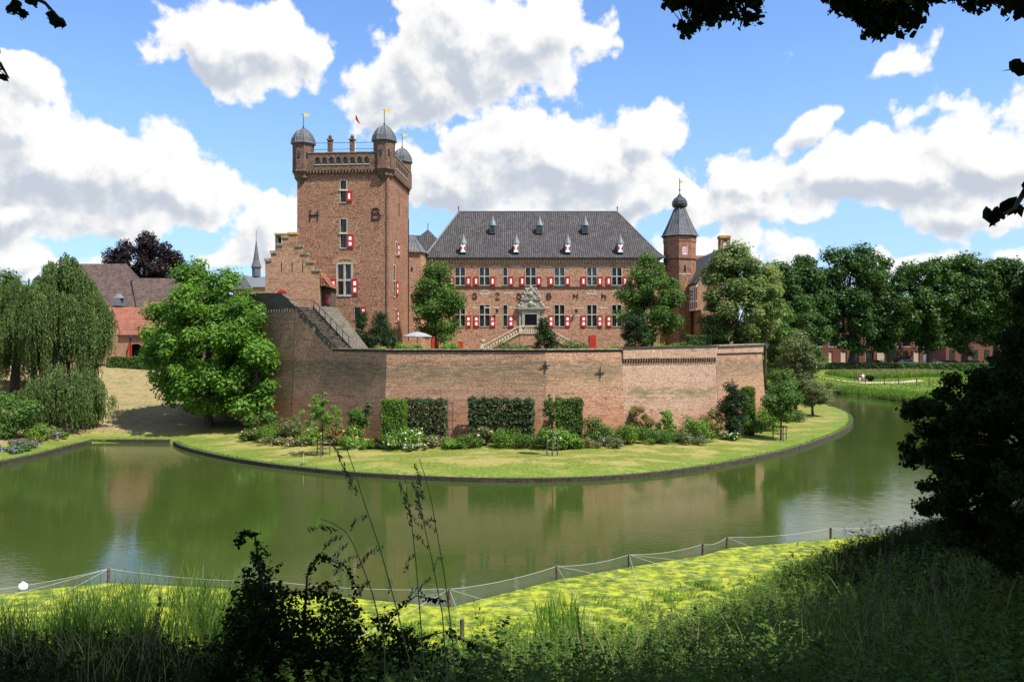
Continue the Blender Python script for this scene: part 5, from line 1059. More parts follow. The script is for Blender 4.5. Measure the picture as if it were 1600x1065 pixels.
# horse chestnut on the left
tree('horse_chestnut', 'large bright green horse chestnut leaning over the end of the moat', 'tree', at(326, 76), Z(400, 76)-hz(X(326, 76), 76), (wof(114, 76), 6.4), 80000, .29, LM['chestnut'], 11, nc=210, cr=1.12, cz=.2, shape=lambda t: 1.0-0.40*max(0, t)**1.6-.10*max(0, -t), trunk_r=.4, asp=.62, up=.8, inner=.45, nl=22)
tree('horse_chestnut', 'lower leafy skirt of chestnut shoots between the big chestnut and the dark bastion wall', 'tree', at(400, 73.5), 8.6, (wof(42, 73.5), 2.6), 9000, .31, LM['chestnut'], 12, nc=26, cr=1.2, cz=1.0, trunk_r=.18, asp=.62, up=.8)
# willows
def willow(name, label, loc, Rr, H, ng, ns, seed, low=1.0, leaf=.30, zs=1.0):
    rng = np.random.default_rng(seed); root = thing(name, label, 'willow tree', loc, 'weeping willows on the left bank')
    Cs = []; ts = []; mb = MB(); b = Vector(loc); mb.tube([b-Vector((0, 0, .4)), b, b+Vector((.2, .1, H*.35)), b+Vector((0, 0, H*.8))], [.55, .5, .38, .12], 9)
    limbs = [(0, 0, H, Rr*.42)]
    for k in range(15): a = k*2.4+rng.random(); q = Rr*(.30+.5*((k+1)/15)**.8); limbs.append((math.cos(a)*q, math.sin(a)*q, H*(.97-.36*(q/Rr)**1.5)*(.86+.16*rng.random()), Rr*(.24+.12*rng.random())))
    for g_ in range(ng):
        lx, ly, lz, lr = limbs[g_ % len(limbs)]; a = rng.random()*6.283; q_ = math.sqrt(rng.random()); top = lz-1.5*q_**2*lr/1.6-.2*rng.random(); gx_, gy_ = loc[0]+lx+math.cos(a)*q_*lr, loc[1]+ly+math.sin(a)*q_*lr; q = math.hypot(gx_-loc[0], gy_-loc[1])/Rr
        if g_ < 16:
            c = Vector((gx_, gy_, loc[2]+top-.3)); s_ = b+Vector((0, 0, H*.45)); mb.tube([s_, s_.lerp(c, .6)+Vector((0, 0, .7)), c], [.12, .07, .02], 4)
        spread = .16+.26*rng.random(); k = ns; tg = rng.random()
        hang = (1.6+3.8*rng.random())*(1 if rng.random() < .75 else 1.7)
        lowz = max(top-hang*zs, low*(.4+1.2*rng.random())*(0.3 if q > .6 else 2.4))
        for s_ in range(k):
            dx, dy = rng.normal(size=2)*spread; r2 = dx*dx+dy*dy
            z1 = top-r2*3.0; z0_ = lowz+(z1-lowz)*rng.random()*.45; n = max(3, int((z1-z0_)/.16)); tt_ = np.linspace(0, 1, n)
            out = .25*np.sin(tt_*1.6)*np.array([[dx], [dy]])
            c = np.stack([gx_+dx+out[0], gy_+dy+out[1], loc[2]+z1-(z1-z0_)*tt_], 1)+rng.normal(size=(n, 3))*np.array([.05, .05, .04])
            Cs.append(c); ts.append(np.full(n, tg*.5)+rng.random(n)*.5)
    C = np.concatenate(Cs); n = len(C); t = np.concatenate(ts)
    A = nrm(np.stack([rng.normal(size=n)*.35, rng.normal(size=n)*.35, -np.ones(n)], 1)); N = rng.normal(size=(n, 3)); N[:, 2] = np.abs(N[:, 2])*.3
    mb.build('trunk', M['bark'], root); leaves('crown', C, nrm(N), A, leaf*(.7+.6*rng.random(n)), np.full(n, .095), t, LM['willow'], root); return root
willow('weeping_willow', 'tall weeping willow with long hanging green curtains, nearest the moat corner', at(100, 80), wof(72, 78), Z(394, 80)-hz(X(100, 80), 80), 250, 32, 5, .5)
willow('weeping_willow', 'shorter weeping willow cut by the left edge of the photo', at(22, 82), wof(62, 82), Z(430, 82)-hz(X(22, 82), 82), 170, 32, 6, .5)
willow('weeping_willow', 'low drooping willow bough sweeping down to the bank in front of the tall willow', at(100, 74.5), wof(70, 74.5), Z(562, 74.5)-hz(X(100, 74.5), 74.5), 90, 24, 7, .1, zs=.9)
tree('copper_beech', 'dark purple copper beech rising behind the barn roofs', 'tree', (X(228, 142), 142, 5.6), Z(366, 142)-5.6, (wof(64, 142), 6), 36000, .34, LM['beech'], 21, nc=120, cr=1.15, cz=11.5, trunk_r=.5, up=.3, inner=.4)
tree('dark_oak', 'small dark green tree at the far left edge above the white farmhouse', 'tree', (X(8, 150), 150, 5.6), Z(410, 150)-5.6, (wof(26, 150), 4), 5000, .5, LM['oak'], 22, nc=20, cr=1.4, cz=4)
# garden trees inside the rampart
tree('walnut_tree', 'rounded green tree in the castle court in front of the left of the great house', 'tree', (X(683, 84), 84, 7.3), Z(407, 84)-7.3, (wof(46, 84), 3.1), 21000, .24, LM['green'], 31, nc=62, cr=.9, cz=1.0, trunk_r=.22, shape=lambda t: 1.0-.38*max(0, t), asp=.55, inner=.4, fill=.4)
tree('leaning_locust_tree', 'loose mid green tree in front of the right end of the great house', 'tree', (X(1018, 86), 86, 7.3), Z(391, 86)-7.3, (wof(58, 86), 3.6), 29000, .25, LM['green'], 32, nc=64, cr=.95, cz=.6, trunk_r=.22, shape=lambda t: 1.0-.6*max(0, t)**1.2, asp=.5, inner=.35, fill=.42)
tree('linden_tree', 'large pale flowering linden at the right end of the court hanging over the rampart', 'tree', (X(1150, 81), 81.0, 7.3), Z(386, 82)-7.0, (wof(76, 82), 4.2), 48000, .24, LM['linden'], 33, nc=90, cr=1.0, cz=.1, trunk_r=.3, shape=lambda t: 1.0-.58*max(0, t)**1.5, asp=.7, inner=.4, up=.8)
tree('linden_tree', 'yellow green linden standing behind the large flowering linden', 'tree', (X(1196, 98), 98, 3), Z(404, 98)-3, (wof(27, 98), 3), 14000, .28, LM['pale'], 34, nc=44, cr=.95, cz=6, trunk_r=.22, asp=.7, fill=.45)
tree('yew', 'small dark yew cone beside the low window of the keep', 'yew', (X(566, 77), 77, 7.3), Z(484, 77)-7.3, (wof(19, 77), 1.2), 9000, .12, LM['yew'], 41, nc=34, cr=.42, cz=.1, shape=cone, trunk_r=.1, group='clipped yews in the court', topz=.8)
tree('yew', 'broad dark yew bush in front of the right corner of the keep', 'yew', (X(600, 77), 76.6, 7.3), Z(484, 77)-7.3, (wof(27, 77), 1.5), 13000, .12, LM['yew'], 42, nc=44, cr=.52, cz=.1, shape=lambda t: .95-.45*t, trunk_r=.1, group='clipped yews in the court', topz=.8)
tree('yew', 'pointed dark yew standing before the double stone staircase', 'yew', (X(850, 86), 86, 7.3), Z(494, 86)-7.3, (wof(30, 86), 1.8), 13000, .13, LM['yew'], 43, nc=44, cr=.5, cz=-.1, shape=cone, trunk_r=.1, group='clipped yews in the court', topz=.8)
tree('yew', 'dark yew mound at the foot of the loose mid green tree', 'yew', (X(993, 80), 80, 7.3), Z(486, 80)-7.3, (wof(27, 80), 1.5), 13000, .13, LM['yew'], 44, nc=44, cr=.5, cz=0, shape=lambda t: .9-.5*t, trunk_r=.1, group='clipped yews in the court', topz=.8)
CS = [(632, 76, 1.3, 1.5, 'fresh', 'bright green bush in the court right of the keep corner'), (655, 74, 1.1, 1.55, 'fresh', 'bright green bush under the grey parasol'), (704, 76, 1.3, 1.6, 'fresh', 'bright green bush left of the arched red hatch'), (790, 84, 1.9, 1.9, 'olive', 'grey green shrub against the left stair balustrade'),
      (822, 82, .9, 1.4, 'fresh', 'small yellow green shrub under the stair arch'), (905, 84, 2.0, 2.0, 'hedge', 'rounded shrub right of the pointed yew'), (955, 78, 1.3, 1.3, 'fresh', 'low bush beside the square red door'), (1040, 76, 1.6, 1.5, 'fresh', 'light green bush above the corbelled parapet'), (1062, 77, 1.3, 1.7, 'green', 'taller green bush left of the clipped box hedge'), (592, 72, .9, 1.3, 'fresh', 'pale green bush in front of the broad yew'), (548, 73.5, .5, 2.0, 'green', 'tuft of leaves growing beside the ramp')]
for i, (px, Y, r, h, lm, lab) in enumerate(CS):
    shrub('shrub', lab, (X(px, Y), Y, 7.3), r, h, 2600, .15, LM[lm], 200+i, 'bushes in the castle court')
boxhedge('box_hedge', 'flat topped clipped hedge inside the rampart at the right', F(0, 78, 0), X(1076, 78), X(1112, 78), 0, -1.5, 7.3, Z(524, 78), 260, .12, LM['hedge'], 51)
# parasol
px_, py_ = X(652, 78.5), 78.5
um = thing('parasol', 'grey parasol open in the court beside the stair tower', 'parasol', (px_, py_, 7.3)); MB().tube([(px_, py_, 7.3), (px_, py_, 10.1)], .04, 6).build('pole', M['iron'], um)
M['canvas'] = plain('grey_canvas', (0.26, 0.26, 0.26), .8, .08); zc = Z(525, 78.5); MB().lathe([(1.45, zc-.08), (1.45, zc), (.8, zc+.28), (.06, zc+.45)], px_, py_, 8).build('canopy', M['canvas'], um)
# ------------------------------------------------------------------ oaks across the meadow
OK = [(1218, 178, 402, 34, 'small dark oak at the left end of the row beyond the meadow'), (1262, 186, 393, 42, 'oak with a rounded crown left of the tallest oak'), (1328, 187, 376, 50, 'tallest oak of the row, its crown rising above its neighbours'), (1392, 188, 397, 44, 'oak right of the tallest one, before the apartment block'),
      (1452, 190, 392, 44, 'oak with a thick straight trunk beside the gap with the pale house'), (1505, 192, 396, 40, 'oak with a gappy crown above the parked cars'), (1556, 190, 392, 42, 'second oak from the right edge of the photo'), (1612, 188, 394, 44, 'oak cut by the right edge of the photo'), (1668, 190, 396, 42, 'oak standing beyond the right edge of the frame')]
for i, (px, Y, py, w, lab) in enumerate(OK[:8]):
    tree('oak_tree', lab, 'oak tree', (X(px, Y), Y, 3.0), Z(py, Y)-3.0, (wof(w*1.5, Y), 7.5), 31000, .58, LM['oak'], 300+i, nc=95, cr=2.0, cz=(2.0 if i == 0 else 2.6+.8*math.sin(i*2.1)), shape=lambda t: 1.0-.25*max(0, t)-.25*max(0, -t), trunk_r=.62, group='oak row beyond the meadow', asp=.7, inner=.25, fill=.45, nl=20, up=.5)
BK = [(1240, 100, 500, 612, 30, 'olive', 'olive green tree leaning out beyond the end of the rampart'), (1208, 92, 540, 620, 20, 'hedge', 'dark bush below the rampart corner at the right'), (1186, 104, 440, 560, 34, 'green', 'leafy tree behind the right end of the rampart')]
tree('small_tree', BK[0][6], 'tree', at(1243, 96), Z(515, 96)-hz(X(1243, 96), 96), (wof(38, 96), 2.8), 17000, .2, LM['olive'], 61, nc=48, cr=.85, cz=.3, trunk_r=.16, up=.7)
tree('small_tree', BK[1][6], 'tree', at(1218, 90), Z(570, 90)-hz(X(1218, 90), 90), (wof(26, 90), 2), 9000, .17, LM['green'], 62, nc=30, cr=.7, cz=.2, trunk_r=.12)
tree('small_tree', BK[2][6], 'tree', at(1212, 108), Z(455, 108)-hz(X(1212, 108), 108), (wof(34, 108), 3), 12000, .28, LM['green'], 63, nc=44, cr=1.0, cz=1.5, trunk_r=.2)
tree('small_tree', 'dark tree filling the gap between the olive tree and the oak row', 'tree', (X(1268, 165), 165, 1.5), Z(480, 165)-1.5, (wof(30, 165), 4), 9000, .42, LM['oak'], 64, nc=30, cr=1.4, cz=1, trunk_r=.25)
tree('apple_tree', 'low spreading apple tree on the right tip of the lawn', 'apple tree', at(1270, 90.5), Z(590, 90.5)-hz(X(1270, 90.5), 90.5), (wof(37, 90.5), 2.2), 11000, .17, LM['olive'], 65, nc=44, cr=.62, cz=1.15, trunk_r=.16, up=.8, barkm=M['bark'])
# young lawn trees with tie stakes
def stake_guard(loc, lab, s_=1.0):
    g_ = thing('tree_guard', lab, 'tree guard', loc, 'stake guards round the lawn trees')
    for k in range(3):
        a = k*2.09+.5; mb = MB().tube([(loc[0]+.55*s_*math.cos(a), loc[1]+.55*s_*math.sin(a), loc[2]-.2), (loc[0]+.55*s_*math.cos(a), loc[1]+.55*s_*math.sin(a), loc[2]+1.25)], .045, 6); mb.build('stake', M['wood'], g_)
    mb = MB()
    for k in range(3):
        for zz in (.55, 1.15): mb.tube([(loc[0]+.55*s_*math.cos(k*2.09+.5), loc[1]+.55*s_*math.sin(k*2.09+.5), loc[2]+zz), (loc[0]+.55*s_*math.cos(k*2.09+2.59), loc[1]+.55*s_*math.sin(k*2.09+2.59), loc[2]+zz)], .025, 4)
    mb.build('rail', M['wood'], g_)
L1 = at(504, 59.3); L2 = at(863, 57.6); L3 = at(1220, 69.3)
tree('young_cherry_tree', 'thin young tree with open upswept branches on the lawn at the left', 'young tree', L1, Z(605, 59)-L1[2], (wof(36, 59), 1.3), 5200, .13, LM['fresh'], 71, nc=46, cr=.27, cz=1.6, trunk_r=.06, asp=.5, up=.5, shape=lambda t: .95-.6*t if t > 0 else 1.0, group='young trees on the lawn', inner=.2, nl=26, topz=.9)
stake_guard(L1, 'wooden stakes round the thin young tree at the left of the lawn')
tree('young_pear_tree', 'small forked young tree on the lawn before the bend in the rampart', 'young tree', L2, Z(614, 57.6)-L2[2], (wof(22, 57.6), .8), 4600, .12, LM['green'], 72, nc=40, cr=.26, cz=1.9, trunk_r=.05, asp=.5, shape=lambda t: .7+.4*t, group='young trees on the lawn', nl=22, topz=.9)
stake_guard(L2, 'wooden stakes round the forked young tree in the middle of the lawn', .8)
tree('young_maple_tree', 'round headed young tree on the right of the lawn', 'young tree', L3, Z(596, 69.3)-L3[2], (wof(29, 69.3), 1.6), 9500, .17, LM['green'], 73, nc=34, cr=.6, cz=1.9, trunk_r=.08, group='young trees on the lawn', asp=.7)
stake_guard(L3, 'wooden stakes round the round headed young tree at the right', 1.2)
# ------------------------------------------------------------------ border at the foot of the rampart
WF1 = F(P1[0], P1[1], math.degrees(math.atan2(P2[1]-P1[1], P2[0]-P1[0]))); WL1 = 13.2
def w1(px):  # px -> distance along the front face of the rampart
    k = (px-800)/FPX; ox, oy = WF1.o; return (k*oy-ox)/(WF1.u[0]-k*WF1.u[1])
zb1 = 0.9
for i, (p0, p1, d0, d1, py, lab) in enumerate(((596, 631, 3.4, 1.3, 626, 'tall clipped hedge block with a bright right side by the left trellis'), (872, 910, 3.0, 1.4, 625, 'tall clipped hedge block right of the wide espalier trees'))):
    Yc = 63.3; boxhedge('hedge_block', lab, F(0, 61.2 if i == 0 else 61.5, 0), X(p0, 61.5), X(p1, 61.5), 0, -2.0, zb1-.2, Z(py, 61.5), 300, .13, LM['brighthedge' if i == 0 else 'hedge'], 80+i, 'hedge', 'clipped hedge blocks in the border')
def espalier(label, a0, a1, z0, z1, n, seed, panel_a, dens):
    rng = np.random.default_rng(seed); root = thing('espalier_tree', label, 'espalier', WF1((a0+a1)/2, 1.0, .8), 'espaliers trained on the rampart')
    tr = MB()
    a = panel_a[0]
    while a < panel_a[1]: tr.fbox(WF1, a-.025, a+.025, 1.05, 1.0, .7, z1-.1); a += .38
    for k in range(5): zz = 1.2+k*(z1-1.5)/4; tr.fbox(WF1, panel_a[0]-.1, panel_a[1]+.1, .99, .94, zz-.03, zz+.03)
    tr.build('trellis', M['wood'], root); mb = MB()
    for k in range(dens):
        c = a0+(a1-a0)*(k+.5)/dens; mb.tube([WF1(c, 1.1, .6), WF1(c+.05, 1.12, z1-.3)], [.07, .03], 5)
        for t in range(5): zz = 1.3+t*(z1-1.7)/4; mb.tube([WF1(c-(a1-a0)/dens*.5, 1.12, zz+.08), WF1(c, 1.12, zz), WF1(c+(a1-a0)/dens*.5, 1.12, zz+.08)], .025, 4)
    mb.build('branch', M['bark'], root)
    U = rng.random(n)*(a1-a0)+a0; tz = rng.integers(0, 5, n); base = 1.3+tz*(z1-1.7)/4; Zz = base+np.abs(rng.normal(size=n))*.30-.1+(tz == 4)*rng.random(n)*.15
    Zz = np.minimum(Zz, z1+.12*np.sin(U*7)+.1*rng.random(n)); D = 1.15+np.abs(rng.normal(size=n))*.22
    U = np.clip(U+rng.normal(size=n)*.05, a0-.1, a1+.1)
    C = np.stack([WF1.o[0]+WF1.u[0]*U+WF1.n[0]*D, WF1.o[1]+WF1.u[1]*U+WF1.n[1]*D, Zz], 1); N = nrm(np.array([WF1.n[0], WF1.n[1], .5])+rng.normal(size=(n, 3))*.5); L = .17*(.6+.8*rng.random(n))
    leaves('foliage', C, N, nrm(rng.normal(size=(n, 3))), L, L*.6, rng.random(n), LM['espalier'], root)
espalier('espalier tree on a wooden trellis, its side strips of lattice still bare', w1(637), w1(703), .9, 4.25, 6500, 91, (w1(633), w1(716)), 2)
espalier('left half of the wide leafy espalier with fully covered lattice', w1(737), w1(790), .9, 4.35, 10500, 92, (w1(737), w1(788)), 2)
espalier('right half of the wide leafy espalier, nearest the bend in the rampart', w1(793), w1(836), .9, 4.3, 9500, 93, (w1(792), w1(836)), 2)
def rowshrub(lst, group):
    for i, (px, Y, r, h, n, sz, lm, lab, fl) in enumerate(lst):
        shrub('shrub', lab, at(px, Y), r, h, n, sz, LM[lm], 500+i*3+int(px), group, 14, fl[0] if fl else None, fmat=LM[fl[1]] if fl else None)
rowshrub([
    (408, 70.0, 1.5, 2.3, 3800, .17, 'green', 'grey green shrub beside the chestnut at the left end of the border', None),
    (432, 67.2, 1.7, 1.5, 4200, .14, 'brighthedge', 'vivid green mounded bush near the left end of the border', None),
    (390, 68.0, 1.3, 1.0, 2500, .13, 'green', 'low plant with peach blossom at the left end of the border', ((60, .22), 'pink')),
    (465, 66.5, 1.6, 2.2, 3600, .15, 'olive', 'olive shrub between the vivid bush and the thin young tree', None),
    (425, 65.2, 1.2, .7, 1800, .12, 'olive', 'low heather toned cushion plant at the front of the left border', ((160, .12), 'pink')),
    (458, 64.2, 1.2, .8, 1800, .12, 'olive', 'low dusky pink cushion plant left of the thin young tree', ((200, .12), 'pink')),
    (487, 64.6, 1.1, 1.5, 2200, .13, 'fresh', 'green bush with a peach flower head behind the thin young tree', ((50, .24), 'pink')),
    (522, 64.0, 1.1, 2.2, 2600, .14, 'reddish', 'shrub with orange tinted leaves right of the thin young tree', None),
    (548, 64.0, 1.1, 1.9, 2600, .14, 'brighthedge', 'bright green bush left of the dark round bush', ((50, .24), 'pink')),
    (568, 64.6, 1.35, 3.9, 6200, .16, 'green', 'tall round leafy bush left of the first hedge block', None),
    (545, 62.4, 1.3, 1.1, 2600, .13, 'fresh', 'low light green plant in front of the orange tinted shrub', None),
    (580, 61.9, 1.1, .9, 2400, .12, 'brighthedge', 'low green cushion at the foot of the first hedge block', None),
    (603, 61.6, .8, .8, 1500, .12, 'olive', 'small lavender plant with violet flowers', ((110, .11), 'blue')),
    (629, 61.3, 1.5, 1.7, 3600, .15, 'fresh', 'bush covered in white hydrangea flowers under the left trellis', ((130, .22), 'white')),
    (652, 60.7, 1.2, .6, 1800, .11, 'hedge', 'low dark edging plant with white flowers in front of the hydrangea', ((90, .13), 'white')),
    (682, 62.0, 1.3, 1.1, 2400, .13, 'olive', 'grey green perennial with pinkish heads below the left trellis', ((60, .16), 'pink')),
    (705, 61.4, 1.3, .9, 2400, .12, 'fresh', 'low yellow green perennial below the bare lattice', None),
    (735, 61.5, 1.2, 1.1, 2400, .12, 'green', 'low plant left of the peach flower heads', None),
    (752, 62.4, 1.1, 1.6, 2000, .13, 'olive', 'perennial with peach flower heads before the wide espalier', ((60, .24), 'pink')),
    (790, 61.8, 1.5, 1.5, 3200, .12, 'brighthedge', 'feathery green bush before the right espalier', None),
    (825, 61.4, 1.2, 1.2, 2600, .12, 'green', 'low green bush left of the bright hydrangea', None),
    (868, 61.0, 1.5, 1.8, 3800, .19, 'fresh', 'light green large leaved hydrangea behind the forked young tree', ((40, .2), 'white')),
    (892, 60.9, 1.1, 1.3, 2200, .17, 'fresh', 'pale leafy hydrangea at the foot of the right hedge block', None),
    (915, 62.0, .9, .9, 1500, .12, 'reddish', 'small straw toned plant right of the right hedge block', None),
    (942, 64.6, 1.7, 2.4, 4200, .15, 'green', 'dome shaped shrub right of the hedge block', None),
    (950, 62.3, 1.4, .9, 2600, .11, 'olive', 'low lavender cushion at the front right of the hedge block', ((70, .1), 'blue')),
    (1000, 67.0, 1.25, 3.3, 4200, .15, 'reddish', 'upright golden tinted shrub against the clean brick panel', None),
    (1041, 67.6, 1.0, 2.8, 3000, .15, 'fresh', 'small standard bush right of the golden shrub', None),
    (985, 64.2, 1.5, 1.7, 3600, .12, 'brighthedge', 'bright green mound in front of the golden shrub', None),
    (1022, 64.8, 1.5, 1.2, 3000, .12, 'green', 'middling green mound below the standard bush', None),
    (1055, 66.0, 1.5, 1.4, 3000, .12, 'green', 'green mound left of the vivid mound', None),
    (1090, 67.2, 1.8, 2.2, 4400, .13, 'brighthedge', 'vivid green mound near the right end of the border', None),
    (1080, 65.4, 1.6, 1.0, 3000, .11, 'olive', 'grey lavender cushion in front of the vivid mound', ((70, .1), 'blue')),
    (1112, 69.3, 1.1, 3.0, 3600, .15, 'reddish', 'bronze tinted shrub left of the tall dark yew', ((60, .16), 'white')),
    (1140, 68.4, 1.0, .8, 1700, .12, 'hedge', 'low plant with creamy flowers in front of the tall dark yew', ((60, .15), 'white')),
    (1176, 71.6, 1.2, 1.7, 2600, .15, 'fresh', 'fresh green bush right of the tall dark yew', None),
    (1195, 75.0, 1.6, 2.6, 3800, .16, 'fresh', 'leafy bush left of the round headed young tree', None),
    (1215, 79.0, 1.7, 2.8, 3800, .16, 'green', 'green shrub behind the round headed young tree', None),
    (1236, 84.0, 1.6, 1.6, 2800, .16, 'hedge', 'dark low shrub left of the apple tree', None),
], 'shrubs in the rampart border')
tree('columnar_yew', 'tall dark column of yew near the right bend of the rampart', 'yew', at(1147, 69.6), Z(593, 69.6)-hz(X(1147, 69.6), 69.6), (wof(23, 69.6), 1.3), 15000, .13, LM['yew'], 45, nc=54, cr=.55, cz=.0, shape=lambda t: 1.0-.3*max(0, t), trunk_r=.12, topz=.8)
boxhedge('hedge_block', 'slim clipped hedge block right of the tall dark yew', F(0, 71.5, 0), X(1166, 71.5), X(1180, 71.5), 0, -1.6, .7, Z(606, 71.5), 300, .13, LM['brighthedge'], 84, 'hedge', 'clipped hedge blocks in the border')
# left bank flowers and shrubs
rowshrub([(10, 67.5, 2.6, 4.6, 8000, .22, 'green', 'big round leafy shrub at the left edge below the willows', None), (52, 68.0, 1.2, 1.9, 2000, .17, 'brighthedge', 'small upright green bush in the left bank flower bed', None), (88, 70.5, 1.4, .8, 1800, .14, 'brighthedge', 'low bright plant at the right end of the left flower bed', None),
          (76, 69, 1.2, .9, 1200, .12, 'olive', 'dusky mauve perennial beside the small upright bush', ((120, .12), 'blue')), (25, 62.6, 1.2, .6, 1500, .12, 'green', 'low plant between the blue flower patches', None), (35, 64.6, 1.2, .7, 1400, .12, 'olive', 'blue violet flower patch in the middle of the left bed', ((180, .11), 'blue')), (8, 61.8, 1.4, .6, 1400, .12, 'green', 'blue violet flower patch at the left edge of the photo', ((240, .11), 'blue')), (57, 67.0, .9, .6, 900, .12, 'reddish', 'straw toned dry plant in the left bed', None)], 'plants on the left bank')
boxhedge('long_hedge', 'dark trimmed hedge at the top of the straw slope before the gatehouse', F(0, 101, 0), X(166, 101), X(300, 101), 0, -1.6, 5.0, Z(558, 101), 120, .18, LM['hedge'], 86)
# ------------------------------------------------------------------ right meadow
boxhedge('long_hedge', 'long trimmed hedge in front of the parked cars beyond the meadow', F(0, 180, 0), X(1402, 180), X(1640, 180), 0, -1.6, 1.6, Z(567.5, 180), 70, .3, LM['hedge'], 87)
boxhedge('long_hedge', 'shaded left stretch of hedge behind the tall meadow plants', F(0, 184, 0), X(1225, 184), X(1398, 184), 0, -1.6, 1.6, Z(567, 184), 55, .3, LM['yew'], 88)
def blades(name, label, cat, pts, h, w, lm, seed, lean=.18, kind='stuff', zf=None, seg=3):
    rng = np.random.default_rng(seed); n = len(pts); base = np.array(pts, float); hh = h*(.55+.6*rng.random(n)); d = rng.normal(size=(n, 2))*lean; yaw = rng.random(n)*math.pi
    wv = np.stack([np.cos(yaw), np.sin(yaw), np.zeros(n)], 1)*(w*.5); V = np.zeros((n, 2*seg+1, 3))
    for k in range(seg+1):
        t = k/seg; c = base+np.stack([d[:, 0]*hh*t*t, d[:, 1]*hh*t*t, hh*t*(1-.12*t)], 1)
        if k < seg: V[:, 2*k] = c-wv*(1-.55*t); V[:, 2*k+1] = c+wv*(1-.55*t)
        else: V[:, 2*seg] = c
    me = bpy.data.meshes.new(name); nv = 2*seg+1; me.vertices.add(n*nv); me.vertices.foreach_set('co', V.astype(np.float32).ravel())
    lp = []; st_ = []
    for k in range(seg-1): lp += [2*k, 2*k+1, 2*k+3, 2*k+2]
    lp += [2*seg-2, 2*seg-1, 2*seg]; lp = np.array(lp); cnt = len(lp); stt = np.array([4*k for k in range(seg)])
    loops = (np.arange(n)[:, None]*nv+lp[None]).ravel(); me.loops.add(len(loops)); me.loops.foreach_set('vertex_index', loops.astype(np.int32)); me.polygons.add(n*seg); me.polygons.foreach_set('loop_start', (np.arange(n)[:, None]*cnt+stt[None]).ravel().astype(np.int32)); me.update(calc_edges=True)
    at_ = me.attributes.new('tint', 'FLOAT', 'POINT'); at_.data.foreach_set('value', np.repeat(rng.random(n), nv).astype(np.float32))
    return tag(link(name, me, lm), label, cat, kind=kind)
def scatter(rng, n, poly, zadd=0.0, dens=None, minz=None):
    P_ = np.array(poly); lo_, hi_ = P_.min(0), P_.max(0); out = np.zeros((0, 2))
    while len(out) < n:
        c = rng.random((n*2, 2))*(hi_-lo_)+lo_; ins = np.zeros(len(c), bool)
        for (ax, ay), (bx, by) in zip(P_, np.roll(P_, -1, 0)): ins ^= ((ay > c[:, 1]) != (by > c[:, 1])) & (c[:, 0] < (bx-ax)*(c[:, 1]-ay)/(by-ay+1e-12)+ax)
        c = c[ins]
        if dens is not None: c = c[rng.random(len(c)) < dens(c[:, 0], c[:, 1])]
        out = np.concatenate([out, c])
    out = out[:n]; z = Hgt(out[:, 0], out[:, 1])[0]
    if minz is not None: z = np.maximum(z, minz)
    return np.column_stack([out, z+zadd])
rng = np.random.default_rng(9)
edge = np.array(chaikin(ISLE[4:]+[(-29.4, 69.4)], 3)); lf = np.array(chaikin(LEFT, 3)); ep = []
for E_ in (edge, lf):
    for a, b_ in zip(E_[:-1], E_[1:]):
        L_ = float(np.hypot(*(b_-a))); k = int(L_*38); t = rng.random(k)[:, None]; d_ = (b_-a)/max(L_, 1e-6); nn_ = np.array([-d_[1], d_[0]])*(-1 if E_ is edge else -1)
        q = a+(b_-a)*t+nn_*(0.12+.25*rng.random(k)[:, None]); ep.append(q)
ep = np.concatenate(ep); ez = np.where(moat_sd(ep[:, 0], ep[:, 1]) > -0.05, Hgt(ep[:, 0], ep[:, 1])[0], 0.24)
blades('edge_grass', 'short grass growing over the timber edging of the lawn', 'grass', np.column_stack([ep, ez-.03]), .17, .05, LM['grass'], 6, .8)
fb_ = [(64, 94), (61, 99), (59, 107), (57.6, 118), (56.6, 130), (54, 139), (56, 141), (59, 139), (61, 129), (62.5, 118), (65, 107), (67, 97)]
cl = lambda x, y: np.clip(.35+.65*vnoise(x, y, .35, 3)+.25, .05, 1)
blades('reeds', 'tall green reeds lining the far bank of the moat at the right', 'reeds', scatter(rng, 18000, fb_, dens=cl), 1.2, .08, LM['reed'], 1, .12)
mead = [(62, 126), (60, 141), (56, 150), (60, 164), (84, 178), (135, 178), (110, 120), (84, 104)]
blades('meadow_grass', 'rough green meadow grass between the reeds and the long hedge', 'grass', scatter(rng, 42000, mead), .20, .13, LM['grass'], 2, .3)
blades('tall_meadow_plants', 'tall browning meadow plants behind the sandy path', 'meadow plants', scatter(rng, 9000, [(70, 158), (68, 170), (88, 176), (92, 168), (88, 158)]), 1.2, .14, LM['straw'], 3, .12)
blades('meadow_herbs', 'tall green herbs mixed behind the sandy path', 'meadow plants', scatter(rng, 12000, [(68, 157), (67, 171), (90, 177), (94, 168), (90, 156)]), 1.1, .16, LM['grass'], 4, .12)
# fence and gate
fn = thing('wire_fence', 'low wire fence on dark wooden posts between the reeds and the meadow', 'fence', at(1400, 140)); fp = [(1336, 151), (1352, 149), (1382, 147), (1404, 145), (1432, 141), (1452, 138), (1469, 136), (1482, 134)]; fp2 = [(1498, 132), (1517, 129), (1541, 125), (1572, 121)]
tops = []
for grp in (fp, fp2):
    line = []
    for (px, Y) in grp:
        p = at(px, Y); MB().tube([(p[0], p[1], p[2]-.3), (p[0], p[1], p[2]+1.35)], .085, 6).build('post', M['wood'], fn); line.append(p)
    mb = MB()
    for zz in (.3, .6, .9, 1.2): mb.tube([(p[0], p[1], p[2]+zz) for p in line], .014, 3)
    mb.build('wire', M['iron'], fn)
g0, g1_ = at(1484, 133.6), at(1497, 132.2); gt_ = thing('wooden_gate', 'dark braced wooden gate in the wire fence', 'gate', g0)
mb = MB(); A, B = Vector(g0), Vector(g1_); u = Vector((0, 0, 1))
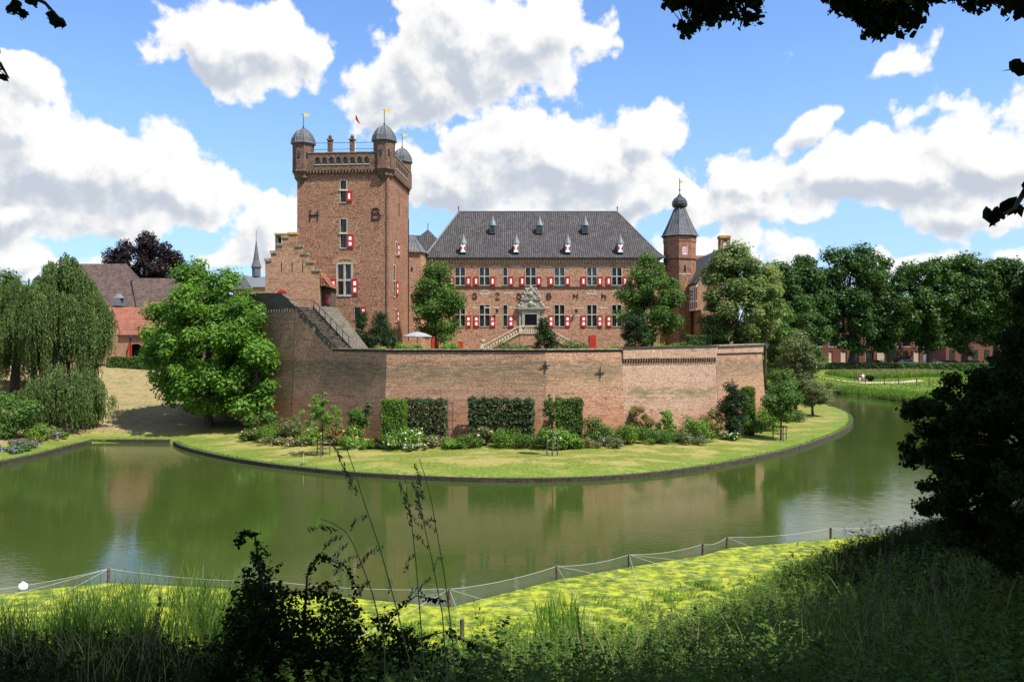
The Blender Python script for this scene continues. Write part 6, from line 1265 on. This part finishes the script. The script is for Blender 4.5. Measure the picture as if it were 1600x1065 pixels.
mb.tube([A-u*.3, A+u*1.7], .10, 6); mb.tube([B-u*.3, B+u*1.7], .10, 6); mb.build('gate_post', M['wood'], gt_); mb = MB()
for zz in (.25, 1.45): mb.tube([A+u*zz, B+u*zz], .05, 5)
mb.tube([A+u*.25, B+u*1.45], .045, 5); mb.tube([A+u*1.45, B+u*.25], .045, 5); mb.build('gate_leaf', M['wood'], gt_)
dv = (B-A).normalized(); mb = MB(); mb.tube([A+u*1.4, A-dv*1.2-u*.1], .06, 5); mb.tube([B+u*1.4, B+dv*1.2-u*.1], .06, 5); mb.build('brace', M['wood'], gt_)
jt = thing('wooden_revetment', 'low broken timber revetment at the water edge under the reeds', 'revetment', (59, 112, .2)); mb = MB(); rs = random.Random(5)
pts = chaikin([(64, 92), (61.3, 97.5), (59.2, 106), (57.7, 117), (56.7, 128), (54.8, 138)], 2)
for i, (x, y) in enumerate(pts[:-1]):
    mb.tube([(x-.25, y, -.4), (x-.25, y, .35+rs.random()*.25)], .07, 5)
    if i % 3: mb.tube([(x-.3, y, .22+rs.random()*.1), (pts[i+1][0]-.3, pts[i+1][1], .2)], .06, 5)
mb.build('post', M['wood'], jt)
jb = thing('small_jetty', 'little timber jetty frame at the water edge beyond the lawn tip', 'jetty', (X(1300, 136), 136, .1)); mb = MB(); a, b_ = X(1282, 136), X(1330, 134); y = 134.5
mb.box(a, b_, y, y+1.2, .55, .68); [mb.tube([(q, y+.1, -.5), (q, y+.1, 1.2)], .07, 5) for q in (a, (a+b_)/2, b_)]; mb.tube([(a, y+.1, 1.15), (b_, y+.1, 1.1)], .05, 5); mb.build('deck', M['wood'], jb)
# ------------------------------------------------------------------ parked cars
def car(label, x, y, z, col, rotz=0.0, van=False):
    c = thing('parked_car', label, 'car', (x, y, z), 'cars parked beyond the hedge'); fr = F(x, y, 0); L_, H_ = 2.15, (1.5 if not van else 1.85)
    body = [(-L_, .35), (L_, .35), (L_, .75), (L_-.25, .92), (1.15, 1.0), (-L_+.1, 1.02), (-L_, .8)]
    cab = [(-1.75, 1.0), (1.1, 1.0), (.45, H_-.04), (-.2, H_), (-1.3, H_-.06)]
    MB().fpoly(fr, [(a, z+q) for a, q in body], .88, -.88).build('body', col, c)
    MB().fpoly(fr, [(a, z+q) for a, q in cab], .74, -.74).build('window', M['glass'], c)
    mb = MB().fpoly(fr, [(a, z+q+.01) for a, q in [(.5, H_-.05), (-.2, H_+.0), (-1.35, H_-.06), (-1.35, H_-.12), (.5, H_-.12)]][::-1], .78, -.78)
    for p_ in ((1.1, .45), (-.45, -.42), (-1.72, -1.3)):
        mb.fpoly(fr, [(p_[0]-.05, z+1.0), (p_[0]+.05, z+1.0), (p_[1]+.05, z+H_-.05), (p_[1]-.05, z+H_-.05)], .76, -.76)
    mb.build('roof', col, c)
    for a in (-1.35, 1.35):
        for d_ in (.86, -.80):
            q = fr(a, d_, z+.33); w_ = MB(); n = 12; vs = [(q[0]+.33*math.cos(k*math.pi/6), q[1]+dy, q[2]+.33*math.sin(k*math.pi/6)) for dy in (-.1, .1) for k in range(n)]; w_.add(vs, [tuple(range(n)), tuple(range(2*n-1, n-1, -1))]+[(k, n+k, n+(k+1) % n, (k+1) % n) for k in range(n)]); w_.build('wheel', M['iron'], c)
    MB().box(x+L_-.04, x+L_+.02, y-.8, y-.45, z+.62, z+.78).build('headlight', M['white'], c)
paint = lambda n, c: plain(n, c, .25, .03, 1, spec=.6)
cp = {'silver': paint('silver_paint', (.42, .43, .44)), 'white': paint('car_white', (.75, .75, .75)), 'black': paint('car_black', (.02, .02, .025)), 'blue': paint('car_blue', (.03, .05, .10)), 'red': paint('car_red', (.25, .02, .02))}
for (px, cn, lab) in ((1372, 'red', 'dark red car nearest the apartment block'), (1427, 'silver', 'silver car parked left of the thick oak trunk'), (1466, 'white', 'white car parked right of the thick oak trunk'), (1496, 'black', 'black car left of the lamp post'), (1524, 'blue', 'dark blue car in the middle of the row'), (1528+32, 'white', 'second white car, towards the right edge'), (1592, 'black', 'black car at the right edge behind the dark maple')):
    car(lab, X(px, 190), 190.5+(px % 3), 3.0, cp[cn])
# ------------------------------------------------------------------ walkers (parts: body, shirt, trousers, hair)
def person(label, x, y, z, top, legs, skin, hair, flip=1, group='walkers on the path'):
    r = thing('person', label, 'person', (x, y, z), group)
    def skinm(name, verts, edges, rad, mat_, root_i=0):
        me = bpy.data.meshes.new(name); me.from_pydata(verts, edges, []); o = link(name, me, mat_, r)
        bpy.context.view_layer.objects.active = o; o.modifiers.new('skin', 'SKIN'); o.modifiers.new('sub', 'SUBSURF').levels = 1
        for i, q in enumerate(rad): me.skin_vertices[0].data[i].radius = (q, q*.85)
        me.skin_vertices[0].data[root_i].use_root = True; return o
    f = flip
    V = [(0, 0, .95), (0, 0, 1.2), (0, 0, 1.42), (0, 0, 1.52), (0, 0, 1.62), (.0, 0, 1.72), (-.19, 0, 1.40), (-.26, .04*f, 1.13), (-.24, -.12*f, .92), (.19, 0, 1.40), (.26, -.05*f, 1.13), (.25, .1*f, .90), (-.1, 0, .90), (-.12, -.16*f, .5), (-.12, .02*f, .08), (-.12, -.14*f, .04), (.1, 0, .90), (.12, .12*f, .5), (.12, .26*f, .10), (.12, .12*f, .04)]
    E_ = [(0, 1), (1, 2), (2, 3), (3, 4), (4, 5), (2, 6), (6, 7), (7, 8), (2, 9), (9, 10), (10, 11), (0, 12), (12, 13), (13, 14), (14, 15), (0, 16), (16, 17), (17, 18), (18, 19)]
    rd_ = [.15, .15, .14, .05, .09, .08, .07, .045, .035, .07, .045, .035, .09, .065, .045, .04, .09, .065, .045, .04]
    skinm('body', V, E_, rd_, skin)
    skinm('shirt', [(0, 0, .98), (0, 0, 1.2), (0, 0, 1.42), (-.2, 0, 1.39), (-.26, .03*f, 1.18), (.2, 0, 1.39), (.26, -.03*f, 1.18)], [(0, 1), (1, 2), (2, 3), (3, 4), (2, 5), (5, 6)], [.185, .175, .165, .095, .075, .095, .075], top)
    skinm('trousers', [(0, 0, .95), (-.1, 0, .88), (-.12, -.16*f, .5), (-.12, .02*f, .12), (.1, 0, .88), (.12, .12*f, .5), (.12, .25*f, .14)], [(0, 1), (1, 2), (2, 3), (0, 4), (4, 5), (5, 6)], [.175, .115, .085, .07, .115, .085, .07], legs)
    MB().lathe([(.02, 1.60), (.10, 1.62), (.115, 1.70), (.09, 1.78), (.02, 1.82)], 0, .01, 10).build('hair', hair, None).parent = r
sk = plain('skin', (.45, .26, .18), .6, .05); 
person('walker in a dark top and pale trousers on the sandy path', X(1343.5, 151), 151, hz(X(1343.5, 151), 151), plain('dark_cloth', (.03, .03, .04), .9, .1), plain('pale_cloth', (.55, .55, .55), .9, .1), sk, plain('hair_dark', (.04, .03, .02), .9, .1), 1)
person('walker in a white shirt and tan trousers on the sandy path', X(1350.5, 151), 151.6, hz(X(1350.5, 151), 151.6), M['white'], plain('tan_cloth', (.33, .22, .12), .9, .1), sk, plain('hair_grey', (.4, .38, .35), .9, .1), -1)
shrub('shrub', 'black round bush behind the two walkers', at(1359, 153), 1.0, 1.4, 1200, .25, LM['dark'], 777)
# ================================================================== net fence on the moat
nf = thing('net_fence', 'fine white net strung on short posts and ropes between the algae and open water', 'net fence', (0, 30, 0))
posts = [(170, 888, .5), (430, 908, .3), (702, 920, .58), (870, 884, .5), (983, 866, .48), (1098, 850, .46), (1136, 839, .46), (1298, 825, .46), (1415, 815, .46)]
pp = []
for (px, py, zt) in posts:
    Y = (CAMZ-zt)*FPX/(py-532.5); x = X(px, Y); pp.append((x, Y, zt))
    if px != 430: MB().tube([(x, Y, -1.0), (x, Y, zt+.03)], .06, 7).build('post', M['wood'], nf)
M['rope'] = plain('white_rope', (.45, .45, .42), .8, .05)
ends = [(-19.5, 27.5, .25)]+pp+[(24, 40, .5)]
def sag(a, b, s_=.12, n=7, d=0): return [(a[0]+(b[0]-a[0])*k/n, a[1]+(b[1]-a[1])*k/n, a[2]+(b[2]-a[2])*k/n-s_*4*(k/n)*(1-k/n)) for k in range(n+1)]
mb = MB(); [mb.tube(sag(a, b), .007, 4) for a, b in zip(ends[:-1], ends[1:])]; mb.build('rope', M['rope'], nf)
m = bpy.data.materials.new('netting'); m.use_nodes = True; nt = NT(m.node_tree); b = nt.n['Principled BSDF']; nt.put(b.inputs['Base Color'], (.30, .31, .28)); b.inputs['Alpha'].default_value = .14; M['net'] = m
mb = MB()
for a, b_ in zip(ends[:-1], ends[1:]):
    s_ = sag(a, b_); [mb.quad((p[0], p[1], -.1), (q[0], q[1], -.1), (q[0], q[1], q[2]), (p[0], p[1], p[2])) for p, q in zip(s_[:-1], s_[1:])]
mb.build('net', M['net'], nf)
stk = []
for (px, py, zt) in ((18, 966, .6), (722, 968, .6)):
    Y = (CAMZ-zt)*FPX/(py-532.5); x = X(px, Y); stk.append((x, Y, zt)); MB().tube([(x, Y, -.6), (x, Y, zt+.03)], .07, 7).build('stake', M['wood'], nf)
for a, b_ in ((pp[0], stk[0]), (pp[0], (-19, 25.5, .1)), (pp[2], stk[1]), (pp[2], (-4.6, 23.6, .2)), (pp[2], (2.2, 24.5, .2)), (pp[3], (2.6, 24.4, .2)), (pp[3], (6.2, 28.4, .15)), (pp[4], (4.4, 25.8, .1)), (pp[4], (7.4, 29.8, .1)), (pp[4], (10.5, 30.6, .2)), (pp[6], (11.3, 31.6, .2)), (pp[7], (16.5, 34.8, .3)), (pp[8], (20, 36.6, .5))):
    MB().tube(sag(a, b_, .03), .006, 4).build('guy_rope', M['rope'], nf)
bx, by = X(36, 28.9), 28.9; bu = thing('buoy', 'round white buoy floating at the left end of the net', 'buoy', (bx, by, 0)); MB().lathe([(.02, -.10), (.11, -.06), (.155, .02), (.165, .10), (.13, .19), (.06, .24), (.02, .245)], bx, by, 14).build('float', M['white'], bu, True); MB().tube([(bx, by, .23), (bx+.03, by, .29), (bx-.03, by, .29), (bx, by, .24)], .02, 5).build('ring', M['rope'], bu)
sg = thing('bank_marker', 'thin pale rod with a flat foot standing at the lawn edge left of the middle', 'marker rod', at(474, 56.2)); q = at(474, 56.2); MB().tube([q, (q[0], q[1], q[2]+.75)], .025, 5).build('rod', M['palestone'], sg); MB().lathe([(.22, q[2]), (.22, q[2]+.05), (.1, q[2]+.12)], q[0], q[1], 8).build('foot', M['wood'], sg)
# ================================================================== near-bank plants
rng = np.random.default_rng(77)
blades('water_weeds', 'short weeds and grass tufts poking through the algae', 'water weeds', scatter(rng, 5200, [(-17, 23), (-14, 27), (-8, 25.5), (-2.5, 25.2), (1.6, 27), (5, 28.8), (8, 30), (12.5, 32.4), (12, 30.5), (8, 26.4), (4, 22.8), (-2, 21)], minz=0.0, dens=lambda x, y: np.clip(vnoise(x, y, 1.7, 8)*.9+.1, .02, 1)), .30, .03, LM['grass'], 16, .6)
blades('reeds', 'tall green reeds standing in the shallows at the lower left', 'reeds', np.concatenate([scatter(rng, 2700, [(-17.5, 21.6), (-15.8, 23.8), (-12.8, 27.2), (-9.5, 27.0), (-7.0, 25), (-6.6, 20.4), (-12, 21)], minz=-.1, dens=lambda x, y: np.clip(.25+.75*vnoise(x, y, 1.1, 5)+.2, .04, 1))]), 1.75, .028, LM['nearreed'], 11, .25, seg=4)
blades('cattails', 'clump of upright cattail leaves growing in the algae at the centre', 'cattails', scatter(rng, 160, [(.4, 22.6), (1.0, 23.8), (2.2, 23.8), (1.9, 22.6)], minz=-.1), 1.9, .045, LM['fresh'], 12, .12, seg=4)
blades('sedge', 'dark sedges and rushes along the shaded right shore', 'sedge', scatter(rng, 9000, [(8.5, 26), (9.8, 29), (13, 32), (17, 35.0), (22, 38.5), (26, 38), (20, 32), (11, 25)], minz=-.05), 1.05, .025, LM['shade'], 13, .35, seg=4)
def Hs(x, y): return Hgt(x, y)[0]
nearpoly = [(-24, 23.0), (-16, 22.3), (-8, 20.6), (-2, 19.8), (2, 20.0), (6, 22.4), (10, 27.5), (18, 35), (28, 42), (34, 40), (24, 20), (14, 8), (6, 5), (-6, 5), (-16, 10), (-26, 18)]
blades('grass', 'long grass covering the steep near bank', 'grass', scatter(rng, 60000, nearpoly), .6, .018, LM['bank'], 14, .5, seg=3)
# leafy undergrowth: stems carrying leaves
def herbs(name, label, poly, ns, hgt, per, size, lm, seed, dens=None):
    rng = np.random.default_rng(seed); S = scatter(rng, ns, poly, dens=dens); h = hgt*(.35+.85*rng.random(ns))*(.85+.5*vnoise(S[:, 0], S[:, 1], .9, 2)); t = .25+.75*rng.random((ns, per))**.7
    ln = rng.normal(size=(ns, 2))*.22
    a = rng.random((ns, per))*6.283; rad = (.06+.16*rng.random((ns, per)))*(1.25-t)
    C = np.stack([S[:, 0:1]+ln[:, 0:1]*t*h[:, None]+np.cos(a)*rad, S[:, 1:2]+ln[:, 1:2]*t*h[:, None]+np.sin(a)*rad, S[:, 2:3]+t*h[:, None]], 2).reshape(-1, 3); n = len(C)
    A = np.stack([np.cos(a).ravel(), np.sin(a).ravel(), -.25+.5*rng.random(n)], 1); N = nrm(np.stack([np.zeros(n), np.zeros(n), np.ones(n)], 1)+rng.normal(size=(n, 3))*.45)
    L = size*(.6+.8*rng.random(n)); tint = .25*np.repeat(rng.random(ns), per)+.45*rng.random(n)+.3*np.repeat(np.clip(.5+.6*vnoise(S[:, 0], S[:, 1], 1.4, 6), 0, 1), per); L = L*np.repeat(.75+.8*rng.random(ns)**2, per)
    return tag(leaves(name, C, N, nrm(A), L, L*.5, tint, lm), label, 'undergrowth', kind='stuff')
herbs('nettles', 'dense nettles and leafy weeds on the near bank', [(-3.5, 10), (-3, 21.3), (1.5, 22.0), (5.4, 24.2), (8.6, 27.8), (11, 29.8), (13, 20), (8, 9), (2, 6)], 7600, 1.05, 30, .065, LM['nettle'], 21)
herbs('weeds', 'shaded leafy weeds at the lower left of the near bank', [(-22, 15), (-18, 22.6), (-8, 21.6), (-3, 21), (-3, 7), (-10, 8)], 4800, .8, 24, .085, LM['shade'], 22)
herbs('weeds', 'shaded leafy weeds on the right of the near bank', [(9, 26), (11, 29.5), (18, 34.5), (30, 40), (24, 20), (16, 10), (9, 8)], 5200, 1.2, 26, .09, LM['shade'], 23)
blades('seed_heads', 'pale dry grass seed heads scattered through the bank', 'grass', scatter(rng, 1500, [(-16, 14), (-12, 20), (0, 17), (8, 26), (12, 28), (12, 14), (4, 10), (-8, 11)]), 1.45, .016, LM['straw'], 15, .25, seg=4)
# bramble thicket
def near_bush(name, label, cat, clumps, n, size, lm, seed, base, stems, flat=.8, tmpl=LEAF, asp=.75, part='foliage', fill=.45, droop=.5):
    rng = np.random.default_rng(seed); root = thing(name, label, cat, base); leaves(part, *clump_leaves(rng, clumps, n, size, asp, .5, flat, droop, fill), lm, root, tmpl)
    mb = MB(); [mb.tube(s_, r_, 5) for s_, r_ in stems]; mb.build('stem', M['bark'], root); return root
def pc(px, py, Y): return np.array([X(px, Y), Y, Z(py, Y)])
rg_ = random.Random(12); BY = 11.0
prof = [(320, 1030), (345, 975), (370, 935), (392, 868), (404, 850), (416, 900), (450, 925), (480, 918), (510, 915), (540, 935), (570, 950), (610, 965), (640, 990), (690, 1015), (740, 1025), (800, 1040)]
cl = []
for i in range(len(prof)-1):
    (xa, ya), (xb, yb) = prof[i], prof[i+1]
    for k in range(4):
        t = rg_.random(); px = xa+(xb-xa)*t; py = ya+(yb-ya)*t
        for d in range(5): cl.append((pc(px+rg_.uniform(-12, 12), py+10+d*rg_.uniform(22, 48), BY+rg_.uniform(-.5, .9)), .10+.055*d+.14*rg_.random()*rg_.random()))
stems = [([tuple(pc(420, 1100, BY)), tuple(pc(410, 920, BY)), tuple(pc(398, 835, BY)), tuple(pc(378, 832, BY)), tuple(pc(372, 850, BY))], [.03, .02, .012, .008, .004]), ([tuple(pc(470, 1060, BY)), tuple(pc(480, 900, BY)), tuple(pc(500, 868, BY)), tuple(pc(540, 885, BY)), tuple(pc(565, 930, BY))], [.03, .015, .01, .008, .004]),
         ([tuple(pc(560, 1080, BY)), tuple(pc(610, 960, BY)), tuple(pc(650, 930, BY)), tuple(pc(700, 940, BY))], [.03, .012, .008, .004]), ([tuple(pc(620, 1080, BY)), tuple(pc(640, 1000, BY)), tuple(pc(700, 985, BY)), tuple(pc(760, 1020, BY))], [.03, .012, .008, .004])]
for s_, _ in stems:
    for a, b_ in zip(s_[1:-1], s_[2:]):
        for k in range(7): t = k/7; cl.append((np.array(a)*(1-t)+np.array(b_)*t, .07))
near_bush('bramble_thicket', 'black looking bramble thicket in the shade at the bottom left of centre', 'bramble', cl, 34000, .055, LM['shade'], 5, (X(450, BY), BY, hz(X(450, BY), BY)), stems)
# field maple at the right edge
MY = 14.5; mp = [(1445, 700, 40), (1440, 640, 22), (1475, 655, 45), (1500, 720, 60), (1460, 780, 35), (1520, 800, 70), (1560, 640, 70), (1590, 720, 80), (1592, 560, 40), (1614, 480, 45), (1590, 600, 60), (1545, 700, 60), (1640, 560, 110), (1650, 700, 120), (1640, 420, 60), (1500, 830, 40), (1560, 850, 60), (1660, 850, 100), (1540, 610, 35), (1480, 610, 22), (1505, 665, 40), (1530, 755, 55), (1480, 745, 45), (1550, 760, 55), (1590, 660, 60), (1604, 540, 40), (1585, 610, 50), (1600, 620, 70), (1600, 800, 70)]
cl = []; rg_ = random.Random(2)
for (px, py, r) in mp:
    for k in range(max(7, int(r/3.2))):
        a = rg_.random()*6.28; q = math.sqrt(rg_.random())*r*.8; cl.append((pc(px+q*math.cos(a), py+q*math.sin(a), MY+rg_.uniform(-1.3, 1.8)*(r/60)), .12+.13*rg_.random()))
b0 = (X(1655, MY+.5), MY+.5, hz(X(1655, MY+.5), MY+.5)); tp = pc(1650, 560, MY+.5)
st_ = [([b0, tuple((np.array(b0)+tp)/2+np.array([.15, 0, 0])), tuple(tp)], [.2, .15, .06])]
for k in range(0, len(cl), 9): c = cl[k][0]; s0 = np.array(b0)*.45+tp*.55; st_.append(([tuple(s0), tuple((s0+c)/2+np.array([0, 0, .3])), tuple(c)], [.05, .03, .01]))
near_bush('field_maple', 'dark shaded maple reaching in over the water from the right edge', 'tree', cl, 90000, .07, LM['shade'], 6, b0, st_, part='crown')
# tall grass stalks right in front
def stalk(label, pts, heads, Y, lm=None):
    P_ = [Vector((X(a, Y), Y+.03*i, Z(b_, Y))) for i, (a, b_) in enumerate(pts)]; gz_ = hz(P_[0].x, P_[0].y); base = Vector((P_[0].x+.05, P_[0].y, gz_-.05))
    r = thing('grass_stalk', label, 'grass stalk', tuple(base), 'tall grass stalks in front of the camera')
    n = len(P_)+1; MB().tube([base]+P_, [.0035-.0022*k/n for k in range(n)], 5).build('stem', M['stalk'], r)
    C = []; A = []
    rg = random.Random(label)
    for (px, py, dx, dy, k) in heads:
        s_ = Vector((X(px, Y), Y, Z(py, Y))); e = Vector((X(px+dx, Y), Y+rg.uniform(-.05, .05), Z(py+dy, Y)))
        C = []; A = []; k = int(k*1.9)
        for i in range(k): t = i/max(1, k-1); c = s_.lerp(e, t)+Vector((0, 0, math.sin(t*math.pi)*.012)); C.append(tuple(c+Vector((rg.uniform(-.009, .009), rg.uniform(-.012, .012), rg.uniform(-.012, .002))))); A.append((rg.uniform(-.5, .5)+.4*(1 if dx > 0 else -1), rg.uniform(-.3, .3), -.7))
        C = np.array(C); A = nrm(np.array(A)); n = len(C); rr = np.random.default_rng(3); N = rr.normal(size=(n, 3)); leaves('seed_head', C, nrm(N), A, .026*(.7+.6*rr.random(n)), np.full(n, .008), rr.random(n), LM['seedh'], r, BLADE)
M['stalk'] = plain('stalk_green', (.10, .13, .05), .6, .2, 20); LM['seedh'] = leafmat('seed_head', (.05, .04, .028), (.16, .13, .10), .3)
GY_ = 3.6
stalk('longest bowed grass stalk crossing the water up to the lawn', [(650, 1075), (620, 960), (590, 860), (563, 790), (545, 740), (530, 705), (520, 690)], [(520, 690, 30, 70, 26), (572, 805, -22, 14, 12), (597, 850, -35, 30, 16), (545, 740, 12, 30, 10), (611, 905, -6, 22, 8)], GY_)
stalk('short arching grass stalk with drooping heads left of the longest one', [(600, 1000), (580, 930), (560, 885), (545, 857), (530, 840), (505, 828), (485, 825)], [(485, 825, 35, 6, 16), (533, 838, -30, 20, 14), (540, 850, -18, 22, 10), (555, 868, -30, 22, 14), (575, 905, -16, 24, 12)], GY_-.2)
stalk('upright grass stalk in the middle of the cluster of stalks', [(665, 1075), (655, 960), (647, 880), (640, 830), (632, 790), (626, 755)], [(626, 755, 16, 62, 26), (645, 865, -12, 24, 10), (652, 915, -14, 20, 8), (640, 800, 12, 20, 8)], GY_)
stalk('upright grass stalk with a feathery head right of the middle one', [(700, 1075), (690, 960), (673, 880), (660, 830), (650, 790), (645, 755)], [(645, 752, 14, 60, 26), (668, 855, -20, -20, 10), (673, 900, -18, 22, 10), (660, 820, 20, -10, 10), (655, 800, -16, -12, 8)], GY_+.1)
stalk('thin grass stalk at the right of the cluster of stalks', [(712, 1075), (705, 990), (692, 900), (680, 840), (670, 790), (658, 750), (648, 725)], [(648, 725, 14, 50, 20), (680, 830, -18, -12, 8), (688, 870, -12, 14, 8)], GY_+.1)
stalk('dark grass stalk standing in the lower left', [(225, 1060), (240, 1000), (247, 960), (250, 930)], [(250, 930, -3, 60, 40), (244, 965, -8, 55, 30)], 5.0)
stalk('pale grass stalk standing in the lower right', [(1335, 1075), (1350, 1010), (1368, 940), (1385, 890), (1393, 865)], [(1393, 865, -14, 60, 30), (1375, 930, -16, 55, 24)], 4.2)
stalk('brown grass stalk near the right bottom of the photo', [(1500, 1075), (1480, 1000), (1470, 930), (1462, 885)], [(1462, 885, 6, 60, 30), (1470, 950, 10, 50, 24)], 4.0)
stalk('short dark grass stalk rising over the nettles', [(915, 1040), (908, 1000), (903, 965)], [(903, 950, 4, 45, 26), (906, 985, 6, 40, 20)], 6.0)
# ------------------------------------------------------------------ the lindens we stand under: crowns above and behind, boughs reaching into the top of the view
def shade_clumps(poly, seed, n, h0, h1, r):  # crown clumps laid up-sun of the ground chosen to lie in shade
    rng = np.random.default_rng(seed); S = scatter(rng, n, poly); out = []
    for x, y, z in S:
        H_ = h0+(h1-h0)*rng.random(); k = (H_-z)/SUN.z; c = np.array([x+SUN.x*k, y+SUN.y*k, H_]); out.append((c, r*(.7+.6*rng.random())))
    return out
def shade_tree(label, clumps, base, n, seed, size=.26):
    rng = np.random.default_rng(seed); root = thing('overhead_linden', label, 'tree', base, 'trees the viewer stands under'); top = np.mean([c for c, _ in clumps], 0)
    trunk_mesh(rng, base, tuple(top), .35, clumps, 26).build('trunk', M['bark'], root); leaves('crown', *clump_leaves(rng, clumps, n, size, .8, .6, .7, 0, .5), LM['dark'], root, LEAF); return root
SA = shade_clumps([(-20, 10), (-20, 21.8), (-12, 22.3), (-7.5, 23.0), (-5.2, 21), (-2.6, 17.5), (-1.4, 14), (-1.0, 10), (-1, 4), (-10, 4)], 1, 230, 17.5, 22, 1.25)
SA = [c for c in SA if c[0][2]-CAMZ > .43*c[0][1]+1.6 or c[0][0] < -.66*c[0][1]-2]
SB = shade_clumps([(-1, 4.5), (-1, 11.2), (3.4, 11.6), (5.6, 13.5), (8.4, 20), (10.4, 25), (12, 29.5), (15, 32.5), (20, 37), (27, 40), (30, 34), (22, 18), (14, 5)], 2, 470, 17, 23, 1.2)
SB = [c for c in SB if (c[0][2]-CAMZ > .43*c[0][1]+1.6) or (c[0][0] > .66*c[0][1]+2)]
SM = [(np.array([c[0]+SUN.x*9+rg_.uniform(-1, 1), c[1]+SUN.y*9+rg_.uniform(-.5, .5), c[2]+SUN.z*9+rg_.uniform(-1, 1)]), 1.0) for c, _ in cl[::3]]
SM = [c for c in SM if (c[0][2]-CAMZ > .43*c[0][1]+1.4) or (c[0][0] > .66*c[0][1]+1.6)]
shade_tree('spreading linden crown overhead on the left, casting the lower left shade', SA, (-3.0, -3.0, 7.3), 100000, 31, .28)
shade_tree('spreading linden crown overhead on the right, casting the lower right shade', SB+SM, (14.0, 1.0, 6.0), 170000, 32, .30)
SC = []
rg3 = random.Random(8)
for k in range(110): SC.append((np.array([rg3.uniform(-20, 22), rg3.uniform(-22, -1), rg3.uniform(10, 24)]), 1.8*(.7+.5*rg3.random())))  # unseen crown added to block skylight from behind
shade_tree('dense linden crown added behind the viewer to close off the sky there', SC, (1.5, -9.0, 7.3), 60000, 33, .4)
def bough(label, clumps, path, n, size, seed, lm='dark'):
    p0 = Vector(path[0]); sx = -1 if p0.x < 0 else 1; far = p0.y > 6; an = Vector((sx*7.5, -1.5, 18.5))
    mid = [an, an.lerp(p0, .45)+Vector((sx*(1.2 if far else 2.2), -1.0, 1.6)), an.lerp(p0, .8)+Vector((sx*(.3 if far else .9), -.6, .9))]
    path = [np.array(q) for q in mid]+list(path)
    clumps = list(clumps); n0 = len(clumps)
    for a_, b_ in zip(mid, mid[1:]+[p0]):
        for k in range(9): t_ = rb.random(); q = a_.lerp(b_, t_)+Vector((rb.uniform(-.5, .5), rb.uniform(-.6, .2), rb.uniform(-.1, .6))); clumps.append((np.array(q), .22+.15*rb.random()))
    n = int(n*1.0)+ (1500 if n > 300 else 900)
    rng = np.random.default_rng(seed); root = thing('overhanging_bough', label, 'bough', tuple(path[0]), 'boughs hanging into the top of the view'); mb = MB(); mb.tube([tuple(p) for p in path], [.09-.084*k/(len(path)-1) if far else .05-.046*k/(len(path)-1) for k in range(len(path))], 5)
    for c, r in clumps[:n0:2]+clumps[n0:]:
        j = min(range(len(path)), key=lambda i: (Vector(path[i])-Vector(c)).length); mb.tube([tuple(path[j]), tuple(c)], [.008, .003], 4)
    mb.build('twig', M['bark'], root); PA_ = [clump_leaves(rng, clumps[:n0], n-900-(600 if n > 1200 else 0), size, .85, .3, .9, .8, .6), clump_leaves(rng, clumps[n0:], 900, .10, .85, .3, .9, .8, .6)]; C, N, A, L, W, t = [np.concatenate([u_[i] for u_ in PA_]) for i in range(6)]; leaves('foliage', C, N, A, L, W, t, LM[lm], root, LEAF)
rb = random.Random(31); QY = 8.5
def fill(boxes, per, r, Y, jit=.5):
    out = []
    for (x0, x1, y0, y1) in boxes:
        for k in range(int(per*(x1-x0)/40)): out.append((pc(rb.uniform(x0, x1), rb.uniform(y0, y1), Y+rb.uniform(-jit, jit)), r*(.7+.6*rb.random())))
    return out
bough('leafy bough hanging at the top left of centre right, a little apart from the others', fill([(1035, 1200, -60, -5), (1040, 1195, -10, 12), (1060, 1120, 10, 38), (1120, 1185, 8, 30), (1062, 1085, 30, 50)], 9, .10, QY), [pc(1120, -130, QY), pc(1115, -60, QY), pc(1090, 0, QY), pc(1072, 45, QY)], 2000, .07, 1)
bough('dense dark bough along the top edge right of centre', fill([(1270, 1480, -60, -8), (1300, 1470, -14, 10), (1325, 1440, 8, 30), (1350, 1420, 25, 45), (1358, 1375, 40, 56)], 11, .10, QY), [pc(1360, -130, QY), pc(1370, -50, QY), pc(1380, 0, QY), pc(1365, 50, QY)], 3400, .075, 2)
bough('bough filling the top right corner', fill([(1490, 1640, -60, -8), (1500, 1640, -14, 8), (1560, 1640, 0, 18)], 10, .10, QY), [pc(1700, -130, QY), pc(1620, -50, QY), pc(1550, 5, QY)], 1800, .075, 3)
bough('sparse twig of leaves in the top left corner', fill([(-30, 45, -40, 12), (20, 85, -30, 5), (8, 40, 8, 26), (78, 104, 12, 38)], 4, .06, QY), [pc(-60, -100, QY), pc(20, -20, QY), pc(70, 5, QY), pc(104, 40, QY)], 620, .07, 4)
bough('thin twig tip at the left edge below the top left corner', fill([(-20, 8, 90, 112), (2, 14, 108, 122)], 5, .03, QY), [pc(-60, 60, QY), pc(0, 100, QY), pc(14, 122, QY)], 40, .07, 5)
bough('few large leaves hanging low at the right edge', fill([(1548, 1560, 335, 350), (1565, 1580, 318, 335), (1580, 1600, 312, 328), (1592, 1612, 290, 305)], 3.5, .02, 4.2, .1), [pc(1640, 230, 4.2), pc(1612, 280, 4.2), pc(1585, 325, 4.2), pc(1552, 345, 4.2)], 26, .085, 6)
bough('pair of large leaves at the right edge below the corner bough', fill([(1582, 1606, 98, 114)], 4, .02, 4.2, .1), [pc(1660, 40, 4.2), pc(1625, 80, 4.2), pc(1590, 108, 4.2)], 8, .09, 7)
